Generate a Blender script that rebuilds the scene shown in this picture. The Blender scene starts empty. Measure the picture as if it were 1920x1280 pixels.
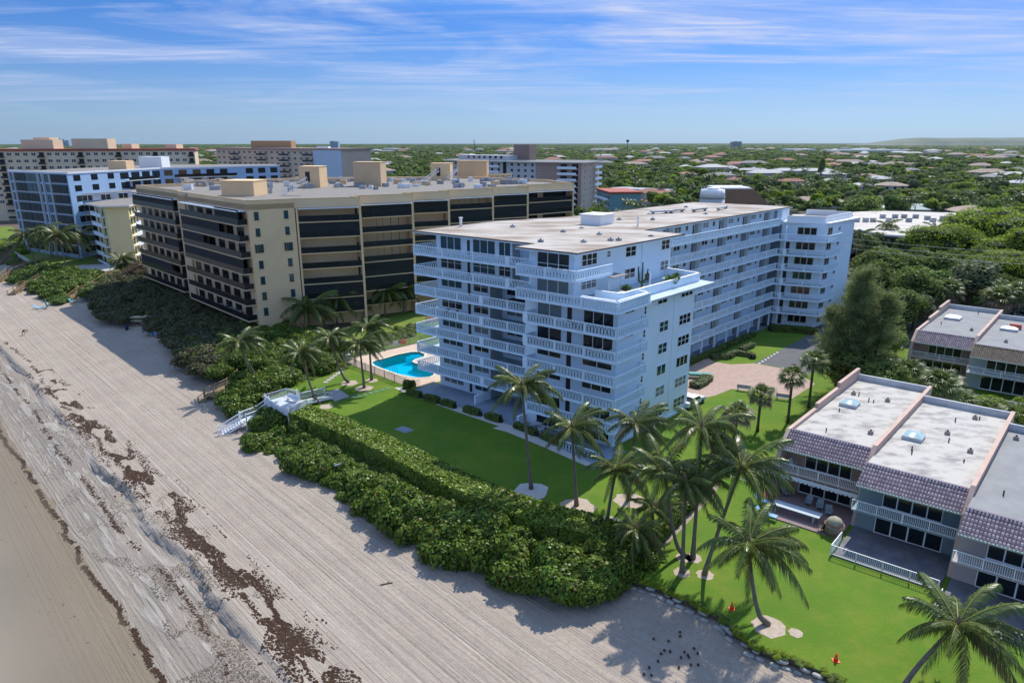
import bpy, bmesh, math, random
from mathutils import Vector, Matrix, noise
R = math.radians
random.seed(7)
sc = bpy.context.scene
C = sc.collection
# ------------------------------------------------------------------ camera, sky, sun, exposure
FPX, HC, VH = 1280.0, 33.7, 267.0
TH = math.atan((640 - VH) / FPX); CT, ST = math.cos(TH), math.sin(TH)
cd = bpy.data.cameras.new('camera'); cam = bpy.data.objects.new('camera', cd); C.objects.link(cam)
cam.location = (0, 0, HC); cam.rotation_euler = (R(90) - TH, 0, 0)
cd.lens = 24.0; cd.sensor_width = 36.0; cd.clip_end = 60000; cd.clip_start = 0.5
sc.camera = cam
SUN_EL, SUN_DIR = 50.0, 59.0      # height of the sun, compass direction it stands in (degrees counter-clockwise from +x)
world = bpy.data.worlds.new('World'); sc.world = world; world.use_nodes = True
def build_world():
    nt = world.node_tree; N = nt.nodes; Lk = nt.links; N.clear()
    out = N.new('ShaderNodeOutputWorld'); bg = N.new('ShaderNodeBackground'); bg.inputs[1].default_value = 0.15
    sky = N.new('ShaderNodeTexSky'); sky.sky_type = 'NISHITA'; sky.sun_disc = False
    sky.sun_elevation = R(SUN_EL); sky.sun_rotation = R(90 - SUN_DIR); sky.air_density = 1.0; sky.dust_density = 0.25; sky.ozone_density = 4.5
    hsv = N.new('ShaderNodeHueSaturation'); hsv.inputs['Saturation'].default_value = 1.05; hsv.inputs['Value'].default_value = 1.0
    Lk.new(sky.outputs[0], hsv.inputs['Color'])
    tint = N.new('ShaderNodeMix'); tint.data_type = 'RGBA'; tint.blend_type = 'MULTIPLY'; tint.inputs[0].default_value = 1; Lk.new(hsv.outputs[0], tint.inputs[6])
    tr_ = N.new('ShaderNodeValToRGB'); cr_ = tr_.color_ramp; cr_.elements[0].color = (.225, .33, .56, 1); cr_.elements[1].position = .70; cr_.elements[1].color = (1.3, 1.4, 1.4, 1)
    for q_, c_ in ((.052, (.24, .31, .48)), (.105, (.19, .285, .48)), (.16, (.15, .27, .48)), (.42, (.78, .92, 1.05))): e_ = cr_.elements.new(q_); e_.color = (*c_, 1)  # tint raised overhead, out of view, to brighten shaded walls
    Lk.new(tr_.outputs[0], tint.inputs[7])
    tc = N.new('ShaderNodeTexCoord'); sep = N.new('ShaderNodeSeparateXYZ'); Lk.new(tc.outputs['Generated'], sep.inputs[0])
    def m(op, a, b=None, clamp=False):
        n = N.new('ShaderNodeMath'); n.operation = op; n.use_clamp = clamp
        for i, v in enumerate((a, b)):
            if v is None: continue
            if isinstance(v, (int, float)): n.inputs[i].default_value = v
            else: Lk.new(v, n.inputs[i])
        return n.outputs[0]
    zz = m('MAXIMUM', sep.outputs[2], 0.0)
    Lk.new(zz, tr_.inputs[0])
    den = m('ADD', zz, 0.045)
    px = m('DIVIDE', sep.outputs[0], den); py = m('DIVIDE', sep.outputs[1], den)
    cmb = N.new('ShaderNodeCombineXYZ'); Lk.new(px, cmb.inputs[0]); Lk.new(py, cmb.inputs[1])
    def layer(sx, sy, rot, scale, lo, hi, detail, dist, off):
        mp = N.new('ShaderNodeMapping'); mp.inputs['Scale'].default_value = (sx, sy, 1); mp.inputs['Rotation'].default_value = (0, 0, rot); mp.inputs['Location'].default_value = (off, off * .7, 0)
        Lk.new(cmb.outputs[0], mp.inputs[0])
        nz = N.new('ShaderNodeTexNoise'); nz.inputs['Scale'].default_value = scale; nz.inputs['Detail'].default_value = detail; nz.inputs['Roughness'].default_value = .58; nz.inputs['Distortion'].default_value = dist
        Lk.new(mp.outputs[0], nz.inputs['Vector'])
        mr = N.new('ShaderNodeMapRange'); mr.inputs[1].default_value = lo; mr.inputs[2].default_value = hi; Lk.new(nz.outputs[0], mr.inputs[0])
        return mr.outputs[0]
    big = layer(.42, .75, .35, .8, .44, .72, 8, .8, CLOUD_OFF[0])
    fine = layer(.5, 2.4, .22, 1.5, .46, .80, 9, 1.4, CLOUD_OFF[1])
    wisp = layer(.25, 1.5, -.15, .9, .50, .78, 9, .6, CLOUD_OFF[2])
    c = m('ADD', m('MULTIPLY', big, fine), m('MULTIPLY', big, .55)); c = m('ADD', c, m('MULTIPLY', wisp, .45))
    # more cloud high up and to the left, as in the sky in view
    fade = N.new('ShaderNodeMapRange'); fade.inputs[1].default_value = .015; fade.inputs[2].default_value = .12; Lk.new(zz, fade.inputs[0])
    c = m('MULTIPLY', c, fade.outputs[0]); c = m('MULTIPLY', c, 1.45, True)
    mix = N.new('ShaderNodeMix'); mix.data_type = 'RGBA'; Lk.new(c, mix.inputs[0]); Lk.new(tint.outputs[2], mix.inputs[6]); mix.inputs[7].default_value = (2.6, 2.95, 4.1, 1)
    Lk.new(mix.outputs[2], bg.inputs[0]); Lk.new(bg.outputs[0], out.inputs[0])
CLOUD_OFF = (3.1, 7.7, 1.3)
build_world()
sd = bpy.data.lights.new('sun', 'SUN'); sd.energy = 3.6; sd.angle = R(.53); sd.color = (1.0, .95, .87)
sun = bpy.data.objects.new('sun', sd); C.objects.link(sun); sun.location = (0, 0, 200)
sv = Vector((math.cos(R(SUN_DIR)) * math.cos(R(SUN_EL)), math.sin(R(SUN_DIR)) * math.cos(R(SUN_EL)), math.sin(R(SUN_EL))))
sun.rotation_euler = sv.to_track_quat('Z', 'Y').to_euler()
sc.view_settings.view_transform = 'Standard'; sc.view_settings.look = 'None'; sc.view_settings.gamma = 1; sc.view_settings.use_curve_mapping = False
sc.view_settings.exposure = 0.60
sc.render.engine = 'CYCLES'
sc.cycles.max_bounces = 6; sc.cycles.transparent_max_bounces = 8; sc.cycles.volume_bounces = 0

# ------------------------------------------------------------------ places: read a point of the survey picture back onto a level plane
def at(u, v, z=0.0):
    x = (u - 960) / FPX; up = (640 - v) / FPX
    d = (x, CT + up * ST, -ST + up * CT); t = (z - HC) / d[2]
    return (d[0] * t, d[1] * t)
def rise(u, v, y):            # the point at distance y seen in that direction
    x = (u - 960) / FPX; up = (640 - v) / FPX
    d = (x, CT + up * ST, -ST + up * CT); t = y / d[1]
    return Vector((d[0] * t, y, HC + d[2] * t))

# ------------------------------------------------------------------ tagging
def tag(o, label=None, cat=None, group=None, kind=None):
    if label: o['label'] = label
    if cat: o['category'] = cat
    if group: o['group'] = group
    if kind: o['kind'] = kind
    return o
def thing(name, label, cat, loc=(0, 0, 0), rz=0, group=None):
    o = bpy.data.objects.new(name, None); C.objects.link(o); o.location = loc; o.rotation_euler = (0, 0, rz); o.empty_display_size = .3
    return tag(o, label, cat, group)
def place(name, mesh, parent=None, loc=(0, 0, 0), rot=(0, 0, 0), scale=(1, 1, 1)):
    o = bpy.data.objects.new(name, mesh); C.objects.link(o)
    if parent: o.parent = parent
    o.location = loc; o.rotation_euler = rot; o.scale = scale
    return o
def copy_tree(o, parent=None):
    c = o.copy(); C.objects.link(c); c.parent = parent
    for ch in list(o.children): copy_tree(ch, c)
    return c

# ------------------------------------------------------------------ materials
MATS = {}
def mat(name, col, rough=.8, col2=None, scale=1.0, detail=6, lo=.35, hi=.65, bump=0.0, bscale=None, spec=.3, rnd=0.0, island=0.0, trans=0.0, stretch=(1, 1, 1), metal=0, world_co=False, coat=0):
    if name in MATS: return MATS[name]
    m_ = bpy.data.materials.new(name); m_.use_nodes = True; nt = m_.node_tree; N = nt.nodes; Lk = nt.links
    p = N['Principled BSDF']; p.inputs['Roughness'].default_value = rough; p.inputs['Specular IOR Level'].default_value = spec; p.inputs['Metallic'].default_value = metal
    p.inputs['Base Color'].default_value = (*col, 1)
    last = None
    if col2 or bump:
        if world_co:
            tc = N.new('ShaderNodeNewGeometry'); src = tc.outputs['Position']
        else:
            tc = N.new('ShaderNodeTexCoord'); src = tc.outputs['Object']
        mp = N.new('ShaderNodeMapping'); mp.inputs['Scale'].default_value = stretch; Lk.new(src, mp.inputs[0])
    if col2:
        nz = N.new('ShaderNodeTexNoise'); nz.inputs['Scale'].default_value = scale; nz.inputs['Detail'].default_value = detail; nz.inputs['Roughness'].default_value = .62; Lk.new(mp.outputs[0], nz.inputs['Vector'])
        mr = N.new('ShaderNodeMapRange'); mr.inputs[1].default_value = lo; mr.inputs[2].default_value = hi; Lk.new(nz.outputs[0], mr.inputs[0])
        mx = N.new('ShaderNodeMix'); mx.data_type = 'RGBA'; Lk.new(mr.outputs[0], mx.inputs[0]); mx.inputs[6].default_value = (*col, 1); mx.inputs[7].default_value = (*col2, 1)
        last = mx.outputs[2]
    def vary(src_out, amt):
        nonlocal last
        hs = N.new('ShaderNodeHueSaturation'); mr = N.new('ShaderNodeMapRange'); mr.inputs[3].default_value = 1 - amt; mr.inputs[4].default_value = 1 + amt
        Lk.new(src_out, mr.inputs[0]); Lk.new(mr.outputs[0], hs.inputs['Value'])
        mr2 = N.new('ShaderNodeMapRange'); mr2.inputs[3].default_value = .5 - amt * .045; mr2.inputs[4].default_value = .5 + amt * .03
        Lk.new(src_out, mr2.inputs[0]); Lk.new(mr2.outputs[0], hs.inputs['Hue'])
        if last: Lk.new(last, hs.inputs['Color'])
        else: hs.inputs['Color'].default_value = (*col, 1)
        last = hs.outputs[0]
    if island:
        g = N.new('ShaderNodeNewGeometry'); vary(g.outputs['Random Per Island'], island)
    if rnd:
        oi = N.new('ShaderNodeObjectInfo'); vary(oi.outputs['Random'], rnd)
    if last: Lk.new(last, p.inputs['Base Color'])
    if bump:
        nb = N.new('ShaderNodeTexNoise'); nb.inputs['Scale'].default_value = bscale or scale * 4; nb.inputs['Detail'].default_value = 5; Lk.new(mp.outputs[0], nb.inputs['Vector'])
        bm_ = N.new('ShaderNodeBump'); bm_.inputs['Strength'].default_value = min(1, bump); bm_.inputs['Distance'].default_value = .05 * max(1, bump); Lk.new(nb.outputs[0], bm_.inputs['Height']); Lk.new(bm_.outputs[0], p.inputs['Normal'])
    if trans:
        tr = N.new('ShaderNodeBsdfTranslucent'); ms = N.new('ShaderNodeMixShader'); ms.inputs[0].default_value = trans
        if last: Lk.new(last, tr.inputs[0])
        else: tr.inputs[0].default_value = (*col, 1)
        Lk.new(p.outputs[0], ms.inputs[1]); Lk.new(tr.outputs[0], ms.inputs[2]); Lk.new(ms.outputs[0], N['Material Output'].inputs[0])
    MATS[name] = m_
    return m_
white = mat('white_stucco', (.72, .83, .92), .85, (.67, .78, .88), .35, bump=.15, bscale=9)
whiterail = mat('white_paint', (.76, .88, .97), .6, (.70, .82, .93), .8)
whitebright = mat('white_trim', (.82, .83, .83), .5)
slabm = mat('balcony_floor_paint', (.45, .53, .58), .8, (.38, .46, .50), .6)
glass = mat('window_glass', (.012, .018, .022), .06, spec=.55)
glass_t = mat('tinted_glass', (.015, .06, .075), .06, spec=.6)
curtain = mat('curtained_glass', (.25, .29, .30), .25, (.12, .15, .16), 5, stretch=(8, 8, .3))
doorm = mat('dark_door', (.035, .03, .03), .5)
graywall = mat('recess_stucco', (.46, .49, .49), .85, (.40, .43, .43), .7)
beige = mat('beige_stucco', (.80, .57, .33), .9, (.74, .52, .30), .3, bump=.15, bscale=8)
beige2 = mat('beige_darker_stucco', (.62, .45, .28), .9, (.56, .41, .255), .5)  # darker beige for slabs, a pier and roof boxes
smoked = mat('smoked_glass', (.012, .015, .017), .25, spec=.22)
screen = mat('roll_down_screen', (.016, .017, .018), .8, (.026, .028, .03), 6, stretch=(1, 1, .1))
metalw = mat('white_aluminium', (.72, .74, .76), .35)
metaldk = mat('dark_metal', (.03, .032, .035), .5)
gravel = mat('roof_gravel', (.25, .23, .20), .95, (.18, .165, .145), 1.4, bump=.4, bscale=14)
equip = mat('roof_equipment_metal', (.42, .43, .44), .5, (.25, .26, .27), 3, rnd=.25)

# ------------------------------------------------------------------ mesh building
class Fr:                       # a level frame: origin and two plan directions
    def __init__(s, o, u, v): s.o, s.u, s.v = o, u, v
    def __call__(s, a, b, z): return (s.o[0] + a * s.u[0] + b * s.v[0], s.o[1] + a * s.u[1] + b * s.v[1], z)
    def wall(s, a0, b0, a1, b1):     # frame of a wall from p0 to p1, second axis pointing to its right (outwards)
        p = s(a0, b0, 0); q = s(a1, b1, 0); L = math.hypot(q[0] - p[0], q[1] - p[1]); d = ((q[0] - p[0]) / L, (q[1] - p[1]) / L)
        w = Fr(p, d, (d[1], -d[0])); w.L = L; return w
WORLD = Fr((0, 0), (1, 0), (0, 1))
def uv_dir(deg): return (math.cos(R(deg)), math.sin(R(deg)))
class MB:
    def __init__(s): s.v = []; s.f = []; s.m = []; s.mats = []; s.sm = []
    def mi(s, m):
        if m not in s.mats: s.mats.append(m)
        return s.mats.index(m)
    def add(s, vs, fs, m, smooth=False):
        n = len(s.v); k = s.mi(m); s.v += vs
        for f in fs: s.f.append([n + i for i in f]); s.m.append(k); s.sm.append(smooth)
    def box(s, F, a0, a1, b0, b1, z0, z1, m):
        if a0 > a1: a0, a1 = a1, a0
        if b0 > b1: b0, b1 = b1, b0
        vs = [F(a, b, z) for z in (z0, z1) for a, b in ((a0, b0), (a1, b0), (a1, b1), (a0, b1))]
        fs = [(3, 2, 1, 0), (4, 5, 6, 7), (0, 1, 5, 4), (1, 2, 6, 5), (2, 3, 7, 6), (3, 0, 4, 7)]
        if F.u[0] * F.v[1] - F.u[1] * F.v[0] < 0: fs = [f[::-1] for f in fs]
        s.add(vs, fs, m)
    def prism(s, F, pts, z0, z1, m, mtop=None):
        ar = 0; q = [F(a, b, 0) for a, b in pts]; n = len(q)
        for i in range(n): ar += q[i][0] * q[(i + 1) % n][1] - q[(i + 1) % n][0] * q[i][1]
        if ar < 0: q = q[::-1]
        z0s = z0 if isinstance(z0, (list, tuple)) else [z0] * n
        vs = [(p[0], p[1], z0s[i]) for i, p in enumerate(q)] + [(p[0], p[1], z1) for p in q]
        s.add(vs, [tuple(range(n))[::-1]] + [(i, (i + 1) % n, n + (i + 1) % n, n + i) for i in range(n)], m)
        s.add([(p[0], p[1], z1) for p in q], [tuple(range(n))], mtop or m)
    def bar(s, p, q, r, m, n=4, r2=None):
        p = Vector(p); q = Vector(q); d = q - p
        if d.length < 1e-6: return
        d.normalize(); x = d.orthogonal().normalized(); y = d.cross(x); r2 = r if r2 is None else r2
        vs = [tuple(p + (x * math.cos(t) + y * math.sin(t)) * r) for t in [2 * math.pi * (i + .5) / n for i in range(n)]]
        vs += [tuple(q + (x * math.cos(t) + y * math.sin(t)) * r2) for t in [2 * math.pi * (i + .5) / n for i in range(n)]]
        s.add(vs, [(i, (i + 1) % n, n + (i + 1) % n, n + i) for i in range(n)] + [tuple(range(n))[::-1], tuple(range(n, 2 * n))], m, n > 5)
    def tube(s, pts, rads, m, n=8):
        vs = []; P_ = [Vector(p) for p in pts]
        for i, p in enumerate(P_):
            d = (P_[min(i + 1, len(P_) - 1)] - P_[max(i - 1, 0)]).normalized(); x = Vector((1, 0, 0)); x = (x - d * x.dot(d)).normalized(); y = d.cross(x)
            vs += [tuple(p + (x * math.cos(t) + y * math.sin(t)) * rads[i]) for t in [2 * math.pi * k / n for k in range(n)]]
        fs = [(i * n + k, i * n + (k + 1) % n, (i + 1) * n + (k + 1) % n, (i + 1) * n + k) for i in range(len(P_) - 1) for k in range(n)]
        fs.append(tuple(range(n))[::-1]); fs.append(tuple(range((len(P_) - 1) * n, len(P_) * n)))
        s.add(vs, fs, m, True)
    def cyl(s, c, r, z0, z1, m, n=12, r2=None): s.bar((c[0], c[1], z0), (c[0], c[1], z1), r, m, n, r2)
    def mesh(s, name, off=(0, 0, 0)):
        me = bpy.data.meshes.new(name)
        if any(off): vs = [(x - off[0], y - off[1], z - off[2]) for x, y, z in s.v]
        else: vs = s.v
        me.from_pydata(vs, [], s.f)
        for m in s.mats: me.materials.append(m)
        me.polygons.foreach_set('material_index', s.m); me.polygons.foreach_set('use_smooth', s.sm)
        me.update(); return me
    def build(s, name, parent=None, kind=None):
        if not s.v: return None
        if parent:
            off = Vector((0, 0, 0)); q = parent
            while q: off += q.location; q = q.parent
            o = place(name, s.mesh(name, off), parent)
        else:
            n = len(s.v); cx = sum(v[0] for v in s.v) / n; cy = sum(v[1] for v in s.v) / n; cz = min(v[2] for v in s.v)
            o = place(name, s.mesh(name, (cx, cy, cz)), None, (cx, cy, cz))
        if kind: o['kind'] = kind
        return o
def onebox(name, parent, F, a0, a1, b0, b1, z0, z1, m):
    b = MB(); b.box(F, a0, a1, b0, b1, z0, z1, m); return b.build(name, parent)
def window(W, s0, s1, z0, z1, parent, nx=2, nz=1, gm=None, fm=None, name='window', fw=.07, mull=.09, low=None):
    """frame with bars as the part, its glass as the sub-part; W: wall frame, outwards is +n"""
    fm = fm or whitebright; b = MB()
    b.box(W, s0, s1, .0, .07, z0, z0 + fw, fm); b.box(W, s0, s1, .0, .07, z1 - fw, z1, fm)
    b.box(W, s0, s0 + fw, .0, .068, z0 + fw, z1 - fw, fm); b.box(W, s1 - fw, s1, .0, .068, z0 + fw, z1 - fw, fm)
    for i in range(1, nx):
        x = s0 + (s1 - s0) * i / nx; b.box(W, x - mull / 2, x + mull / 2, .0, .064, z0 + fw, z1 - fw, fm)
    for j in range(1, nz):
        z = z0 + (z1 - z0) * j / nz
        for i in range(nx):
            b.box(W, s0 + (s1 - s0) * i / nx + mull / 2, s0 + (s1 - s0) * (i + 1) / nx - mull / 2, .0, .058, z - .03, z + .03, fm)
    if low:
        b.box(W, s0 + fw, s1 - fw, .0, .056, z0 + low - .03, z0 + low + .03, fm)
    b.box(W, s0 - .05, s1 + .05, 0, .12, z0 - .07, z0, fm)
    f = b.build(name, parent); g = MB(); g.box(W, s0 + fw, s1 - fw, .004, .03, z0 + fw, z1 - fw, gm or glass); g.build('pane', f)
    return f
def oval(b, W, s, z0, z1, w, m, n0=.0, n1=.07, th=.055, seg=10):
    """an upright oval ring of a pierced balustrade"""
    cz = (z0 + z1) / 2; rz = (z1 - z0) / 2; rs = w / 2; vs = []
    for nn in (n0, n1):
        for rr in (0, th):
            for k in range(seg):
                t = 2 * math.pi * k / seg; vs.append(W(s + (rs - rr) * math.cos(t), nn, cz + (rz - rr * 1.3) * math.sin(t)))
    fs = []
    for k in range(seg):
        j = (k + 1) % seg
        fs += [(k, j, seg + j, seg + k), (2 * seg + k, 3 * seg + k, 3 * seg + j, 2 * seg + j), (k, 2 * seg + k, 2 * seg + j, j), (seg + k, seg + j, 3 * seg + j, 3 * seg + k)]
    b.add(vs, fs, m)
def balustrade(W, s0, s1, z, parent, step=.40, pill=(), m=None, cap=None, label=None):
    """z: floor level; pierced rail standing on the slab edge; +n is outwards"""
    m = m or whiterail; b = MB()
    b.box(W, s0, s1, -.04, .10, z + .98, z + 1.07, cap or m); b.box(W, s0, s1, .0, .10, z - .27, z - .16, m)
    segs = []; cur = s0
    for p in sorted(pill):
        b.box(W, p - .22, p + .22, -.06, .12, z - .22, z + 1.10, m); segs.append((cur, p - .22)); cur = p + .22
    segs.append((cur, s1))
    for q0, q1 in segs:
        nblk = max(1, round((q1 - q0) / 4.6)); bl = (q1 - q0) / nblk
        for i in range(nblk):
            c0 = q0 + i * bl; c1 = c0 + bl; b.box(W, c0, c0 + .10, -.0, .08, z - .16, z + .98, m); b.box(W, c1 - .10, c1, -.001, .081, z - .16, z + .98, m)
            n = max(1, int((c1 - c0 - .2) / step)); st = (c1 - c0 - .2) / n
            for k in range(n): oval(b, W, c0 + .1 + (k + .5) * st, z - .17, z + .99, st * .86, m)
    o = b.build('balustrade', parent)
    if label: o['label'] = label
    return o
def picket(W, s0, s1, z, parent, h=1.0, step=.13, m=None, post=1.6, name='railing', r=.014):
    m = m or whitebright; b = MB(); b.box(W, s0, s1, -.03, .03, z + h - .05, z + h, m); b.box(W, s0, s1, -.02, .02, z + .06, z + .11, m)
    n = max(1, int((s1 - s0) / post))
    for i in range(n + 1):
        x = s0 + (s1 - s0) * i / n; b.box(W, x - .035, x + .035, -.034, .034, z, z + h - .05, m)
    n = int((s1 - s0) / step)
    for i in range(n):
        x = s0 + (i + .5) * (s1 - s0) / n; b.box(W, x - r, x + r, -.014, .014, z + .11, z + h - .05, m)
    return b.build(name, parent)
# ------------------------------------------------------------------ ground, beach, sea
BG, BN, BO_ = uv_dir(-46), uv_dir(44), (-8.6, 53.8)
BF = Fr(BO_, BG, BN)                 # beach frame: s along the shore, t inland
def st(x, y):
    dx, dy = x - BO_[0], y - BO_[1]; return (dx * BG[0] + dy * BG[1], dx * BN[0] + dy * BN[1])
WF = Fr((7.2065, 74.7046), uv_dir(-37.5), uv_dir(46.4))      # white building: along the sea front, inland
TF = Fr((28.975, 52.914), uv_dir(-38.5), uv_dir(47.7))       # town houses
GF = Fr((-45.925, 119.631), uv_dir(-37.5), uv_dir(46.4))     # beige building
def smooth(x, a, b): x = max(0, min(1, (x - a) / (b - a))); return x * x * (3 - 2 * x)
def scarp_t(s): return -15.3 + .9 * noise.noise(Vector((s * .11, 3, 0))) + .35 * noise.noise(Vector((s * .6, 7, 0)))
def sand_z(s, t):
    z = -.5 - .9 * (1 - smooth(t, 1, 10)) - .75 * (1 - smooth(t, -15, 3))
    st_ = scarp_t(s); amp = .18 + .55 * smooth(noise.noise(Vector((s * .07, 11, 0))), -.25, .2)
    low = -2.50 - .62 * (1 - smooth(t, -24.5, -16)); f = 1 - smooth(t, st_ - .4, st_ + .05)
    if f > 0:
        edge = z - amp * f; g = 1 - smooth(t, -19.5, st_ - .4); z = edge * (1 - g) + low * g
    if t < -24.5: z -= (-24.5 - t) * .05
    # tyre ruts, raked ridges and trampled sand
    if -15 < t < 4:
        k = smooth(t, -15, -11)
        w = t * 2.9 + 1.2 * noise.noise(Vector((s * .03, t * .08, 5)))
        z += .035 * k * noise.noise(Vector((s * .05, w, 1))) * 2
    z += .05 * noise.noise(Vector((s * .35, t * .45, 9))) + .03 * noise.noise(Vector((s * 1.4, t * 1.6, 2))) * (1 if t > -5 else .6)
    return z
def m_sand():
    m_ = bpy.data.materials.new('beach_sand'); m_.use_nodes = True; nt = m_.node_tree; N = nt.nodes; Lk = nt.links; p = N['Principled BSDF']
    p.inputs['Roughness'].default_value = .95; p.inputs['Specular IOR Level'].default_value = .15
    g = N.new('ShaderNodeNewGeometry'); sub = N.new('ShaderNodeVectorMath'); sub.operation = 'SUBTRACT'; sub.inputs[1].default_value = (*BO_, 0); Lk.new(g.outputs['Position'], sub.inputs[0])
    rot = N.new('ShaderNodeMapping'); rot.inputs['Rotation'].default_value = (0, 0, R(46)); Lk.new(sub.outputs[0], rot.inputs[0])
    sep = N.new('ShaderNodeSeparateXYZ'); Lk.new(rot.outputs[0], sep.inputs[0])
    def nz(scale, st3, detail=6, rough=.6, dist=0):
        mp = N.new('ShaderNodeMapping'); mp.inputs['Scale'].default_value = st3; Lk.new(rot.outputs[0], mp.inputs[0])
        n = N.new('ShaderNodeTexNoise'); n.inputs['Scale'].default_value = scale; n.inputs['Detail'].default_value = detail; n.inputs['Roughness'].default_value = rough; n.inputs['Distortion'].default_value = dist; Lk.new(mp.outputs[0], n.inputs['Vector']); return n.outputs[0]
    def mr(src, a, b, c=0, d=1):
        n = N.new('ShaderNodeMapRange'); Lk.new(src, n.inputs[0])
        for i, v in enumerate((a, b, c, d)): n.inputs[i + 1].default_value = v
        return n.outputs[0]
    def mx(f, a, b):
        n = N.new('ShaderNodeMix'); n.data_type = 'RGBA'
        if isinstance(f, float): n.inputs[0].default_value = f
        else: Lk.new(f, n.inputs[0])
        for i, v in ((6, a), (7, b)):
            if isinstance(v, tuple): n.inputs[i].default_value = (*v, 1)
            else: Lk.new(v, n.inputs[i])
        return n.outputs[2]
    def mul(a, b, op='MULTIPLY'):
        n = N.new('ShaderNodeMath'); n.operation = op
        for i, v in enumerate((a, b)):
            if isinstance(v, (int, float)): n.inputs[i].default_value = v
            else: Lk.new(v, n.inputs[i])
        return n.outputs[0]
    t = sep.outputs[1]
    c = mx(mr(nz(.25, (1, 1, 1)), .35, .65), SAND_A, SAND_B)
    tr = mr(nz(1.0, (.012, 1.5, 1), 7, .7, .35), .40, .60)            # raked tracks
    tr2 = mr(nz(1.0, (.02, 4.5, 1), 4, .6, .3), .42, .62)
    zone = mul(mul(mr(t, -15.5, -12), mr(t, 3.5, -1.0)), mr(nz(.045, (.5, 1.6, 1), 4), .36, .58, .3, 1))
    c = mx(mul(mul(tr, zone), .42), c, SAND_T)
    c = mx(mul(mul(tr2, zone), .28), c, SAND_L)
    mpx = N.new('ShaderNodeMapping'); mpx.inputs['Rotation'].default_value = (0, 0, R(11)); mpx.inputs['Scale'].default_value = (.02, 1.1, 1); Lk.new(rot.outputs[0], mpx.inputs[0])
    nx = N.new('ShaderNodeTexNoise'); nx.inputs['Scale'].default_value = 1.0; nx.inputs['Detail'].default_value = 5; nx.inputs['Distortion'].default_value = .5; Lk.new(mpx.outputs[0], nx.inputs['Vector'])
    tr3 = mul(mr(nx.outputs[0], .56, .60), mul(mr(nz(.06, (1, 1, 1), 2), .45, .55), mr(t, 4, 1)))
    c = mx(mul(tr3, .5), c, SAND_L)
    fp = mr(nz(2.6, (1, 1, 1), 3, .5), .5, .64)                        # foot prints
    c = mx(mul(fp, mr(t, -13, -3, .18, .4)), c, (.27, .225, .18))
    damp = mul(mr(t, -14.0, -16.5), mr(nz(.16, (.5, 1.3, 1), 7, .6), .36, .58, .55, 1))
    c = mx(damp, c, SAND_D)
    tw = mul(mr(nz(.6, (.14, 1.3, 1), 6, .6, 2.4), .50, .60), mul(mr(t, -14.5, -16.), mr(t, -23.5, -20)))
    c = mx(mul(tw, .6), c, (.40, .365, .315))
    c = mx(mr(t, -18.5, -23.5, 0, .85), c, (.30, .25, .185))
    Lk.new(c, p.inputs['Base Color'])
    h = mul(mul(tr, zone), .7); h = mul(h, mul(tr2, .4), 'ADD'); h = mul(h, mul(nz(3.2, (1, 1, 1), 5, .65), 1.1), 'ADD'); h = mul(h, mul(tw, .5), 'ADD')
    b = N.new('ShaderNodeBump'); b.inputs['Strength'].default_value = .8; b.inputs['Distance'].default_value = .12; Lk.new(h, b.inputs['Height']); Lk.new(b.outputs[0], p.inputs['Normal'])
    Lk.new(mr(t, -21, -24, .95, .45), p.inputs['Roughness'])
    return m_
SAND_A, SAND_B, SAND_T, SAND_L, SAND_D = (.39, .325, .26), (.335, .277, .22), (.275, .227, .18), (.43, .37, .305), (.225, .195, .16)
sandm = m_sand()
def build_sand():
    S = [-62 + .42 * i for i in range(230)] + [35 + 1.5 * i for i in range(16)]
    far = []; s = -62; d = .6
    while s > -1500: s -= d; d *= 1.09; far.append(s)
    S = far[::-1] + S
    T = [-95, -70, -50, -38, -32, -28] + [-26 + .3 * i for i in range(106)] + [6.5, 8, 10, 12, 15, 18, 21]
    V = []; nt_ = len(T)
    for s in S:
        for t in T: x, y, _ = BF(s, t, 0); V.append((x, y, sand_z(s, t)))
    Fc = [(i * nt_ + j, (i + 1) * nt_ + j, (i + 1) * nt_ + j + 1, i * nt_ + j + 1) for i in range(len(S) - 1) for j in range(nt_ - 1)]
    me = bpy.data.meshes.new('beach'); me.from_pydata(V, [], Fc); me.materials.append(sandm); me.polygons.foreach_set('use_smooth', [True] * len(Fc)); me.update()
    tag(place('beach', me), kind='structure')
build_sand()
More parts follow.
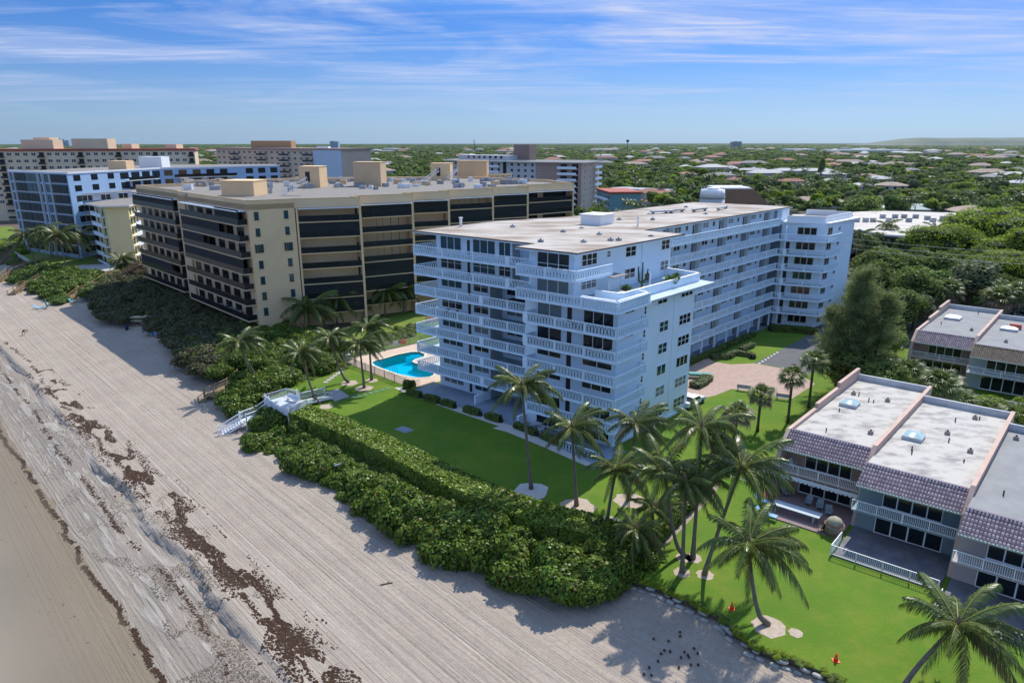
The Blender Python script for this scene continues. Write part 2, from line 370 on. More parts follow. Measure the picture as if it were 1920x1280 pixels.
def m_sea():
    m_ = bpy.data.materials.new('shallow_sea_water'); m_.use_nodes = True; nt = m_.node_tree; N = nt.nodes; Lk = nt.links; p = N['Principled BSDF']
    p.inputs['Roughness'].default_value = .18; p.inputs['Specular IOR Level'].default_value = .22
    g = N.new('ShaderNodeNewGeometry'); sub = N.new('ShaderNodeVectorMath'); sub.operation = 'SUBTRACT'; sub.inputs[1].default_value = (*BO_, 0); Lk.new(g.outputs['Position'], sub.inputs[0])
    rot = N.new('ShaderNodeMapping'); rot.inputs['Rotation'].default_value = (0, 0, R(46)); Lk.new(sub.outputs[0], rot.inputs[0])
    n = N.new('ShaderNodeTexNoise'); n.inputs['Scale'].default_value = .09; n.inputs['Detail'].default_value = 6; Lk.new(rot.outputs[0], n.inputs['Vector'])
    sep = N.new('ShaderNodeSeparateXYZ'); Lk.new(rot.outputs[0], sep.inputs[0])
    a = N.new('ShaderNodeMath'); a.operation = 'MULTIPLY_ADD'; Lk.new(n.outputs[0], a.inputs[0]); a.inputs[1].default_value = 14; Lk.new(sep.outputs[1], a.inputs[2])
    cr = N.new('ShaderNodeValToRGB'); mr = N.new('ShaderNodeMapRange'); mr.inputs[1].default_value = -40; mr.inputs[2].default_value = -14; Lk.new(a.outputs[0], mr.inputs[0]); Lk.new(mr.outputs[0], cr.inputs[0])
    e = cr.color_ramp.elements; e[0].position = 0; e[0].color = (.09, .115, .095, 1); e[1].position = 1; e[1].color = (.30, .245, .175, 1)
    x = e.new(.38); x.color = (.15, .155, .125, 1); x = e.new(.55); x.color = (.235, .20, .145, 1)
    Lk.new(cr.outputs[0], p.inputs['Base Color'])
    nb = N.new('ShaderNodeTexNoise'); nb.inputs['Scale'].default_value = 1.1; nb.inputs['Detail'].default_value = 4; Lk.new(rot.outputs[0], nb.inputs['Vector'])
    b = N.new('ShaderNodeBump'); b.inputs['Strength'].default_value = .25; b.inputs['Distance'].default_value = .1; Lk.new(nb.outputs[0], b.inputs['Height']); Lk.new(b.outputs[0], p.inputs['Normal'])
    tr = N.new('ShaderNodeBsdfTransparent'); tr.inputs[0].default_value = (.92, .89, .82, 1); mxs = N.new('ShaderNodeMixShader'); al = N.new('ShaderNodeMapRange'); Lk.new(sep.outputs[1], al.inputs[0]); al.inputs[1].default_value = -20.5; al.inputs[2].default_value = -30; al.inputs[3].default_value = .06; al.inputs[4].default_value = .93
    Lk.new(al.outputs[0], mxs.inputs[0]); Lk.new(tr.outputs[0], mxs.inputs[1]); Lk.new(p.outputs[0], mxs.inputs[2]); Lk.new(mxs.outputs[0], N['Material Output'].inputs[0])
    return m_
def sheet(name, outer, z, m, holes=(), drop=0, mside=None, kind='structure', parent=None):
    """a level sheet with an outline (world x, y), holes and, if drop, a skirt"""
    bm = bmesh.new(); loops = []
    for lp in [outer] + list(holes):
        vs = [bm.verts.new((p[0], p[1], z)) for p in lp]; loops.append(vs)
        for i in range(len(vs)): bm.edges.new((vs[i], vs[(i + 1) % len(vs)]))
    bmesh.ops.triangle_fill(bm, edges=bm.edges[:], use_beauty=True)
    for f in bm.faces:
        if f.normal.z < 0: f.normal_flip()
    bm.normal_update()
    for f in bm.faces:
        if f.normal.z < 0: f.normal_flip()
    if drop:
        n0 = len(bm.faces)
        for vs in loops:
            lo = [bm.verts.new((v.co.x, v.co.y, z - drop)) for v in vs]
            for i in range(len(vs)):
                j = (i + 1) % len(vs); f = bm.faces.new((vs[i], vs[j], lo[j], lo[i])); f.material_index = 1 if mside else 0
    me = bpy.data.meshes.new(name); cx = sum(p[0] for p in outer) / len(outer); cy = sum(p[1] for p in outer) / len(outer)
    bm.transform(Matrix.Translation((-cx, -cy, -z))); bm.to_mesh(me); bm.free(); me.materials.append(m)
    if mside: me.materials.append(mside)
    o = place(name, me, parent, (cx, cy, z) if not parent else tuple(Vector((cx, cy, z)) - parent.location))
    if kind: o['kind'] = kind
    return o
sheet('sea', [BF(-9000, -14, 0)[:2], BF(4000, -14, 0)[:2], BF(4000, -9000, 0)[:2], BF(-9000, -9000, 0)[:2]], -2.93, m_sea())
def m_ground():
    m = mat('inland_ground', (.045, .062, .028), .95, (.10, .095, .065), .02, lo=.42, hi=.62, world_co=True, bump=.3, bscale=.5); return m
def m_grass(name, a, b, sc_=.12):
    m_ = mat(name, a, .9, b, sc_, detail=8, lo=.33, hi=.67, world_co=True, bump=.9, bscale=5, spec=.12)
    nt = m_.node_tree; N = nt.nodes; Lk = nt.links; p = N['Principled BSDF']; src = p.inputs['Base Color'].links[0].from_socket
    g = N.new('ShaderNodeNewGeometry')
    for scl, amt, col in ((9.0, .42, tuple(x * .55 for x in a)), (.45, .6, (a[0] * 1.35, a[1] * .90, a[2] * 1.6)), (.17, .6, (a[0] * .55, a[1] * .70, a[2] * .9)), (2.3, .4, (a[0] * .7, a[1] * .8, a[2]))):
        n = N.new('ShaderNodeTexNoise'); n.inputs['Scale'].default_value = scl; n.inputs['Detail'].default_value = 5; n.inputs['Roughness'].default_value = .7; Lk.new(g.outputs['Position'], n.inputs['Vector'])
        mr = N.new('ShaderNodeMapRange'); mr.inputs[1].default_value = .42; mr.inputs[2].default_value = .60; mr.inputs[4].default_value = amt; Lk.new(n.outputs[0], mr.inputs[0])
        mx = N.new('ShaderNodeMix'); mx.data_type = 'RGBA'; Lk.new(mr.outputs[0], mx.inputs[0]); Lk.new(src, mx.inputs[6]); mx.inputs[7].default_value = (*col, 1); src = mx.outputs[2]
    Lk.new(src, p.inputs['Base Color']); return m_
grass = m_grass('lawn_grass', (.125, .215, .018), (.092, .170, .014))
grass_b = m_grass('far_lawn_grass', (.16, .225, .03), (.12, .18, .02), .3)
soil = mat('dark_soil', (.085, .06, .04), .95, (.14, .11, .08), 3, bump=.5, world_co=True)
pavers = mat('pink_pavers', (.42, .30, .245), .85, (.33, .235, .19), 1.2, bump=.3, bscale=10, world_co=True)
asphalt = mat('asphalt', (.12, .12, .125), .9, (.09, .09, .095), .6, world_co=True, bump=.2, bscale=10)
concrete = mat('pale_concrete', (.42, .41, .39), .9, (.34, .33, .31), .8, world_co=True, bump=.2, bscale=6)
deckstone = mat('pool_deck_stone', (.56, .43, .33), .85, (.50, .375, .28), .7, world_co=True, bump=.15, bscale=5)
mulchw = mat('white_gravel', (.62, .60, .55), .95, (.42, .40, .37), 7, world_co=True, bump=.6)
sandring = mat('bare_sand', (.46, .38, .30), .95, (.36, .29, .22), 3, world_co=True, bump=.4)
POOL = [(-41.47, 4.9), (-41.9, 5.9), (-41.75, 7.25), (-41.89, 10.44), (-41.44, 12.85), (-40.52, 13.62), (-38.85, 13.28), (-37.86, 12.13), (-37.89, 10.44), (-37.34, 9.27), (-36.51, 8.9), (-35.3, 8.87), (-31.43, 7.75), (-29.7, 6.6), (-29.4, 5.5), (-30.0, 4.5), (-31.0, 3.9), (-33.9, 3.53), (-36.89, 3.8), (-39.68, 4.14)]
pool_w = [WF(a, b, 0)[:2] for a, b in POOL]
DECK = [(-46.3, 2.5), (-45.0, 18.0), (-26.5, 16.0), (-27.0, 1.6), (-28.9, .6)]
deck_w = [WF(a, b, 0)[:2] for a, b in DECK]
EDGE = [at(u, v, 0) for u, v in [(1160, 1108), (1190, 1086), (1230, 1098), (1262, 1112), (1300, 1130), (1345, 1152), (1378, 1182), (1410, 1208), (1455, 1226), (1500, 1240), (1550, 1262), (1592, 1285)]]
sheet('ground', [BF(-14000, 60, 0)[:2], BF(-120, 60, 0)[:2], BF(-120, 16, 0)[:2], BF(160, 16, 0)[:2], BF(14000, 30, 0)[:2], BF(14000, 26000, 0)[:2], BF(-14000, 26000, 0)[:2]], -.06, m_ground(), holes=[pool_w])
HEDGE = [(562, 768), (640, 795), (720, 832), (800, 872), (900, 918), (980, 950), (1060, 972), (1120, 985), (1172, 1004)]
HEDGE_W = [at(u, v, 1.35) for u, v in HEDGE]
lawn_pts = [BF(-42, 4.6, 0)[:2], at(470, 735, 0), at(545, 760, 0)] + HEDGE_W + [at(1200, 1050, 0)] + EDGE[1:] + [at(1640, 1330, 0), TF(22, -18, 0)[:2], TF(60, -18, 0)[:2], TF(60, 20, 0)[:2], WF(40, 66, 0)[:2], WF(-50, 66, 0)[:2], BF(-60, 24, 0)[:2], BF(-47, 9, 0)[:2]]
sheet('lawn', lawn_pts, 0.0, grass, holes=[pool_w], drop=1.5, mside=soil)
sheet('dune_slope', HEDGE_W + [at(1200, 1050, 0)] + [at(1190, 1090, -.35)] + [BF(6 - 4 * i, 4.2 + .5 * math.sin(i * 1.7), 0)[:2] for i in range(11)] + [at(545, 760, 0)], -.35, soil, drop=1.0)
# neighbouring plot of the beige building and the gardens up the beach
sheet('dune_ground', [BF(-150, 6.5, 0)[:2], BF(-42, 6, 0)[:2], BF(-47, 9, 0)[:2], BF(-58, 26, 0)[:2], BF(-60, 75, 0)[:2], BF(-150, 75, 0)[:2], BF(-420, 75, 0)[:2], BF(-420, 6, 0)[:2]], -.02, soil, drop=1.3)
sheet('side_lawn', [at(u, v, .0) for u, v in [(640, 640), (700, 655), (795, 622), (800, 560), (770, 575), (700, 590), (655, 612)]], .012, grass_b)
sheet('mulch_strip', [at(u, v, .0) for u, v in [(600, 600), (640, 607), (700, 585), (770, 574), (800, 556), (790, 548), (700, 572), (610, 588)]], .018, mat('red_mulch', (.33, .12, .05), .95, (.22, .09, .05), 2, world_co=True))
sheet('beach_garden_lawn', [at(u, v, .0) for u, v in [(28, 470), (60, 463), (150, 460), (170, 478), (196, 490), (120, 503), (60, 500)]], .012, grass_b)
sheet('far_garden_lawn', [at(u, v, .0) for u, v in [(-60, 470), (-60, 425), (25, 425), (30, 455)]], .012, grass_b)
# driveway court
def cp(*pts): return [at(1240 + x / 4.5725, 560 + y / 4.5725, 0) for x, y in pts]
sheet('driveway', cp((200, 850), (230, 560), (330, 500), (415, 512), (450, 540), (600, 562), (800, 553), (920, 575), (1060, 602), (1180, 640), (1320, 730), (1110, 862), (1000, 850), (880, 800), (740, 790), (600, 772), (460, 830), (360, 850)), .008, pavers)
sheet('road', cp((800, 549), (1000, 450), (1200, 345), (1360, 250), (1600, 60), (1800, 60), (1500, 420), (1300, 640), (1180, 636), (1062, 598), (922, 571)), .012, asphalt)
sheet('walkway', [WF(a, b, 0)[:2] for a, b in [(-7.2, 22), (-5.0, 22), (-5.0, 66), (-7.2, 66)]], .016, mat('blue_gray_walk', (.17, .21, .26), .8, (.14, .17, .22), 1, world_co=True))
sheet('patio', [WF(a, b, 0)[:2] for a, b in [(-26.8, 4.2), (-26.8, -.3), (-16, -.9), (-7.2, -1.6), (6.6, -4.6), (6.8, .6), (5.0, .6), (5.0, 1.1), (-7, 1.1), (-7.2, 6.5), (-16, 6.5), (-16, 4.2)]], .02, mat('blue_patio_floor', (.27, .33, .40), .8, (.22, .28, .34), .8, world_co=True))
sheet('gravel_border', [WF(a, b, 0)[:2] for a, b in [(-29.6, -.9), (-28.4, .4), (-26.8, -.3), (-16, -.9), (-7.2, -1.6), (6.6, -4.6), (6.8, -5.5), (-1, -4.2), (-6.9, -3.4), (-9, -3.6), (-8.8, -2.6), (-16, -2.3), (-26.6, -1.5)]], .014, mulchw)
sheet('path', [at(u, v, 0) for u, v in [(1196, 1078), (1212, 1060), (1285, 985), (1340, 925), (1352, 905), (1344, 902), (1275, 972), (1200, 1045)]], .016, mat('sandy_path', (.33, .27, .20), .95, (.24, .20, .15), 1.5, world_co=True))
# pool
def swimming_pool():
    t = thing('swimming_pool', 'kidney-bent turquoise swimming pool with a pale stone coping beside the white building', 'pool', WF(-36, 7, 0))
    n = len(POOL); b = MB(); wallm = mat('pool_plaster', (.42, .80, .88), .6); q = [WF(a, b_, 0) for a, b_ in POOL]
    vs = [(x, y, .0) for x, y, _ in q] + [(x, y, -1.5) for x, y, _ in q]
    b.add(vs, [(i, (i + 1) % n, n + (i + 1) % n, n + i) for i in range(n)] + [tuple(range(n, 2 * n))], wallm); b.build('basin', t)
    w = bpy.data.materials.new('pool_water'); w.use_nodes = True; N = w.node_tree.nodes; Lk = w.node_tree.links
    tr = N.new('ShaderNodeBsdfTransparent'); tr.inputs[0].default_value = (.10, .80, .95, 1); gl = N['Principled BSDF']; gl.inputs['Base Color'].default_value = (.0, .42, .60, 1); gl.inputs['Roughness'].default_value = .08
    nb = N.new('ShaderNodeTexNoise'); nb.inputs['Scale'].default_value = 2.; bp = N.new('ShaderNodeBump'); bp.inputs['Strength'].default_value = .12; Lk.new(nb.outputs[0], bp.inputs['Height']); Lk.new(bp.outputs[0], gl.inputs['Normal'])
    mx = N.new('ShaderNodeMixShader'); mx.inputs[0].default_value = .30; Lk.new(tr.outputs[0], mx.inputs[1]); Lk.new(gl.outputs[0], mx.inputs[2]); Lk.new(mx.outputs[0], N['Material Output'].inputs[0])
    b = MB(); b.add([(x, y, -.14) for x, y, _ in q], [tuple(range(n))[::-1]], w); b.build('water_surface', t)
    cx = sum(p[0] for p in q) / n; cy = sum(p[1] for p in q) / n; b = MB()
    outn = []
    for i in range(n):
        p, a, c = q[i], q[i - 1], q[(i + 1) % n]; d = Vector((c[0] - a[0], c[1] - a[1])).normalized(); nn = Vector((d.y, -d.x)); 
        if sum(q[k][0] * q[(k + 1) % n][1] - q[(k + 1) % n][0] * q[k][1] for k in range(n)) < 0: nn = -nn
        outn.append((p[0] + nn.x * .38, p[1] + nn.y * .38))
    zt = .075; vs = [(p[0], p[1], zt) for p in q] + [(p[0], p[1], zt) for p in outn] + [(p[0], p[1], .02) for p in outn] + [(p[0], p[1], -.2) for p in q]
    fs = []
    for i in range(n):
        j = (i + 1) % n; fs += [(i, n + i, n + j, j), (n + i, 2 * n + i, 2 * n + j, n + j), (i, j, 3 * n + j, 3 * n + i)]
    b.add(vs, fs, mat('pool_coping', (.64, .56, .42), .7)); b.build('coping', t)
    for k in range(4):        # curved entry steps at the far bend
        b = MB(); r0 = 1.0 + k * .45; F = Fr(WF(-41.2, 13.3, 0)[:2], WF.u, WF.v)
        arc = [(r0 * math.cos(R(a)), r0 * math.sin(R(a))) for a in range(-80, 21, 10)]; arc2 = [((r0 - .42) * math.cos(R(a)), (r0 - .42) * math.sin(R(a))) for a in range(-80, 21, 10)][::-1]
        b.prism(F, arc + arc2, -1.3, -.30 - .02 * k, whitebright if k % 2 else mat('step_blue', (.03, .12, .3), .5)); b.build('pool_step', t)
    for dx in (0, .55):
        b = MB(); F = WF; a0 = -35.4 + dx; pts = [WF(a0, 3.2, .04), WF(a0, 3.3, .75), WF(a0, 3.6, .95), WF(a0, 4.1, .8), WF(a0, 4.3, -.3)]; b.tube(pts, [.03] * 5, mat('steel_rail', (.1, .15, .2), .3, metal=.6), 6); b.build('handrail', t)
sheet('pool_deck', deck_w, .022, deckstone, holes=[pool_w])
swimming_pool()
def fence(name, label, pts, h, m, step=.11, cat='fence', r=.012, post=2.4, group=None):
    t = thing(name, label, cat, (pts[0][0], pts[0][1], pts[0][2] if len(pts[0]) > 2 else 0), group=group); k = []
    for p, q in zip(pts, pts[1:]):
        W = WORLD.wall(p[0], p[1], q[0], q[1]); n = max(1, round(W.L / post)); dz = p[2] if len(p) > 2 else 0
        for i in range(n):
            s0, s1 = W.L * i / n, W.L * (i + 1) / n
            onebox('post', t, W, s0 - .045, s0 + .045, -.045, .045, dz, dz + h + .08, m)
            b = MB(); b.box(W, s0 + .046, s1 - .046, -.02, .02, dz + h - .06, dz + h - .01, m); b.box(W, s0 + .046, s1 - .046, -.02, .02, dz + .1, dz + .15, m)
            c = max(1, int((s1 - s0) / step))
            for j in range(c):
                x = s0 + (j + .5) * (s1 - s0) / c; b.box(W, x - r, x + r, -r, r, dz + .15, dz + h - .06, m)
            b.build('fence_panel', t)
    return t
fm_gray = mat('gray_fence_metal', (.34, .32, .29), .5); fm_dk = mat('bronze_fence_metal', (.06, .055, .05), .5)
fence('pool_fence', 'gray metal picket fence along the sea side of the pool deck', [WF(-46.3, 2.4, 0), WF(-28.9, .45, 0)], 1.25, fm_gray)
fence('pool_fence', 'low gray fence along the far long side of the pool deck, orange panel on it', [WF(-46.3, 2.4, 0), WF(-45.0, 18.0, 0), WF(-44.0, 34, 0)], 1.25, fm_gray)
fence('pool_fence', 'short dark fence corner between the pool and the patio of the white building', [WF(-28.8, .45, 0), WF(-27.9, -.7, 0), WF(-26.6, 1.2, 0)], 1.25, fm_dk)
W_ = WORLD.wall(*WF(-45.3, 14, 0)[:2], *WF(-45.1, 16, 0)[:2])
b = MB(); b.box(W_, 0, 1.1, -.12, -.06, .35, 1.1, mat('orange_plastic', (.75, .13, .03), .5)); b.build('rescue_board'); tag(bpy.data.objects['rescue_board'], 'orange rescue panel hanging on the far pool fence', 'rescue panel')
b = MB(); b.box(W_, -1.6, -.5, -.12, -.06, .3, 1.15, whitebright); b.build('notice_board'); tag(bpy.data.objects['notice_board'], 'white notice board on the far pool fence, beside the orange panel', 'notice board')
# lawn things
def hatch():
    x, y = at(758, 806, 0); t = thing('utility_hatch', 'square gray metal hatch set in the shaded lawn', 'hatch', (x, y, 0)); F = Fr((x, y), WF.u, WF.v)
    onebox('frame', t, F, -.95, .95, -.62, .62, 0, .10, concrete); onebox('cover', t, F, -.8, .8, -.5, .5, .10, .14, mat('blue_gray_plate', (.19, .25, .30), .4))
hatch()
def ring(u, v, r, m=sandring, n=14):
    x, y = at(u, v, 0); pts = [(x + r * (1 + .12 * math.sin(3 * k + u)) * math.cos(2 * math.pi * k / n), y + r * (1 + .1 * math.cos(2 * k + v)) * math.sin(2 * math.pi * k / n)) for k in range(n)]
    sheet('bare_patch', pts, .014, m)
for u, v, r, m in [(997, 920, 1.75, mulchw), (1082, 950, 1.7, sandring), (1137, 988, 2.0, sandring), (1180, 938, 1.5, sandring), (655, 718, 1.2, sandring), (683, 728, 1.3, sandring), (697, 713, .9, sandring), (612, 762, .9, sandring), (1283, 1045, .7, sandring), (1300, 1046, .7, sandring), (1279, 1073, .7, sandring), (1322, 1077, .7, sandring), (1442, 1174, 1.2, sandring), (1492, 1186, .5, sandring), (1440, 926, .9, mat('rust_mulch', (.2, .09, .05), .95))]: ring(u, v, r, m)
def stones(name, label, cat, px, w, d, m, grp, z=.03, rz=None):
    for u, v in px:
        x, y = at(u, v, z); a = rz if rz is not None else random.uniform(0, 3); F = Fr((x, y), uv_dir(math.degrees(a)), uv_dir(math.degrees(a) + 90)); b = MB()
        b.prism(F, [(w * random.uniform(.85, 1.1) * math.cos(k), d * random.uniform(.85, 1.1) * math.sin(k)) for k in [i * math.pi / 4 for i in range(8)]], 0, z + .02, m); tag(b.build(name), label, cat, grp)
stones('stepping_stone', 'pale square stepping stone in the grass between the boardwalk and the pool fence', 'stepping stone', [(611 + i * 5.6, 716 - i * 4.0 + (0 if i < 5 else 1)) for i in range(8)], .42, .42, concrete, 'stepping stones in front of the far lawn')
stones('stepping_stone', 'round green stepping stone curving through the lawn to the pool gate', 'stepping stone', [(640 + i * 11, 747 - i * 1.4 - (i * i) * .13) for i in range(9)], .38, .30, mat('green_stone', (.10, .22, .17), .8), 'green stepping stones')
stones('edging_stone', 'pale stone edging the driveway grass', 'stone', [(1424 + i * 5.6, 681 - i * 3.4) for i in range(7)], .22, .18, whitebright, 'stones along the asphalt edge')
# sand bags holding the edge of the town house lawn
bagm = mat('sandbag_cloth', (.42, .40, .36), .9, (.30, .29, .26), 4, bump=.4, rnd=.18)
def bag_mesh():
    bm = bmesh.new(); bmesh.ops.create_icosphere(bm, subdivisions=2, radius=1)
    for v in bm.verts:
        c = v.co; c.x = math.copysign(abs(c.x) ** .6, c.x) * .42; c.y = math.copysign(abs(c.y) ** .7, c.y) * .22; c.z = math.copysign(abs(c.z) ** .8, c.z) * .13
        c += Vector((noise.noise(c * 5), noise.noise(c * 5 + Vector((3, 1, 2))), noise.noise(c * 6))) * .03
    me = bpy.data.meshes.new('sandbag'); bm.to_mesh(me); bm.free(); me.materials.append(bagm)
    for p in me.polygons: p.use_smooth = True
    return me
BAG = bag_mesh(); acc = 0
for (x0, y0), (x1, y1) in zip(EDGE, EDGE[1:]):
    L = math.hypot(x1 - x0, y1 - y0); n = int(L / .62); ang = math.atan2(y1 - y0, x1 - x0); nx, ny = math.sin(ang), -math.cos(ang)
    if nx * BN[0] + ny * BN[1] > 0: nx, ny = -nx, -ny
    for i in range(n):
        for lay in range(2):
            if random.random() < (.18 if lay == 0 else .42): continue
            f = (i + .5 * lay + random.uniform(-.1, .1)) / n; off = .18 + .28 * (1 - lay) + random.uniform(-.05, .08)
            o = place('sandbag', BAG, None, (x0 + (x1 - x0) * f + nx * off, y0 + (y1 - y0) * f + ny * off, -.52 + .25 * lay + random.uniform(-.03, .03)), (random.uniform(-.15, .15), random.uniform(-.1, .1), ang + random.uniform(-.25, .25)), (random.uniform(.6, 1.05),) * 3)
            tag(o, 'weathered sand bag in the low wall where the town house lawn drops to the beach', 'sand bag', 'sand bags along the edge of the lawn')
# seaweed
def weed():
    mr_ = mat('sargassum', (.050, .026, .014), .95, island=.35); md = mat('dry_weed', (.135, .108, .078), .95, island=.35)
    def clumps(pts, m, name, s0, s1):
        b_v = []; b_f = []
        for s, t in pts:
            x, y, _ = BF(s, t, 0); z = sand_z(s, t) + .01; r = random.uniform(s0, s1); n = 5; k0 = len(b_v); a0 = random.random() * 6; el = random.uniform(1, 2.4); ca, sa = math.cos(-.8 + random.gauss(0, .5)), math.sin(-.8)
            b_v.append((x, y, z + r * .35))
            for k in range(n):
                q = r * random.uniform(.5, 1.2); px = q * math.cos(a0 + k * 1.2566) * el; py = q * math.sin(a0 + k * 1.2566); b_v.append((x + px * ca - py * sa, y + px * sa + py * ca, z - .01))
            b_f += [(k0, k0 + 1 + k, k0 + 1 + (k + 1) % n) for k in range(n)]
        me = bpy.data.meshes.new(name); me.from_pydata(b_v, [], b_f); me.materials.append(m); me.update(); tag(place(name, me), 'brown seaweed washed up in patches along the beach', 'seaweed', kind='stuff'); 
    P1 = []; rr = random.Random(3)
    def nn(s, t, f, o): return noise.noise(Vector((s * f, t * f * 1.6, o))) + .5 * noise.noise(Vector((s * f * 2.7, t * f * 3.5, o + 4)))
    while len(P1) < 15000:      # thick wrack band above the scarp
        s = rr.uniform(-85, 32); t = rr.gauss(-13.2 + 1.1 * noise.noise(Vector((s * .06, 0, 1))), .85)
        w = smooth(s, -95, -45) * .55 + .12
        if nn(s * .6, t * 1.2, .33, 2) > .36 - .5 * w: P1.append((s, t))
    for _ in range(6500):     # thin wrack lines left by the last tides
        s = rr.uniform(-110, 32); k = rr.choice((0, 1)); t = (-13.9, -17.6)[k] + .9 * noise.noise(Vector((s * .05, k * 9, 2))) + .4 * noise.noise(Vector((s * .3, k * 9, 4))) + rr.gauss(0, .14)
        if nn(s, k * 3, .25, 12) > -.15: P1.append((s, t))
    for _ in range(8500):     # line at the water's edge
        s = rr.uniform(-95, 35); t = -21.7 + .5 * noise.noise(Vector((s * .35, 5, 5))) + .8 * noise.noise(Vector((s * .06, 5, 5))) + rr.gauss(0, .11)
        if nn(s, 0, .5, 8) > -.38: P1.append((s, t))
    for _ in range(90): P1.append((rr.uniform(-60, 30), rr.uniform(-30, -22)))
    clumps(P1, mr_, 'seaweed', .035, .13)
    P2 = []
    while len(P2) < 17000:
        s = rr.uniform(-70, 30); t = rr.uniform(-20.8, -12.0)
        if nn(s, t, .2, 20) > .12 and rr.random() < .25 + .75 * smooth(s, -40, 0): P2.append((s, t))
    clumps(P2, md, 'dry_seaweed', .022, .075)
weed()
# ------------------------------------------------------------------ white building
roofw = mat('weathered_white_roof', (.45, .415, .365), .9, (.23, .165, .115), .13, lo=.40, hi=.66, detail=9, bump=.1, bscale=3, stretch=(1, 2.2, 1))
fascia = mat('dark_roof_edge', (.16, .12, .10), .7)
FLH = 2.75
def patio_chair(name, label, F, a, b, z, rz, m, group, recl=False, cush=None):
    """outdoor chair or lounger: seat, back, four legs, arms"""
    w = F(a, b, z); t = thing(name, label, 'lounger' if recl else 'chair', w, group=group); G = Fr((w[0], w[1]), uv_dir(rz), uv_dir(rz + 90)); L = .75 if recl else .28
    b_ = MB(); b_.box(G, -L, L, -.3, .3, z + .34, z + .40, cush or m); b_.build('seat', t)
    b_ = MB(); dx = .45 if recl else .14; hz = .38 if recl else .48
    vs = [G(-L + .02, -.29, z + .40), G(-L + .02, .29, z + .40), G(-L - dx, .29, z + .4 + hz), G(-L - dx, -.29, z + .4 + hz)]; vs += [tuple(Vector(v) + Vector((0, 0, .06))) for v in vs]
    b_.add(vs, [(0, 1, 2, 3), (7, 6, 5, 4), (0, 4, 5, 1), (1, 5, 6, 2), (2, 6, 7, 3), (3, 7, 4, 0)], cush or m); b_.build('backrest', t)
    for sa in (-1, 1):
        for sb in (-1, 1): onebox('leg', t, G, sa * (L - .06) - .02, sa * (L - .06) + .02, sb * .27 - .02, sb * .27 + .02, z, z + .34, m)
    if not recl:
        for sb in (-1, 1): onebox('armrest', t, G, -L, L, sb * .3 - .03, sb * .3 + .03, z + .60, z + .64, m)
    return t
def table(name, label, F, a, b, z, w, d, h, m, cat='table', group=None):
    p = F(a, b, z); t = thing(name, label, cat, p, group=group); G = Fr((p[0], p[1]), F.u, F.v)
    onebox('table_top', t, G, -w / 2, w / 2, -d / 2, d / 2, z + h - .04, z + h, m)
    for sa in (-1, 1):
        for sb in (-1, 1): onebox('leg', t, G, sa * (w / 2 - .06) - .025, sa * (w / 2 - .06) + .025, sb * (d / 2 - .06) - .025, sb * (d / 2 - .06) + .025, z, z + h - .04, m)
    return t
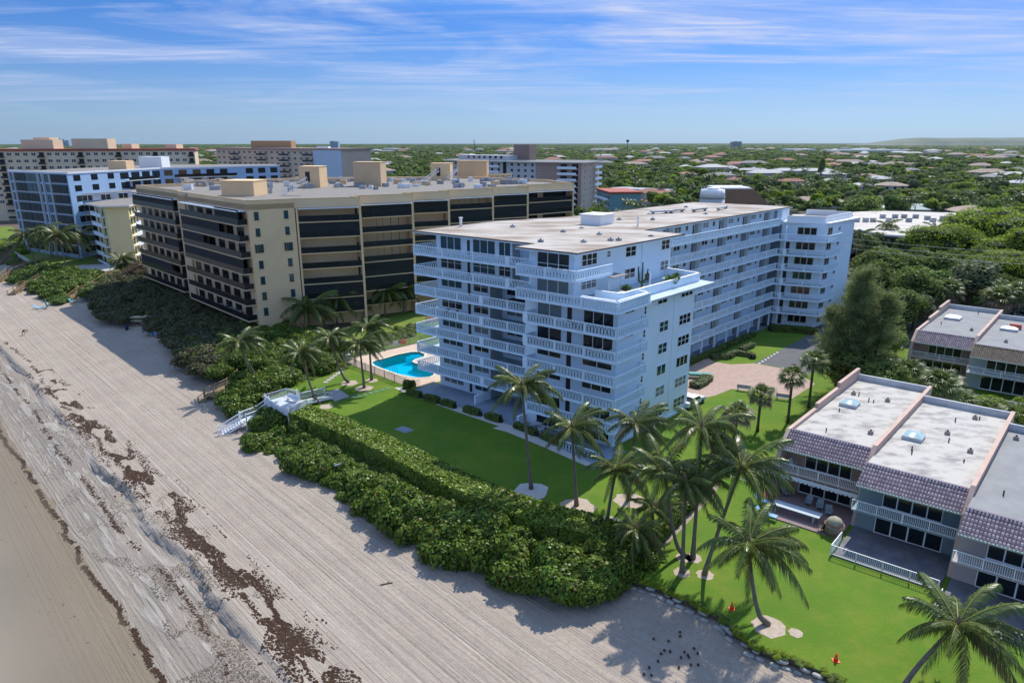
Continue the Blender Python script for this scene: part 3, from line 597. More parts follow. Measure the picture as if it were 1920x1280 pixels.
def white_building():
    T = thing('apartment_building', 'long eight storey white apartment building with lacy oval balcony railings', 'apartment building', WF(-10, 12, 0))
    F = WF
    def w(n, pts, z0, z1, m=white):
        b = MB(); b.prism(F, pts, z0, z1, m); return b.build(n, T)
    top = 21.72
    # --- walls (each storey band of the front modelled as one solid behind the balconies)
    w('wall', [(-25.8, 4.2), (-12.7, 4.2), (-12.7, 5.6), (-7.2, 5.6), (-7.2, 1.1), (-1.2, 1.1), (-1.2, 21.8), (-7.2, 21.8), (-7.2, 24), (-25.8, 24)], 16.5, top)
    w('wall', [(-25.8, 4.2), (-16.4, 4.2), (-16.4, 6.5), (-7.6, 6.5), (-7.6, .6), (4.95, .6), (4.95, 17.2), (-7.2, 17.2), (-7.2, 24), (-25.8, 24)], 0, 16.3)
    w('wall', [(-7.2, 24.002), (-22.5, 24.002), (-22.5, 74), (-7.2, 70)], 0, top)
    w('wall', [(-6.2, 69.0), (1.5, 70.6), (2.1, 78), (2.1, 84), (-7.2, 84), (-7.2, 70.002)], 0, 19.4)
    # --- roofs
    b = MB(); rp = [(-29.4, 3.3), (-8.5, 3.3), (-8.5, -.2), (0, 0), (0, 23), (-6.2, 23.4), (-6.0, 74), (-24.8, 72), (-25, 33), (-27.5, 26), (-29.4, 20)]
    b.prism(F, rp, top, 21.97, whiterail, roofw); b.build('roof', T)
    b = MB(); n = len(rp); o_ = [F(p[0], p[1], 0) for p in rp]; cxy = F(-14, 20, 0)
    for i in range(n):
        W = WORLD.wall(*o_[i][:2], *o_[(i + 1) % n][:2]); b.box(W, -.02, W.L + .02, -.03, .05, 21.86, 22.03, fascia if 2 <= i <= 5 else fascia)
    b.build('roof_edge', T)
    w('lower_roof', [(-1.2, .4), (5.0, .4), (5.0, 5.4), (5.85, 5.4), (5.85, 20.5), (-5.6, 21.9), (-7.1, 21.9), (-7.1, 17.2), (-1.21, 17.2)], 16.3, 16.55, slabm)
    # end block roof with parapet
    w('end_roof', [(-5.4, 68.4), (2.0, 71.1), (2.6, 85), (-7.2, 85)], 19.4, 19.65, whitebright)
    e = [(-5.0, 69.3), (1.0, 71.6), (1.5, 84), (-7, 84)]
    b = MB()
    for i in (0, 1, 2):
        W = F.wall(*e[i], *e[i + 1]); b.box(W, 0, W.L, -.2, 0, 19.65, 20.7, whitebright)
    b.build('parapet', T)
    w('roof_surface', [(-4.8, 69.7), (.8, 71.8), (1.3, 83.8), (-7, 83.8)], 19.65, 19.72, gravel)
    w('wall', [(-6.6, 68.6), (-5.9, 68.9), (-6.3, 73.4), (-7.1, 73.2)], 19.65, 21.7)
    # penthouse and vents on the roof
    w('roof_box', [(-17.3, 24.3), (-14.1, 24.6), (-14.3, 28.2), (-17.6, 27.9)], 21.97, 23.4, whitebright)
    w('roof_box_cap', [(-17.5, 24.1), (-13.9, 24.4), (-14.1, 28.4), (-17.8, 28.1)], 23.4, 23.5, whitebright)
    for (a, bb, h, r) in [(-28.0, 11.0, 1.2, .2), (-9.5, 27.0, 1.3, .12)]:
        c = F(a, bb, 0); b = MB(); b.cyl(c, r, 21.97, 21.97 + h, whitebright); b.cyl(c, r * 1.5, 21.97 + h, 22.1 + h, whitebright); b.build('chimney', T)
    rr = random.Random(5)
    for (a, bb) in [(-13.1, 14.7), (-7.9, 15.4), (-2.8, 12), (-3.4, 11.2), (-16.5, 33), (-12.5, 36), (-18, 44), (-11, 50), (-22, 15), (-5, 8), (-9, 5), (-14, 20), (-20, 60), (-2, 18)]:
        c = F(a, bb, 0); b = MB(); h = rr.uniform(.2, .5); b.cyl(c, .12, 21.97, 21.97 + h, equip, 8); b.box(Fr(c[:2], F.u, F.v), -.3, .3, -.2, .2, 21.97, 21.97 + h * .6, equip); b.build('roof_vent', T)
    for i, (a, bb, l, d) in enumerate([(-17, 46.5, 4.5, .8), (-16.5, 49.5, 4.8, .6), (-14.2, 54, 4.5, .5), (-13, 60, 5.5, .45)]):
        b = MB(); c = F(a, bb, 0); G = Fr(c[:2], uv_dir(20 + 12 * i), uv_dir(110 + 12 * i)); b.box(G, -l / 2, l / 2, -d / 2, d / 2, 22.25, 22.5, equip)
        for s in (-1, 1): b.box(G, s * l * .4 - .05, s * l * .4 + .05, -d / 2, d / 2, 21.97, 22.25, equip)
        b.build('roof_duct', T)
    # --- front balconies: slabs and railings
    for k in range(1, 8):
        z = k * FLH; hi = k >= 6
        b = MB(); b.prism(F, [(-27.8, 2.0), (-7.5, 2.0), (-7.5, 5.5 if hi else 6.4), (-12.65 if hi else -16.35, 5.5 if hi else 6.4), (-12.65 if hi else -16.35, 4.25), (-25.75, 4.25), (-25.75, 6.5), (-27.8, 6.5)], z - .22, z, whiterail, slabm); b.build('balcony_slab', T)
        W = F.wall(-27.8, 2.0, -7.5, 2.0); balustrade(W, 0, W.L, z, T, pill=[16.3 if hi else 12.0])
        W = F.wall(-27.8, 6.4, -27.8, 2.12); balustrade(W, 0, W.L, z, T)
        if hi:
            W = F.wall(-7.5, 2.12, -7.5, 3.4); balustrade(W, 0, W.L, z, T)
        # right part
        if k == 7: pts = [(-7.25, -1.45), (.95, -1.45), (.95, 5.2), (-1.15, 5.2), (-1.15, 1.05), (-7.25, 1.05)]
        elif k == 6: pts = [(-7.25, -1.45), (6.2, -1.45), (6.0, 5.4), (5.0, 5.4), (5.0, .35), (-7.25, .35)]
        else: pts = [(-6.1, -1.45), (6.2, -1.45), (5.85, 5.3), (4.98, 5.3), (4.98, .55), (-7.55, .55), (-7.55, 1.6), (-6.1, 1.6)]
        b = MB(); b.prism(F, pts, z - .22, z + (.001 if k == 6 else 0), whiterail, slabm); b.build('balcony_slab', T)
        x0 = -7.25 if hi else -6.1; x1 = .95 if k == 7 else 6.2
        W = F.wall(x0, -1.45, x1, -1.45); balustrade(W, 0, W.L, z, T, pill=[] if hi else [.25])
        W = F.wall(x1, -1.33, x1 - (.0 if k == 7 else .3), 5.2); balustrade(W, 0, W.L, z, T)
        if k < 6:
            W = F.wall(5.85, 5.2, 4.98, 5.2); balustrade(W, 0, W.L, z, T)
        W = F.wall(x0, 1.9, x0, -1.33); b = MB(); b.box(W, 0, W.L, -.06, .06, z - .2, z + 1.07, whiterail); b.build('balcony_side', T)
    # --- columns at the recess
    for k in range(0, 8):
        z = k * FLH; x = -7.35; onebox('column', T, F, x - .16, x + .16, 1.15, 1.55, z, z + FLH - .24, whiterail)
    # --- windows and doors on the front
    rw = random.Random(11)
    def gl(): return rw.choice([glass, glass, glass, curtain, glass_t])
    for k in range(0, 8):
        z = k * FLH; h0, h1 = (.72, 2.42) if k not in (7, 5, 2) else (.35 if k == 7 else .9, 2.4)
        W = F.wall(-25.8, 4.2, -12.0, 4.2)
        window(W, .8, 4.6, z + h0, z + h1, T, 3, 1 if k in (7, 5) else 2, glass_t if k in (7, 5) else gl())
        window(W, 5.55, 6.2, z + .1, z + 2.2, T, 1, 1, doorm, name='door')
        e = 10.4 if k >= 6 else 9.2
        window(W, 6.6, e, z + h0, z + h1, T, 3 if k >= 6 else 2, 1 if k == 7 else 2, glass_t if k == 7 else gl())
        if k >= 6: window(W, 10.95, 12.9, z + h0, z + h1, T, 2, 1 if k == 7 else 2, glass_t if k == 7 else glass)
        if k < 6:
            W = F.wall(-16.4, 6.5, -7.6, 6.5); window(W, .8, 5.3, z + (.9 if k in (0, 1) else .5), z + 2.35, T, 3, 1, gl() if k else glass); window(W, 6.0, 6.9, z + .1, z + 2.3, T, 1, 1, doorm, name='door')
            W = F.wall(-7.6, .6, 4.95, .6)
            # balcony recess on the right part
            window(W, 1.8, 5.3, z + (1.0 if k in (2, 3) else .2), z + 2.4, T, 2, 2 if k == 3 else 1, curtain if k == 5 else glass)
            window(W, 5.95, 6.75, z + .1, z + 2.35, T, 1, 1, doorm, name='door')
            window(W, 8.2, 12.1, z + (.9 if k in (3, 2) else .35), z + 2.4, T, 2 if k == 3 else 3, 2 if k == 3 else 1, glass)
        else:
            W = F.wall(-12.7, 5.6, -7.2, 5.6); window(W, 2.8, 3.6, z + .1, z + 2.2, T, 1, 1, doorm, name='door'); window(W, 4.0, 5.0, z + .8, z + 2.2, T, 1, 2, glass)
            W = F.wall(-7.2, 1.1, -1.2, 1.1); window(W, .9, 5.4, z + .25, z + 2.42, T, 3, 1, glass if k == 7 else curtain, low=.75 if k == 7 else None)
    # gray recess side walls
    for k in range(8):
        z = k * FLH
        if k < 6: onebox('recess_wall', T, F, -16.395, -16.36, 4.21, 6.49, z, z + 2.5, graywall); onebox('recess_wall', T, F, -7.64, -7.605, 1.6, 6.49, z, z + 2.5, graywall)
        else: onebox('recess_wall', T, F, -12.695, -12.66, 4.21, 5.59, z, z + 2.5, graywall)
    # --- end wall windows
    W = F.wall(4.95, .6, 4.95, 17.2)
    for k in range(6):
        z = k * FLH
        window(W, 1.3, 3.1, z + 1.75, z + 2.3, T, 2, 1, glass); window(W, 5.1, 5.6, z + 1.0, z + 2.0, T, 1, 2, glass)
        if k == 5: window(W, 7.9, 10.0, z + 1.7, z + 2.3, T, 2, 1, glass); window(W, 13.2, 16.0, z + 1.7, z + 2.3, T, 3, 1, glass)
        else: window(W, 8.6, 10.6, z + .9, z + 2.25, T, 2, 2 if k != 2 else 1, gl()); window(W, 13.1, 15.9, z + .9, z + 2.25, T, 3, 2 if k != 2 else 1, gl())
    b = MB(); b.box(W, 11.72, 11.78, 0, .012, .2, 16.2, mat('joint', (.45, .5, .53), .9)); b.build('wall_joint', T)
    onebox('plinth', T, F, 4.95, 5.05, .62, 17.2, 0, .35, whiterail)
    # upper side wall windows
    W = F.wall(-1.2, 1.1, -1.2, 21.8)
    for k in (6, 7):
        z = k * FLH; window(W, 1.3, 4.2, z + (.8), z + 2.2, T, 3, 2, glass if k == 7 else curtain); window(W, 10.0, 12.3, z + .85, z + 2.15, T, 2, 2, glass); window(W, 18.2, 20.2, z + .85, z + 2.15, T, 2, 2, glass if k == 7 else curtain)
        if k == 7: window(W, 6.1, 6.9, z + 1.3, z + 2.1, T, 1, 2, curtain)
    b = MB(); b.box(W, 13.6, 13.85, 0, .18, 16.55, 21.6, white); b.build('pilaster', T)
    # terrace parapet
    for q in [((.7, 2.4), (4.0, 2.55)), ((4.0, 2.55), (4.0, 20.1)), ((4.0, 20.1), (-1.2, 20.9))]:
        W = F.wall(*q[0], *q[1]); b = MB(); b.box(W, 0, W.L, -.2, 0, 16.55, 17.55, whiterail); b.box(W, -.03, W.L + .03, -.25, .05, 17.55, 17.63, whitebright); b.build('terrace_parapet', T)
    b = MB()
    for q in [((1.46, -1.3), (6.05, -1.3)), ((6.05, -1.3), (5.85, 5.2)), ((5.85, 5.2), (4.5, 5.3))]:
        W = F.wall(*q[0], *q[1]); b.box(W, 0, W.L, -.22, -.02, 16.55, 17.58, whiterail); b.box(W, 0, W.L, -.25, .02, 17.58, 17.66, whitebright)
    b.build('terrace_parapet', T)
    # --- wing: open corridors
    W = F.wall(-7.2, 24.0, -7.2, 66.8)
    Wr = F.wall(-5.55, 22.2, -5.45, 67.2)
    for k in range(0, 8):
        z = k * FLH
        if k:
            b = MB(); b.prism(F, [(-7.15, 22.0), (-5.55, 22.0), (-5.45, 67.2), (-7.15, 68.5)], z - .22, z, whiterail, slabm); b.build('corridor_slab', T)
            balustrade(Wr, 0, Wr.L, z, T, step=.42)
        for i in range(5):        # pairs of flats: windows, door, projecting wall fins
            s = .6 + i * 8.6
            if s + 1.9 < 43: window(W, s, s + 1.9, z + 1.3, z + 2.15, T, 2 if i < 4 else 3, 2 if k == 7 else 1, rw.choice([glass, curtain, glass]), mull=.12)
            if s + 4.0 < 42: window(W, s + 3.2, s + 4.0, z + 1.3, z + 2.15, T, 1, 1, glass)
            if s + 6.4 < 42.6:
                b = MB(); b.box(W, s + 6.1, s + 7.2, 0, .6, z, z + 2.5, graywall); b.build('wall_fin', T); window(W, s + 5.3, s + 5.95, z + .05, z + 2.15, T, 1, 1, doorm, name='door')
                window(W, s + 7.35, s + 8.2, z + .05, z + 2.1, T, 1, 1, white, name='door')
    for i in range(11):
        s = 2 + i * 4.3; onebox('column', T, Fr(Wr(s, -.1, 0)[:2], F.u, F.v), -.12, .12, -.12, .12, 0, 2.5, whiterail)
    # --- end block balconies
    P0, P1, P2 = (-5.45, 67.25), (2.6, 69.3), (2.75, 75.5)
    for k in range(0, 7):
        z = k * FLH
        if k:
            b = MB(); b.prism(F, [P0, P1, P2, (1.95, 75.5), (1.5, 70.65), (-6.3, 69.05), (-7.1, 68.6)], z - .22, z, whiterail, slabm); b.build('balcony_slab', T)
            W = F.wall(*P0, *P1); balustrade(W, 0, W.L, z, T, pill=[1.35])
            W = F.wall(*P1, *P2); balustrade(W, .12, W.L, z, T)
        W = F.wall(-6.2, 69.0, 1.5, 70.6)
        window(W, 3.3, 6.6, z + .8, z + 2.2, T, 3, 1, glass if k != 3 else glass_t, fm=mat('tan_trim', (.50, .42, .34), .7), mull=.2)
        if k < 6: window(W, 1.5, 2.3, z + .1, z + 2.2, T, 1, 1, doorm, name='door')
        W = F.wall(1.5, 70.6, 2.1, 78); window(W, 1.0, 2.8, z + .9, z + 2.2, T, 2, 1, glass, fm=mat('tan_trim', (.5, .42, .34), .7)); window(W, 5.2, 6.2, z + 1.3, z + 2.1, T, 2, 1, glass)
        c = F(-4.3, 67.75, 0); b = MB(); b.cyl(c, .1, z, z + FLH - .22 if k else 2.5, whiterail, 8); b.build('column', T)
    for k in range(1, 8):      # dark end walls of the corridors
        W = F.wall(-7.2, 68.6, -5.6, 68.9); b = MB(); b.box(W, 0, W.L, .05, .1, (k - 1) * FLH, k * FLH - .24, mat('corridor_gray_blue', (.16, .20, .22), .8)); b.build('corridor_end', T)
white_building()
# furniture on the balconies
cushy = mat('cream_cushion', (.55, .52, .47), .9); stripe = mat('striped_cushion', (.45, .47, .5), .9, (.05, .06, .12), 6, lo=.48, hi=.52, stretch=(6, .2, 1)); dkf = mat('dark_wicker', (.03, .028, .028), .7); whp = mat('white_plastic', (.72, .74, .76), .4)
bl = lambda k: k * FLH
for i in range(5):
    patio_chair('lounger', 'lounger with a striped cushion on the balcony just below the roof terrace', WF, .2 + i * 1.15, -.45, bl(5), 85 + 6 * i, whp, 'striped loungers on one balcony', True, stripe)
patio_chair('sun_lounger', 'dark lounger with pale towel at the left of the balcony under the terrace', WF, -4.6, -.4, bl(5), 30, dkf, None, True, cushy)
for i in range(4):
    patio_chair('armchair', 'cream cushioned armchair on the fifth floor corner balcony of the white building', WF, 1.2 + i * 1.1, -.4, bl(4), 60 + 25 * i, whp, 'cream armchairs on one balcony', False, cushy)
patio_chair('sofa_chair', 'low cream seat at the left end of the fifth floor corner balcony', WF, -4.4, -.3, bl(4), -20, whp, None, True, cushy)
table('side_table', 'white box table on the fifth floor balcony between the cream seats', WF, -1.0, -.2, bl(4), .9, .7, .5, whp)
for i, (a, k) in enumerate([(-11.5, 2), (-9.4, 2), (-23, 4), (-21.4, 4)]):
    patio_chair('patio_chair', ['dark wicker chair at the left of the third floor recess', 'dark wicker chair at the right of the third floor recess', 'dark chair on the fifth floor balcony at the left, nearer the corner', 'dark chair on the fifth floor balcony at the left, nearer the door'][i], WF, a, 3.0, bl(k), 80 + 20 * i, dkf, None)
table('dining_table', 'dark dining table in the recess of the sixth floor balcony', WF, -11.5, 3.9, bl(5), 2.6, 1.1, .8, dkf)
table('dining_table', 'round-edged white table in the corner recess of the seventh floor', WF, -9.6, 3.0, bl(6), 1.3, .9, .75, whp)
patio_chair('armchair', 'white plastic chair on the top corner balcony', WF, -3.6, -.2, bl(7), 80, whp, None); patio_chair('armchair', 'second white plastic chair on the top corner balcony, nearer the corner', WF, -1.6, -.2, bl(7), 95, whp, None)
# roof terrace things
def planter(name, label, a, b_, z, r, h, m, fol, n=60, F=WF):
    p = F(a, b_, z); t = thing(name, label, 'potted plant', p); c = MB(); c.bar((p[0], p[1], z), (p[0], p[1], z + r * .9), r * .6, m, 8, r * .75); c.build('pot', t)
    rr = random.Random(int(a * 100)); c = MB()
    for _ in range(n):
        d = Vector((rr.gauss(0, 1), rr.gauss(0, 1), rr.uniform(.4, 2.2))).normalized(); o = Vector((p[0], p[1], z + r * .9)); e = o + d * h * rr.uniform(.6, 1); s = d.orthogonal().normalized() * h * .09
        c.add([tuple(o), tuple(o.lerp(e, .6) + s), tuple(e), tuple(o.lerp(e, .6) - s)], [(0, 1, 2, 3)], fol)
    c.build('leaves', t)
potm = mat('terracotta', (.35, .14, .07), .8); plantg = mat('pot_leaves', (.12, .2, .03), .6, island=.4, trans=.2)
planter('potted_palm', 'bushy yellow green plant at the terrace parapet', 3.4, 14.2, 16.55, .4, 1.5, potm, plantg, 90)
planter('potted_shrub', 'small green shrub in a pot beside the bushy terrace plant', 3.2, 12.4, 16.55, .35, .9, potm, plantg)
planter('potted_flower', 'red potted plant in the far corner of the terrace', 3.0, 18.2, 16.55, .3, .7, potm, mat('red_leaves', (.3, .04, .05), .7))
planter('potted_bush', 'round dark bush on the far end of the terrace parapet', 1.0, 19.6, 16.55, .3, .8, potm, plantg)
planter('potted_vine', 'leafy plant under the white trellis on the terrace', 1.6, 7.2, 16.55, .35, 1.1, potm, plantg)
def cactus():
    p = WF(1.8, 10.2, 16.55); t = thing('cactus', 'tall branching cactus against the terrace wall', 'cactus', p); g = mat('cactus_green', (.05, .09, .03), .8); v = Vector(p)
    for dx, h0, h1, o in ((0, .3, 3.4, 0), (.5, 1.0, 2.6, .5), (-.4, .8, 2.9, .3)):
        b = MB(); b.tube([tuple(v + Vector((0, 0, h0))), tuple(v + Vector((dx, 0, h0 + .4))), tuple(v + Vector((dx * 1.3, 0, h1)))], [.13, .12, .08], g, 7); b.build('stem', t)
    b = MB(); b.bar(p, tuple(v + Vector((0, 0, .45))), .25, potm, 8, .32); b.build('pot', t)
cactus()
def ac_unit(name, label, F, a, b_, z, w=.9, d=.5, h=1.3):
    p = F(a, b_, z); t = thing(name, label, 'air conditioner', p); onebox('casing', t, F, a - d / 2, a + d / 2, b_ - w / 2, b_ + w / 2, z + .12, z + h, whp)
    onebox('grille', t, F, a + d / 2, a + d / 2 + .02, b_ - w * .35, b_ + w * .35, z + .2, z + h - .15, metaldk)
    onebox('base', t, F, a - d / 2 + .05, a + d / 2 - .05, b_ - w / 2 + .05, b_ + w / 2 - .05, z, z + .12, metaldk)
ac_unit('air_conditioner', 'white air conditioner box against the terrace wall', WF, -.7, 15.0, 16.55, 1.4)
def trellis():
    p = WF(.6, 6.4, 16.55); t = thing('garden_trellis', 'white slatted trellis screen with plants on the roof terrace', 'trellis', p); F = WF
    for bb in (5.2, 7.6): onebox('post', t, F, .55, .65, bb - .05, bb + .05, 16.55, 18.7, whp)
    for i in range(6): onebox('slat', t, F, .56, .64, 5.26, 7.54, 16.8 + i * .33, 16.9 + i * .33, whp)
    onebox('canopy', t, F, -.3, 1.4, 5.0, 7.8, 18.7, 18.78, mat('gray_canvas', (.25, .24, .23), .9))
trellis(); table('glass_table', 'white square table on the terrace by the low wall', WF, 2.9, 4.6, 16.55, 1.3, 1.6, .7, whp)
patio_chair('terrace_chair', 'brown wicker chair beside the white terrace table', WF, 2.2, 6.2, 16.55, -60, dkf, None)
c = WF(3.2, 9.6, 0); b = MB(); b.bar((c[0], c[1], 16.55), (c[0], c[1], 18.9), .14, whp, 8, .05); b.bar((c[0], c[1], 16.55), (c[0], c[1], 16.62), .35, whp, 10); tag(b.build('closed_umbrella'), 'folded white umbrella standing on the roof terrace', 'umbrella')
# ------------------------------------------------------------------ shrubs along the patio are further down; town houses
tileM = mat('glazed_roof_tile', (.74, .55, .47), .55, (.58, .43, .40), 2.5, rnd=.28)
tileD = mat('tile_shade_underlay', (.13, .09, .14), .6)  # purple shade lines between the tile rows, put into the panel colour
tileY = mat('tan_roof_tile', (.50, .36, .16), .6, (.40, .28, .13), 2.5, rnd=.2)
pink = mat('pink_stucco', (.56, .40, .32), .9, (.48, .34, .27), .6, bump=.15, bscale=8)
pinkd = mat('pinkish_wall', (.46, .33, .25), .9, (.40, .29, .225), .8)
blueg = mat('blue_gray_wall', (.24, .31, .33), .85, (.20, .27, .29), .8)
troof = mat('stained_white_roof', (.47, .44, .39), .9, (.20, .19, .175), .7, lo=.46, hi=.72, detail=9, stretch=(.8, 1.3, 1), bump=.2, bscale=5)
troof2 = mat('gray_flat_roof', (.27, .27, .262), .9, (.22, .22, .215), .5, detail=6)
parap = mat('pale_parapet', (.58, .60, .60), .85, (.44, .46, .47), 1)
patiof = mat('worn_patio_floor', (.20, .18, .19), .85, (.11, .12, .13), .7, bump=.2)
def tile_mesh(m):
    b = MB(); F = WORLD; vs = []; n = 4
    for e in (0, 1):
        for k in range(n + 1):
            t = math.pi * k / n; r = .105 if e == 0 else .085; vs.append((-r * math.cos(t), -.15 + e * .29, r * math.sin(t) * .8 + e * .01))
    fs = [(k, k + 1, n + 2 + k, n + 1 + k) for k in range(n)]; fs = [f[::-1] for f in fs]; fs.append(tuple(range(n + 1)))
    b.add(vs, fs, m, True); return b.mesh('roof_tile')
TILE = {'m': tile_mesh(tileM), 'y': tile_mesh(tileY)}
def skylight(T, F, a, b_, z, w, d, clear):
    p = MB(); p.box(F, a - w / 2, a + w / 2, b_ - d / 2, b_ + d / 2, z, z + .35, parap); k = p.build('skylight', T)
    g = MB(); c = F(a, b_, z + .75); q = [F(a + sx * (w / 2 - .05), b_ + sy * (d / 2 - .05), z + .36) for sx, sy in ((-1, -1), (1, -1), (1, 1), (-1, 1))]
    q2 = [F(a + sx * (w / 4), b_ + sy * (d / 4), z + .62) for sx, sy in ((-1, -1), (1, -1), (1, 1), (-1, 1))]
    g.add(q + q2 + [F(a, b_, z + .68)], [(i, (i + 1) % 4, 4 + (i + 1) % 4, 4 + i) for i in range(4)] + [(4 + i, 4 + (i + 1) % 4, 8) for i in range(4)], mat('skylight_dome', (.33, .47, .47), .15, spec=.6) if clear else whitebright, True); g.build('dome', k)
def townhouse(label, a0, a1, o, tile='m', roof=None, wallm=None, left_wall=False, right_wall=True, patio=True, seed=1, group=None, awning=False, lowdet=False, curt=None):
    """unit between party walls a0..a1; o: how far its front stands back"""
    F = TF; T = thing('town_house', label, 'town house', F((a0 + a1) / 2, o + 12, 0), group=group); roof = roof or troof; wallm = wallm or pinkd; rr = random.Random(seed)
    ze, zr, zb = 4.9, 6.3, 3.0
    x0, x1 = a0 + .18, a1 - .18
    b = MB(); b.prism(F, [(x0, o + 3.2), (x1, o + 3.2), (x1, o + 24.6), (x0, o + 24.6)], 0, 5.95, wallm, roof); b.build('wall', T)
    b = MB(); b.prism(F, [(x0, o + 3.6), (x1, o + 3.6), (x1, o + 24.6), (x0, o + 24.6)], 5.951, 6.06, roof); b.build('roof', T)
    b = MB(); b.box(F, x0, x1, o + 24.6, o + 24.85, 3, 6.75, parap); b.build('back_parapet', T)
    # balcony floor, ceiling strip, railing
    onebox('balcony_floor', T, F, x0, x1, o + 1.15, o + 3.19, zb - .55 + .15, zb - .28, wallm); W = F.wall(x0, o + 1.2, x1, o + 1.2); picket(W, 0, W.L, zb - .28, T, h=.95, step=.145)
    # mansard: sloping panel, tiles, gutter
    b = MB(); vs = [F(x0, o + 1.55, ze), F(x1, o + 1.55, ze), F(x1, o + 3.6, zr), F(x0, o + 3.6, zr), F(x0, o + 3.2, ze - .05), F(x1, o + 3.2, ze - .05), F(x0, o + 3.62, 6.0), F(x1, o + 3.62, 6.0)]
    b.add(vs, [(0, 1, 2, 3), (0, 4, 5, 1), (3, 2, 7, 6)], tileD); b.box(F, x0, x1, o + 3.5, o + 3.75, zr - .08, zr + .06, tileD); b.build('mansard_roof', T)
    b = MB(); b.box(F, x0, x1, o + 1.48, o + 1.6, ze - .1, ze + .03, mat('pale_green_trim', (.45, .52, .47), .6)); b.build('gutter', T)
    sl = math.atan2(zr - ze, 2.05); rows = 6; n = int((x1 - x0) / .245); ang = math.atan2(F.v[1], F.v[0]) - math.pi / 2
    for r in range(rows):
        for i in range(n):
            f = (r + .5) / rows; a = x0 + (i + .5) * (x1 - x0) / n; p = Vector(F(a, o + 1.55 + 2.05 * f, ze + (zr - ze) * f + .03)) - T.location
            place('roof_tile', TILE[tile], T, p, (sl, rr.uniform(-.02, .02), ang + rr.uniform(-.03, .03)))
    # windows: upper and lower sliders
    W = F.wall(x0, o + 3.2, x1, o + 3.2); L = W.L
    window(W, L * .24, L * .82, zb - .2, ze - .12, T, 4, 1, curt or glass, mull=.1, name='sliding_door')
    window(W, L * .2, L * .86, .12, 2.4, T, 4, 1, glass, mull=.12, name='sliding_door')
    # party walls with leaning front edge
    def pw(a, step=False):
        b = MB(); prof = [(-.15, 0), (.25, 1.5), (.85, 3.1), (1.45, 5.0), (3.5, 6.75)]; hs = [6.75] * 3 if not step else [6.45, 6.85, 7.3]
        bs = [o + 3.5, o + 11, o + 18.5, o + 25.2]
        vs = []; q = prof + [(25.2, 6.75), (25.2, 0)]
        if step: q = prof[:-1] + [(3.4, 6.4), (11, 6.4), (11, 6.85), (18, 6.85), (18, 7.35), (25.2, 7.35), (25.2, 0)]
        for s in (-.18, .18): vs += [F(a + s, o + p[0], p[1]) for p in q]
        m = len(q); fs = [tuple(range(m)), tuple(range(m, 2 * m))[::-1]] + [(i, m + i, m + (i + 1) % m, (i + 1) % m) for i in range(m)]
        b.add(vs, fs, pink); b.build('party_wall', T)
    if left_wall: pw(a0, True)
    if right_wall: pw(a1)
    # roof things
    for i in range(9 if not lowdet else 4):
        a = rr.uniform(x0 + .8, x1 - .5); bb = o + rr.uniform(5.5, 23); c = F(a, bb, 0); b = MB()
        if i % 3: b.cyl(c, .06, 6.06, 6.06 + rr.uniform(.25, .5), metaldk, 6); b.build('vent_pipe', T)
        else: b.box(Fr(c[:2], F.u, F.v), -.22, .22, -.18, .18, 6.06, 6.4, mat('vent_box', (.34, .28, .25), .8)); b.cyl(c, .1, 6.4, 6.5, metaldk, 6); b.build('vent_box', T)
    return T
t1 = townhouse('brown walled end town house with a stepped side parapet and slatted bench on its patio', -7.7, 0, 3.5, left_wall=True, seed=2)
skylight(t1, TF, -5.5, 18.3, 6.06, 1.7, 1.7, True)
t2 = townhouse('town house with blue gray walls and a fenced front terrace, stained white roof', 0, 8.25, 0, wallm=blueg, seed=3); skylight(t2, TF, 1.9, 12.8, 6.06, 1.7, 1.7, True)
t3 = townhouse('town house with a plain gray flat roof at the right edge, behind the leaning palm', 8.25, 16.4, -3.6, roof=troof2, wallm=mat('pale_pink_wall', (.42, .36, .34), .9), seed=4)
t4 = townhouse('rear town house with purple roof tiles beside the feathery pine', -7.7, 0, 54.0, roof=troof2, left_wall=True, seed=5, lowdet=True)
skylight(t4, TF, -5.3, 70, 6.06, 2.2, 2.2, False)
t5 = townhouse('rear town house with tan yellow roof tiles at the right edge', 0, 8.25, 50.5, tile='y', roof=troof2, wallm=mat('pale_green_wall', (.38, .43, .42), .9), seed=6, lowdet=True); skylight(t5, TF, 2.6, 67, 6.06, 2.2, 1.4, False)
b = MB(); b.box(TF, 2.4, 3.9, 68.6, 69.2, 6.06, 6.8, mat('red_box', (.45, .10, .07), .6)); b.build('roof_hood', t5)
t6 = townhouse('rear town house partly outside the picture on the right, white balcony rail', 8.25, 16.4, 47, roof=troof2, seed=7, lowdet=True)
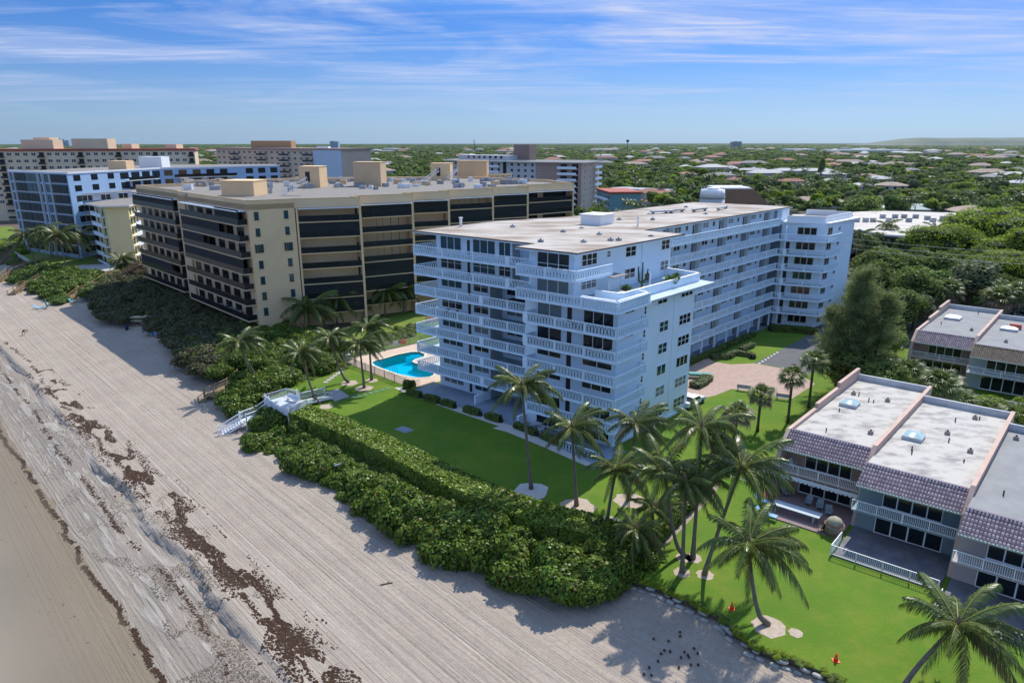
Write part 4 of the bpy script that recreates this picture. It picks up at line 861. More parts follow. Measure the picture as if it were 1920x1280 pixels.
# terrace of the middle house with its white picket fence
def terrace():
    t = thing('terrace', 'dark worn terrace in front of the blue gray town house', 'terrace', TF(4, 0, 0)); onebox('floor', t, TF, .2, 8.0, -2.9, 3.19, 0, .12, patiof)
    t2_ = thing('terrace', 'brick colored patio under the awning of the end town house', 'terrace', TF(-4, 2, 0)); onebox('floor', t2_, TF, -7.4, -.2, .0, 6.69, 0, .10, mat('dusky_patio', (.20, .16, .16), .85, (.27, .16, .14), .9))
    t3_ = thing('terrace', 'patio with a white fence in front of the right edge town house', 'terrace', TF(12, -5, 0)); onebox('floor', t3_, TF, 8.45, 16.2, -6.4, -.41, 0, .12, patiof)
    for nm, lab, pts in (('picket_fence', 'white picket fence round the terrace of the blue gray town house', [(.1, -.3), (.1, -3.0), (8.0, -3.0)]), ('picket_fence', 'white picket fence behind the leaning palm at the right edge', [(8.4, -4.0), (8.4, -6.5), (16.4, -6.5)])):
        f = thing(nm, lab, 'fence', TF(*pts[1], 0))
        for p, q in zip(pts, pts[1:]):
            W = TF.wall(*p, *q); n = max(1, round(W.L / 1.9))
            for i in range(n): picket(W, W.L * i / n, W.L * (i + 1) / n, .12, f, h=.95, step=.14, post=9, name='fence_panel')
    f = thing('picket_fence', 'white low fence rails between the palms and the end town house', 'fence', TF(-11, 6, 0))
    for bb in (5.6, 7.4, 9.2):
        W = TF.wall(-13.4, bb, -7.9, bb); picket(W, 0, W.L, 0, f, h=.9, step=.16, post=2, name='fence_panel')
    f = thing('picket_fence', 'white railing at the foot of the rear town houses among shrubs', 'fence', TF(4, 46, 0))
    for p, q in (((.2, 50), (.2, 47.4)), ((.2, 47.4), (8, 47.4)), ((8.2, 44), (16, 44))): W = TF.wall(*p, *q); picket(W, 0, W.L, 0, f, h=1.0, name='fence_panel')
terrace()
def awning():
    t = thing('awning', 'scalloped white fabric valance under the balcony of the end town house', 'awning', TF(-4, 4.6, 2.5)); F = TF; b = MB()
    b.box(F, -7.4, -.25, 4.45, 4.5, 2.28, 2.58, whp); b.build('valance', t); b = MB()
    for i in range(18): W = F.wall(-7.4 + i * .397, 4.47, -7.0 + i * .397, 4.47); b.add([W(.2 + .18 * math.cos(x), .03, 2.28 - .16 * math.sin(x)) for x in [math.pi * k / 6 for k in range(7)]], [tuple(range(7))], whp)
    b.build('scallops', t)
awning()
def bench():
    t = thing('slatted_bench', 'long pale slatted table on the patio of the end town house', 'table', TF(-4.2, 1.7, .1)); F = TF; m = mat('pale_blue_wood', (.50, .56, .58), .7)
    for i in range(7): onebox('slat', t, F, -6.6, -2.3, 1.15 + i * .16, 1.27 + i * .16, .80, .84, m)
    for a in (-6.2, -2.8): onebox('trestle', t, F, a - .04, a + .04, 1.2, 2.2, .1, .8, m)
    for a, c, lab in ((-7.3, 1.9, 'blue sun lounger beside the slatted table'), (-6.2, -.3, 'blue sun lounger at the corner of the brick patio')): patio_chair('sun_lounger', lab, TF, a, c, .1, -38, whp, None, True, mat('blue_cushion', (.25, .42, .60), .8))
    for i, (a, c, rz, lab) in enumerate([(-4.3, 4.4, -130, 'gray patio chair left in the shade behind the slatted table'), (-3.2, 4.2, -120, 'gray patio chair in the middle of the row under the awning'), (-2.2, 3.6, -110, 'gray patio chair right in the row under the awning'), (-6.6, 4.9, -60, 'blue gray chair against the side wall of the patio')]): patio_chair('patio_chair', lab, TF, a, c, .1, rz, mat('gray_chair', (.22, .26, .28), .6), None)
    patio_chair('grill_chair', 'black folding chair beside the stone pizza oven', TF, -1.7, -.1 + .6, .1, 100, dkf, None)
    p = TF(-.85, .8, .1); o = thing('pizza_oven', 'domed outdoor oven on a round stone base at the patio corner', 'oven', p); b = MB(); b.cyl(p, .85, .1, 1.0, mat('field_stone', (.17, .14, .10), .9, (.30, .24, .17), 4, bump=1), 14); b.build('stone_base', o)
    bm = bmesh.new(); bmesh.ops.create_uvsphere(bm, u_segments=16, v_segments=8, radius=.72)
    for v in bm.verts: v.co.z = max(0, v.co.z) * .95
    me = bpy.data.meshes.new('dome'); bm.to_mesh(me); bm.free(); me.materials.append(mat('oven_plaster', (.42, .36, .24), .9, (.25, .24, .2), 1.5))
    for f in me.polygons: f.use_smooth = True
    place('dome', me, o, (0, 0, .9)); b = MB(); b.cyl(p, .78, 1.0, 1.05, potm, 14); b.build('ledge', o)
    patio_chair('balcony_chair', 'white slatted chair at the left end of the balcony above the awning', TF, -6.6, 5.9, 2.72, -60, whp, None)
bench()
# ------------------------------------------------------------------ beige building
def beige_building():
    T = thing('apartment_building', 'beige seven storey building with dark glass balconies and roll-down screens on the dune', 'apartment building', GF(-20, 30, 0)); F = GF
    Z = [2.8 + 2.85 * k for k in range(7)]; top = 24.0
    ends = [17.8, 30.1, 39.6, 52.5, 63.9, 81.5]; bays = []; s = (2.1, 7.9)
    for i, e in enumerate(ends):
        q = (7.2 if i != 5 else 6.6, e); bays.append((s, q)); s = (3.6, e + .9)
    front = [(-62.7, 9.9), (-35.2, 6.3), (-33.2, 4.9), (-28.6, 4.3), (0, .2), (1.95, 7.8)]
    def poly(dep):
        p = list(front)
        for i, (a, b_) in enumerate(bays): p += [(a[0] - dep, a[1] + (.3 if i else .3)), (b_[0] - dep, b_[1] + .4)]
        return p + [(-8, 90), (-40, 92), (-64, 60)]
    b = MB(); b.prism(F, poly(2.3), 0, 23.2, beige); b.build('wall', T)
    b = MB(); b.prism(F, poly(.35), 22.6, 23.35, beige, gravel); b.build('roof', T)
    # parapets
    pp = front[:]
    for a, b_ in bays: pp += [a, b_]
    for i in range(len(pp) - 1):
        W = F.wall(*pp[i], *pp[i + 1])
        b = MB(); b.box(W, -.01 if i % 2 else 0, W.L, -.35, .0, 22.4, top, beige); b.box(W, 0, W.L, -.38, .04, top, top + .08, mat('beige_coping', (.40, .29, .17), .8)); b.build('parapet', T)
    for q in [((-62.7, 9.9), (-64, 60)), ((-64, 60), (-40, 92)), ((-40, 92), (-8, 90)), ((-8, 90), (6.6, 81.5))]:
        W = F.wall(*q[0], *q[1]); b = MB(); b.box(W, 0, W.L, -.02, .3, 22.4, top, beige); b.build('parapet', T)
    # the narrow window wall
    W = F.wall(0, .2, 1.95, 7.8)
    for k in range(7):
        z = Z[k]; window(W, 1.0, 1.75, z + .8, z + 2.15, T, 1, 2, glass_t, fm=metaldk, fw=.05); window(W, 6.1, 6.85, z + .8, z + 2.15, T, 1, 2, glass_t, fm=metaldk, fw=.05)
        if k == 4:
            for x in (.75, 1.9, 5.85, 7.0): onebox('shutter', T, W, x - .12, x + .12, .01, .2, z + .75, z + 2.2, metaldk)
    # ocean balconies
    rr = random.Random(4)
    for bi, (p, q, scr) in enumerate([((-61, 9.7), (-35.6, 6.35), {6: 1, 1: .8, 3: .25}), ((-28.4, 4.27), (-1.2, .37), {5: .7, 4: .4, 3: 1, 6: .35})]):
        W = F.wall(*p, *q)
        onebox('awning', T, W, .2, W.L + .6, .02, 1.9, 22.15, 22.3, metalw)
        for k in range(7):
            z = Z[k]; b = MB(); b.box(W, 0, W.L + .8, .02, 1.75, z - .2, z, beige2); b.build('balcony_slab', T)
            b = MB(); b.box(W, .05, W.L + .7, 1.66, 1.70, z + .08, z + 1.02, smoked); b.box(W, 0, W.L + .75, 1.64, 1.72, z + 1.02, z + 1.08, metaldk)
            b.box(W, W.L + .68, W.L + .72, .1, 1.66, z + .08, z + 1.02, smoked); b.build('glass_rail', T)
            n = 6
            for i in range(n):
                x = W.L * (i + .12) / n; window(W, x, x + W.L / n * .62, z + .1, z + 2.35, T, 2, 1, smoked, fm=metaldk, name='sliding_door', fw=.05)
            f = scr.get(k)
            if f:
                x0 = W.L * (1 - f) + .1 if k in (3, 6) and f < 1 else .05; x1 = W.L + .7 if f == 1 or k in (3, 6) else W.L * f
                onebox('roll_down_screen', T, W, x0, x1, 1.56, 1.62, z + .05, z + 2.62, screen)
                b = MB()
                for x in (x0 + .04, x1 - .04): b.box(W, x - .05, x + .05, 1.5, 1.56, z, z + 2.64, metaldk)
                b.build('screen_frame', T)
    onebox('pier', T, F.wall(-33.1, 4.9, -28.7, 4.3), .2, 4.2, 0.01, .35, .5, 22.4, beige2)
    # south bays
    for i, (p, q) in enumerate(bays):
        W = F.wall(*p, *q); L = W.L
        onebox('awning', T, W, .4, L - .5, .0, .9, 22.2, 22.34, metalw)
        b = MB(); b.box(W, L - .42, L, -2.6, .05, 0, 22.38, beige); b.build('pier', T)
        if i == 0: onebox('pier', T, W, -.0, .35, -2.6, .03, 0, 22.38, beige)
        for k in range(0, 7):
            z = Z[k]; b = MB(); b.box(W, .36, L - .43, -2.28, -.02, z - .2, z - .03, beige); b.box(W, .38, L - .45, -2.26, -.04, z - .03, z, mat('dark_balcony_floor', (.10, .095, .09), .8)); b.build('balcony_slab', T)
            Wb = Fr(W(0, -2.28, 0)[:2], W.u, W.v)
            scr = (i * 7 + k * 3) % 5 in (0, 3) if i < 3 else rr.random() < .45
            if k == 6: scr = i in (1, 2, 4)
            window(Wb, .5, L * .43, z + .08, z + 2.5, T, 2, 1, smoked, fm=metaldk, name='sliding_door', fw=.05); window(Wb, L * .53, L - .75, z + .08, z + 2.5, T, 3, 1, smoked, fm=metaldk, name='sliding_door', fw=.05)
            b = MB(); b.box(W, .37, L - .44, -.12, -.08, z + .08, z + 1.0, smoked); b.box(W, .36, L - .43, -.14, -.06, z + 1.0, z + 1.06, metaldk)
            for x in (L * .33, L * .66): b.box(W, x - .03, x + .03, -.15, -.05, z, z + 1.0, metaldk)
            b.build('glass_rail', T)
            if scr:
                onebox('roll_down_screen', T, W, .38, L - .45, -.24, -.19, z + .03, z + 2.6, screen)
    # roof: stair towers, chiller boxes, ducts
    def rb(name, u0, u1, vb, vt, zb, dep, m=beige, door=False):
        l = at(u0, vb, zb); y = l[1]; r_ = rise(u1, vb, y); zt = rise(u0, vt, y).z; G = Fr(l, uv_dir(-6), uv_dir(84)); w = r_.x - l[0]
        b = MB(); b.box(G, 0, w, 0, dep, zb, zt, m); b.box(G, -.08, w + .08, -.08, dep + .08, zt, zt + .15, m); b.build(name, T)
        if door: onebox('door', T, G, w * .3, w * .3 + 1.1, -.04, -.01, zt - 3.4, zt - 1.1, doorm)
        return G, w, zt
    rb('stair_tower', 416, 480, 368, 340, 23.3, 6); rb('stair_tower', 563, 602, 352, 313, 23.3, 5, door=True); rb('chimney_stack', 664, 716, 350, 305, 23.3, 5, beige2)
    rb('stair_tower', 808, 845, 338, 307, 23.3, 4, door=True); rb('stair_tower', 858, 913, 334, 302, 23.3, 5, beige2)
    def stair(p, q):
        b = MB(); n = 12
        for s_ in (-.45, .45):
            for h in (0, .9): b.bar((p[0], p[1] + s_, p[2] + h), (q[0], q[1] + s_, q[2] + h), .06, metalw)
        for i in range(n + 1):
            f = i / n; c = [p[j] + (q[j] - p[j]) * f for j in range(3)]; b.box(WORLD, c[0] - .15, c[0] + .15, c[1] - .45, c[1] + .45, c[2] - .02, c[2] + .03, metalw)
            for s_ in (-.45, .45): b.bar((c[0], c[1] + s_, c[2]), (c[0], c[1] + s_, c[2] + .9), .025, metalw)
        b.build('roof_stair', T)
    a = at(530, 366, 23.4); y = a[1]; stair((a[0], y, 23.4), tuple(rise(575, 341, y)))
    a = at(790, 345, 23.4); y = a[1]; stair((a[0], y, 23.4), tuple(rise(822, 322, y)))
    a = at(838, 338, 23.4); y = a[1]; stair((a[0], y, 23.4), tuple(rise(858, 320, y)))
    rr = random.Random(9)
    for i in range(130):        # rows of condensers, pipes and hoods
        u = rr.uniform(340, 1010); v = rr.choice([rr.uniform(339, 345), rr.uniform(344, 352), rr.uniform(352, 368)])
        if v > 356 and u > 560: continue
        x, y = at(u, v, 23.36); G = Fr((x, y), uv_dir(rr.choice([-37, 46, -6])), uv_dir(90)); h = rr.uniform(.5, 1.3); w = rr.uniform(.4, 1.1); b = MB(); G = Fr(G.o, G.u, (-G.u[1], G.u[0])); b.box(G, -w, w, -.4, .4, 23.36, 23.36 + h, rr.choice([equip, metalw, equip, beige2])); b.build('roof_unit', T)
    for (u0, u1, v) in [(355, 430, 346), (500, 560, 343), (600, 680, 342), (720, 800, 340), (895, 960, 334)]:
        p = at(u0, v, 23.3); q = at(u1, v - 2, 23.3); W = WORLD.wall(*p, *q); b = MB(); b.box(W, 0, W.L, -.3, 0, 23.3, 24.4, beige)
        for x in range(int(W.L / 2)): b.box(W, x * 2 + .4, x * 2 + 1.5, 0.01, .5, 23.36, 24.0, equip)
        b.build('roof_screen_wall', T)
    for (k, a, m) in [(3, 3, 0), (3, 5, 0), (3, 7, 0), (4, 14, 1)]: pass
beige_building()
for i in range(5):
    patio_chair('patio_lounger', 'white lounger in the row on the lowest ocean balcony of the beige building', GF, -16 + i * 2.1, 1.2 - .13 * (-16 + i * 2.1) - .75 * 2 + .3, 2.8, 120, whp, 'white loungers behind the lowest dark glass rail', True)
for bay, k, n, lab in ((0, 3, 4, 'white chair on the fourth floor balcony in the first bay'), (1, 3, 5, 'white plastic chair on the fourth floor of the second bay'), (0, 2, 3, 'blue gray chair on the third floor balcony of the first bay')):
    for i in range(n):
        f = .25 + .5 * i / n; a, b_ = ((2.1 + 5.1 * f, 7.9 + 9.9 * f) if bay == 0 else (3.6 + 3.6 * f, 18.7 + 11.4 * f)); patio_chair('balcony_chair', lab, GF, a - 1.2, b_ + .3, 2.8 + 2.85 * k, 40 * i, whp, 'white chairs on dark balconies of the beige building')
b = MB(); W = WORLD.wall(*at(484, 602, .6), *at(560, 610, .6)); 
fence('terrace_rail', 'low beige terrace wall with a dark rail below the window wall of the beige building', [(*at(478, 606, 1.8), 1.8), (*at(548, 604, 1.8), 1.8)], 1.0, fm_dk)
b = MB(); b.prism(WORLD, [at(470, 608, 1.8), at(550, 606, 1.8), at(552, 596, 1.8), at(500, 590, 1.8)], 0, 1.8, beige); tag(b.build('terrace_wall'), 'beige retaining wall of the small terrace under the window wall', 'wall')
def longwall(name, label, pts, h, m, cat='wall', th=.2):
    t = thing(name, label, cat, (pts[0][0], pts[0][1], 0))
    for p, q in zip(pts, pts[1:]):
        W = WORLD.wall(*p, *q); onebox('wall_panel', t, W, 0, W.L, -th / 2, th / 2, 0, h, m)
longwall('garden_wall', 'beige garden wall running along the foot of the beige building behind the palms', [at(560, 600, 0), at(690, 578, 0), at(800, 548, 0)], 1.3, beige)
# ------------------------------------------------------------------ other buildings behind
def facade(T, W, z0, floors, fh, cols, wm=1.4, wh=1.3, gm=None, skip=None, name='window', sill=.9, depth=.06, trim=None, two=True):
    sp = W.L / cols
    for k in range(floors):
        for i in range(cols):
            if skip and skip(i, k): continue
            x = (i + .5) * sp; z = z0 + k * fh + sill; b = MB()
            if trim: b.box(W, x - wm / 2 - .12, x + wm / 2 + .12, .0, depth, z - .12, z, trim); b.box(W, x - wm / 2 - .12, x + wm / 2 + .12, 0, depth, z + wh, z + wh + .1, trim)
            b.box(W, x - wm / 2, x + wm / 2, .0, depth * .6, z, z + wh, gm or glass)
            if two and trim: b.box(W, x - .06, x + .06, depth * .6, depth, z, z + wh, trim)
            b.build(name, T)
def balc(T, W, z0, floors, fh, s0, s1, m, rm, dep=1.3):
    for k in range(floors):
        z = z0 + k * fh; b = MB(); b.box(W, s0, s1, .02, dep, z - .18, z, m); b.build('balcony_slab', T); b = MB(); b.box(W, s0, s1, dep - .06, dep, z, z + 1.0, rm); b.build('balcony_rail', T)
def quad_block(T, p, q, dep, z0, z1, m, roof=None, name='wall', edge=None):
    W = WORLD.wall(*p, *q); b = MB(); b.prism(W, [(0, 0), (W.L, 0), (W.L, -dep), (0, -dep)], z0, z1, m, roof or gravel); b.build(name, T)
    if edge:
        b = MB(); b.box(W, -.5, W.L + .5, -dep - .5, .5, z1, z1 + .9, edge); b.build('roof_band', T)
    return W
bluew = mat('pale_blue_wall', (.36, .52, .72), .85, (.32, .47, .66), .3); crm = mat('cream_wall', (.72, .58, .39), .9, (.66, .52, .35), .2); redr = mat('dark_red_roof_band', (.34, .09, .06), .8); pch = mat('peach_wall', (.60, .45, .34), .9, (.54, .41, .31), .2)
yel = mat('pale_yellow_wall', (.82, .70, .38), .9, (.76, .65, .35), .2); pnk = mat('dusty_pink_wall', (.42, .29, .25), .9, (.38, .265, .23), .2); pgr = mat('pale_gray_wall', (.50, .52, .54), .85); bgl = mat('balcony_glass_blue', (.30, .36, .42), .3)
def far_buildings():
    # blue building
    a = rise(15, 322, 222); p = (a.x, a.y); z = a.z; q_ = rise(126, 330, 205); q = (q_.x, q_.y); r_ = rise(222, 326, 225); r = (r_.x, r_.y); s_ = rise(300, 312, 246); s = (s_.x, s_.y); e_ = rise(524, 314, 276); e = (e_.x, e_.y)
    T = thing('apartment_building', 'light blue apartment building with dark glass corner bays behind the palms at the left', 'apartment building', (*q, 0))
    z = q_.z + .5 if False else rise(15, 322, 222).z
    b = MB(); b.prism(WORLD, [p, q, r, s, e, (e[0] - 10, e[1] + 25), (p[0] + 10, p[1] + 70)], 0, z, bluew, gravel); b.build('wall', T)
    b = MB()
    for u, v in ((p, q), (q, r), (r, s), (s, e)): W = WORLD.wall(*u, *v); b.box(W, -.1, W.L + .1, -.3, .15, z, z + .5, whitebright)
    b.build('roof_edge', T)
    W = WORLD.wall(*p, *q); 
    for k in range(8):
        zz = z - 24 + 3 * k
        for f0, f1, gm in ((.02, .08, glass_t), (.12, .30, smoked), (.31, .50, glass_t if k > 5 else smoked), (.54, .58, glass), (.62, .70, glass_t), (.74, .98, smoked)):
            b = MB(); b.box(W, f0 * W.L, f1 * W.L, .02, .3 if f1 - f0 > .15 else .08, zz + .35, zz + 2.75, gm)
            if f1 - f0 > .15: b.box(W, f0 * W.L - .1, f1 * W.L + .1, .02, .5, zz + .12, zz + .34, pgr); b.box(W, (f0 + f1) / 2 * W.L - .05, (f0 + f1) / 2 * W.L + .05, .3, .34, zz + .35, zz + 2.75, metaldk)
            b.build('window', T)
    for f in (.10, .52, .60, .72): onebox('pilaster', T, W, f * W.L - .25, f * W.L + .25, .0, .45, 0, z - .01, pgr)
    W = WORLD.wall(*q, *r); facade(T, W, z - 24, 8, 3.0, 3, 2.6, 1.7, glass, sill=.9, trim=None)
    W = WORLD.wall(*r, *s); facade(T, W, z - 24, 8, 3.0, 4, 4.0, 2.0, glass, sill=.5); balc(T, W, z - 24, 8, 3.0, 3, W.L - 3, whitebright, smoked)
    W = WORLD.wall(*s, *e); facade(T, W, z - 24, 8, 3.0, 9, 2.8, 1.9, glass, sill=.6, skip=lambda i, k: i == 5); balc(T, W, z - 24, 8, 3.0, 4, W.L * .6, whitebright, smoked)
    c = rise(277, 290, 250); onebox('stair_tower', T, WORLD, c.x - 3.5, c.x + 4.5, c.y, c.y + 6, z, rise(277, 294, 250).z, whitebright)
    c = rise(205, 300, 230); onebox('lift_house', T, WORLD, c.x - 3, c.x + 3, c.y + 4, c.y + 9, z, z + 3.0, beige)
    # lower white and blue block in front
    T = thing('apartment_building', 'white and pale blue six storey block between the blue building and the yellow block', 'apartment building', (*at(150, 470, 0), 0))
    a = rise(118, 362, 218); b1 = rise(145, 364, 208); c1 = rise(246, 358, 222); z = b1.z
    b = MB(); b.prism(WORLD, [(a.x, a.y), (b1.x, b1.y), (c1.x, c1.y), (c1.x + 5, c1.y + 25), (a.x + 10, a.y + 25)], 0, z, pgr, gravel); b.build('wall', T)
    W = WORLD.wall(a.x, a.y, b1.x, b1.y); facade(T, W, z - 18, 6, 3.0, 3, 1.9, 2.2, glass_t, sill=.5, trim=whitebright)
    W = WORLD.wall(b1.x, b1.y, c1.x, c1.y); facade(T, W, z - 18, 6, 3.0, 3, 2.8, 1.7, glass, sill=.8, trim=whitebright); balc(T, W, z - 18, 6, 3.0, .5, W.L * .45, whitebright, bgl)
    # yellow block
    T = thing('apartment_building', 'narrow pale yellow block with a blank side wall and white stacked balconies', 'apartment building', (*at(220, 492, 0), 0))
    a = rise(176, 386, 202); b1 = rise(196, 388, 193); c1 = rise(240, 390, 195); d1 = rise(262, 384, 208); z = b1.z
    b = MB(); b.prism(WORLD, [(a.x, a.y), (b1.x, b1.y), (c1.x, c1.y), (d1.x, d1.y), (d1.x, d1.y + 30), (a.x, a.y + 30)], 0, z, yel, gravel); b.build('wall', T)
    b = MB(); b.prism(WORLD, [(a.x - 2, a.y - 1), (b1.x - .5, b1.y - 1.4), (c1.x + 1, c1.y - 1), (d1.x + 1.6, d1.y), (d1.x, d1.y + 30), (a.x - 2, a.y + 30)], z, z + .35, whitebright, gravel); b.build('roof', T)
    W = WORLD.wall(a.x, a.y, b1.x, b1.y); balc(T, W, z - 2.8 * 6, 6, 2.8, .5, W.L - .3, whitebright, whiterail); facade(T, W, z - 16.8, 6, 2.8, 2, 1.5, 1.9, glass, sill=.3)
    W = WORLD.wall(c1.x, c1.y, d1.x, d1.y); balc(T, W, z - 2.8 * 6, 6, 2.8, 1, W.L - .5, whitebright, whiterail); facade(T, W, z - 16.8, 6, 2.8, 4, 1.6, 1.6, glass, sill=.4)
    # long cream building with a red band
    T = thing('apartment_building', 'long cream ten storey building with a dark red roof band at the far left', 'apartment building', (*at(180, 360, 0), 0))
    p, q = rise(-70, 284, 305), rise(364, 282, 335); z = p.z; z = (p.z + q.z) / 2
    W = quad_block(T, (p.x, p.y), (q.x, q.y), 18, 0, z, crm, edge=redr)
    facade(T, W, z - 29, 10, 2.9, 30, 1.5, 1.25, glass, skip=lambda i, k: i % 5 == 4 or k < 2, trim=whitebright)
    for i in range(4, 30, 5): balc(T, W, z - 29, 10, 2.9, (i + .05) * W.L / 30, (i + .95) * W.L / 30, crm, metaldk); facade(T, Fr(W((i) * W.L / 30, 0, 0)[:2], W.u, W.v).wall(0, 0, W.L / 30, 0) if False else W, z - 29, 10, 2.9, 30, 1.9, 2.1, smoked, skip=lambda j, k, i=i: j != i or k < 2, sill=.2)
    for u0, u1, vt, y in ((38, 98, 262, 314), (133, 200, 260, 318), (62, 92, 258, 326), (228, 246, 270, 330), (308, 330, 271, 334)):
        l, r_ = rise(u0, vt, y + 4), rise(u1, vt, y + 4); onebox('lift_house', T, WORLD, l.x, r_.x, l.y, l.y + 7, z + .9, l.z, crm)
    # peach building
    T = thing('apartment_building', 'peach and gray ten storey building further back, with a tan box on the roof', 'apartment building', (*at(520, 335, 0), 0))
    p, q = rise(405, 280, 400), rise(640, 282, 345); z = (p.z + q.z) / 2
    W = quad_block(T, (p.x, p.y), (q.x, q.y), 20, 0, z, pch, edge=mat('peach_roof_band', (.36, .25, .22), .8)); facade(T, W, z - 29, 10, 2.9, 22, 1.7, 1.3, glass, skip=lambda i, k: k < 2 or i > 17, trim=whitebright)
    for c in (3, 8, 12, 16): balc(T, W, z - 29, 10, 2.9, c * W.L / 22, (c + 1.7) * W.L / 22, whitebright, metaldk)
    b = MB(); b.box(W, W.L * .80, W.L, .1, .5, 4, z - .1, mat('pale_blue_panel', (.47, .55, .66), .85)); b.build('end_wall', T); W2 = Fr(W(0, .5, 0)[:2], W.u, W.v); W2.L = W.L; facade(T, W2, z - 29, 10, 2.9, 11, 2.6, .8, pgr, skip=lambda i, k: i not in (9, 10))
    l, r_ = rise(470, 264, 385), rise(531, 264, 372); onebox('lift_house', T, WORLD, l.x, r_.x, l.y, l.y + 8, z + .9, l.z, mat('tan_box', (.42, .26, .14), .9)); l, r_ = rise(593, 275, 360), rise(615, 275, 360); onebox('lift_house', T, WORLD, l.x, r_.x, l.y, l.y + 5, z + .9, l.z, whitebright)
    # dusty pink tower block
    T = thing('apartment_building', 'dusty pink and gray tower block behind the beige building, square box on its roof', 'apartment building', (*at(1050, 400, 0), 0))
    a, b1, c1, d1 = rise(838, 300, 385), rise(1005, 304, 345), rise(1090, 306, 335), rise(1123, 303, 358); z = (b1.z + c1.z) / 2
    b = MB(); b.prism(WORLD, [(a.x, a.y), (b1.x, b1.y), (c1.x, c1.y), (d1.x, d1.y), (d1.x - 8, d1.y + 16), (a.x + 6, a.y + 24)], 0, z, pgr); b.build('wall', T)
    b = MB(); b.prism(WORLD, [(a.x - 2, a.y - 2), (b1.x, b1.y - 2), (c1.x + 1, c1.y - 2), (d1.x + 2, d1.y), (d1.x - 6, d1.y + 18), (a.x + 4, a.y + 26)], z, z + .35, whitebright, gravel); b.build('roof', T)
    b = MB()
    for u, v in (((a.x - 2, a.y - 2), (b1.x, b1.y - 2)), ((b1.x, b1.y - 2), (c1.x + 1, c1.y - 2)), ((c1.x + 1, c1.y - 2), (d1.x + 2, d1.y))):
        W = WORLD.wall(*u, *v); b.box(W, 0, W.L, -.05, 0, z + 1.2, z + 1.28, whitebright)
        for i in range(int(W.L / 1.2)): b.box(W, i * 1.2, i * 1.2 + .08, -.05, 0, z + .35, z + 1.2, whitebright)
    b.build('roof_rail', T)
    W = WORLD.wall(a.x, a.y, b1.x, b1.y); facade(T, W, z - 2.8 * 8, 8, 2.8, 14, 1.5, 1.2, glass, skip=lambda i, k: i == 9 or k < 2); balc(T, W, z - 22.4, 8, 2.8, 8.5, W.L * .62, whitebright, whiterail, .9); onebox('service_shaft', T, W, W.L * .66, W.L * .69, .01, .4, 3, z - .1, smoked)
    onebox('penthouse', T, W, 6, W.L * .66, -12, -3, z + .36, z + 2.9, pgr); Wp = Fr(W(0, -3, 0)[:2], W.u, W.v); Wp.L = W.L; facade(T, Wp, z + .4, 1, 2.8, 16, 1.6, 1.3, glass, skip=lambda i, k: i < 3 or i > 9)
    W = WORLD.wall(b1.x, b1.y, c1.x, c1.y); b = MB(); b.box(W, .05, W.L - .05, .01, .3, 0, z - .02, pnk); b.build('wall', T); W2 = Fr(W(0, .3, 0)[:2], W.u, W.v); W2.L = W.L
    facade(T, W2, z - 22.4, 8, 2.8, 6, .7, .9, glass, skip=lambda i, k: i not in (0, 1) or k < 2, trim=whitebright); balc(T, W2, z - 22.4, 8, 2.8, W.L * .5, W.L * .92, whitebright, whiterail, 1.5); facade(T, W2, z - 22.4, 8, 2.8, 4, 3.2, 2.0, smoked, skip=lambda i, k: i < 2, sill=.2)
    W = WORLD.wall(c1.x, c1.y, d1.x, d1.y); b = MB(); b.box(W, .05, W.L - .05, .01, .3, 0, z - .02, pch); b.build('wall', T); W2 = Fr(W(0, .3, 0)[:2], W.u, W.v); W2.L = W.L; facade(T, W2, z - 22.4, 8, 2.8, 3, .8, 1.1, glass, trim=whitebright, skip=lambda i, k: i == 2); balc(T, W2, z - 22.4, 8, 2.8, W.L * .62, W.L, whitebright, whiterail, 1.6)
    l, r_ = rise(963, 271, 368), rise(1005, 271, 368); G = Fr((l.x, l.y), uv_dir(-25), uv_dir(65)); onebox('lift_house', T, G, 0, 9, 0, 9, z + .36, l.z, mat('brown_box', (.27, .19, .16), .9))
    # three low rows with balconies
    for lab, u0, u1, v, y, nf, m, ed in (('low three storey apartment row with a red roof band behind the beige building', 690, 885, 309, 440, 3, mat('gray_green_wall', (.20, .24, .24), .9), redr), ('low blue gray apartments with a red edge beside the peach building', 632, 665, 303, 400, 3, mat('slate_wall', (.13, .16, .2), .9), redr), ('teal and white balconied apartments beside the pink tower block', 1120, 1146, 322, 330, 4, mat('teal_wall', (.16, .30, .32), .8), redr), ('long low apartments with a gray roof by the canal', 1146, 1240, 332, 430, 2, mat('green_gray_wall', (.40, .44, .40), .9), mat('gray_band', (.36, .37, .38), .9))):
        T = thing('apartment_row', lab, 'apartments', (*rise(u0, v, y).xy, 0)); p, q = rise(u0, v, y), rise(u1, v, y - 25); h = nf * 3.0
        W = quad_block(T, (p.x, p.y), (q.x, q.y), 14, 0, h, m, edge=ed); n = max(4, int(W.L / 4.5)); facade(T, W, 0, nf, 3.0, n, 2.4, 1.6, glass, trim=whitebright, sill=.5); balc(T, W, 0, nf, 3.0, 1, W.L - 1, whitebright, whiterail, .8)
    # flat roofed complex behind the end block
    T = thing('apartment_row', 'low gray building with a zigzag white flat roof and rows of condensers', 'apartments', (*at(1600, 440, 0), 0)); wl = mat('gray_brown_wall', (.20, .18, .165), .9)
    pts = [at(u, v, 8.5) for u, v in [(1505, 438), (1585, 441), (1610, 432), (1650, 441), (1695, 444), (1760, 424), (1830, 436), (1870, 420), (1800, 402), (1650, 398), (1490, 405), (1470, 420)]]
    b = MB(); b.prism(WORLD, pts, 0, 8.5, wl); b.build('wall', T)
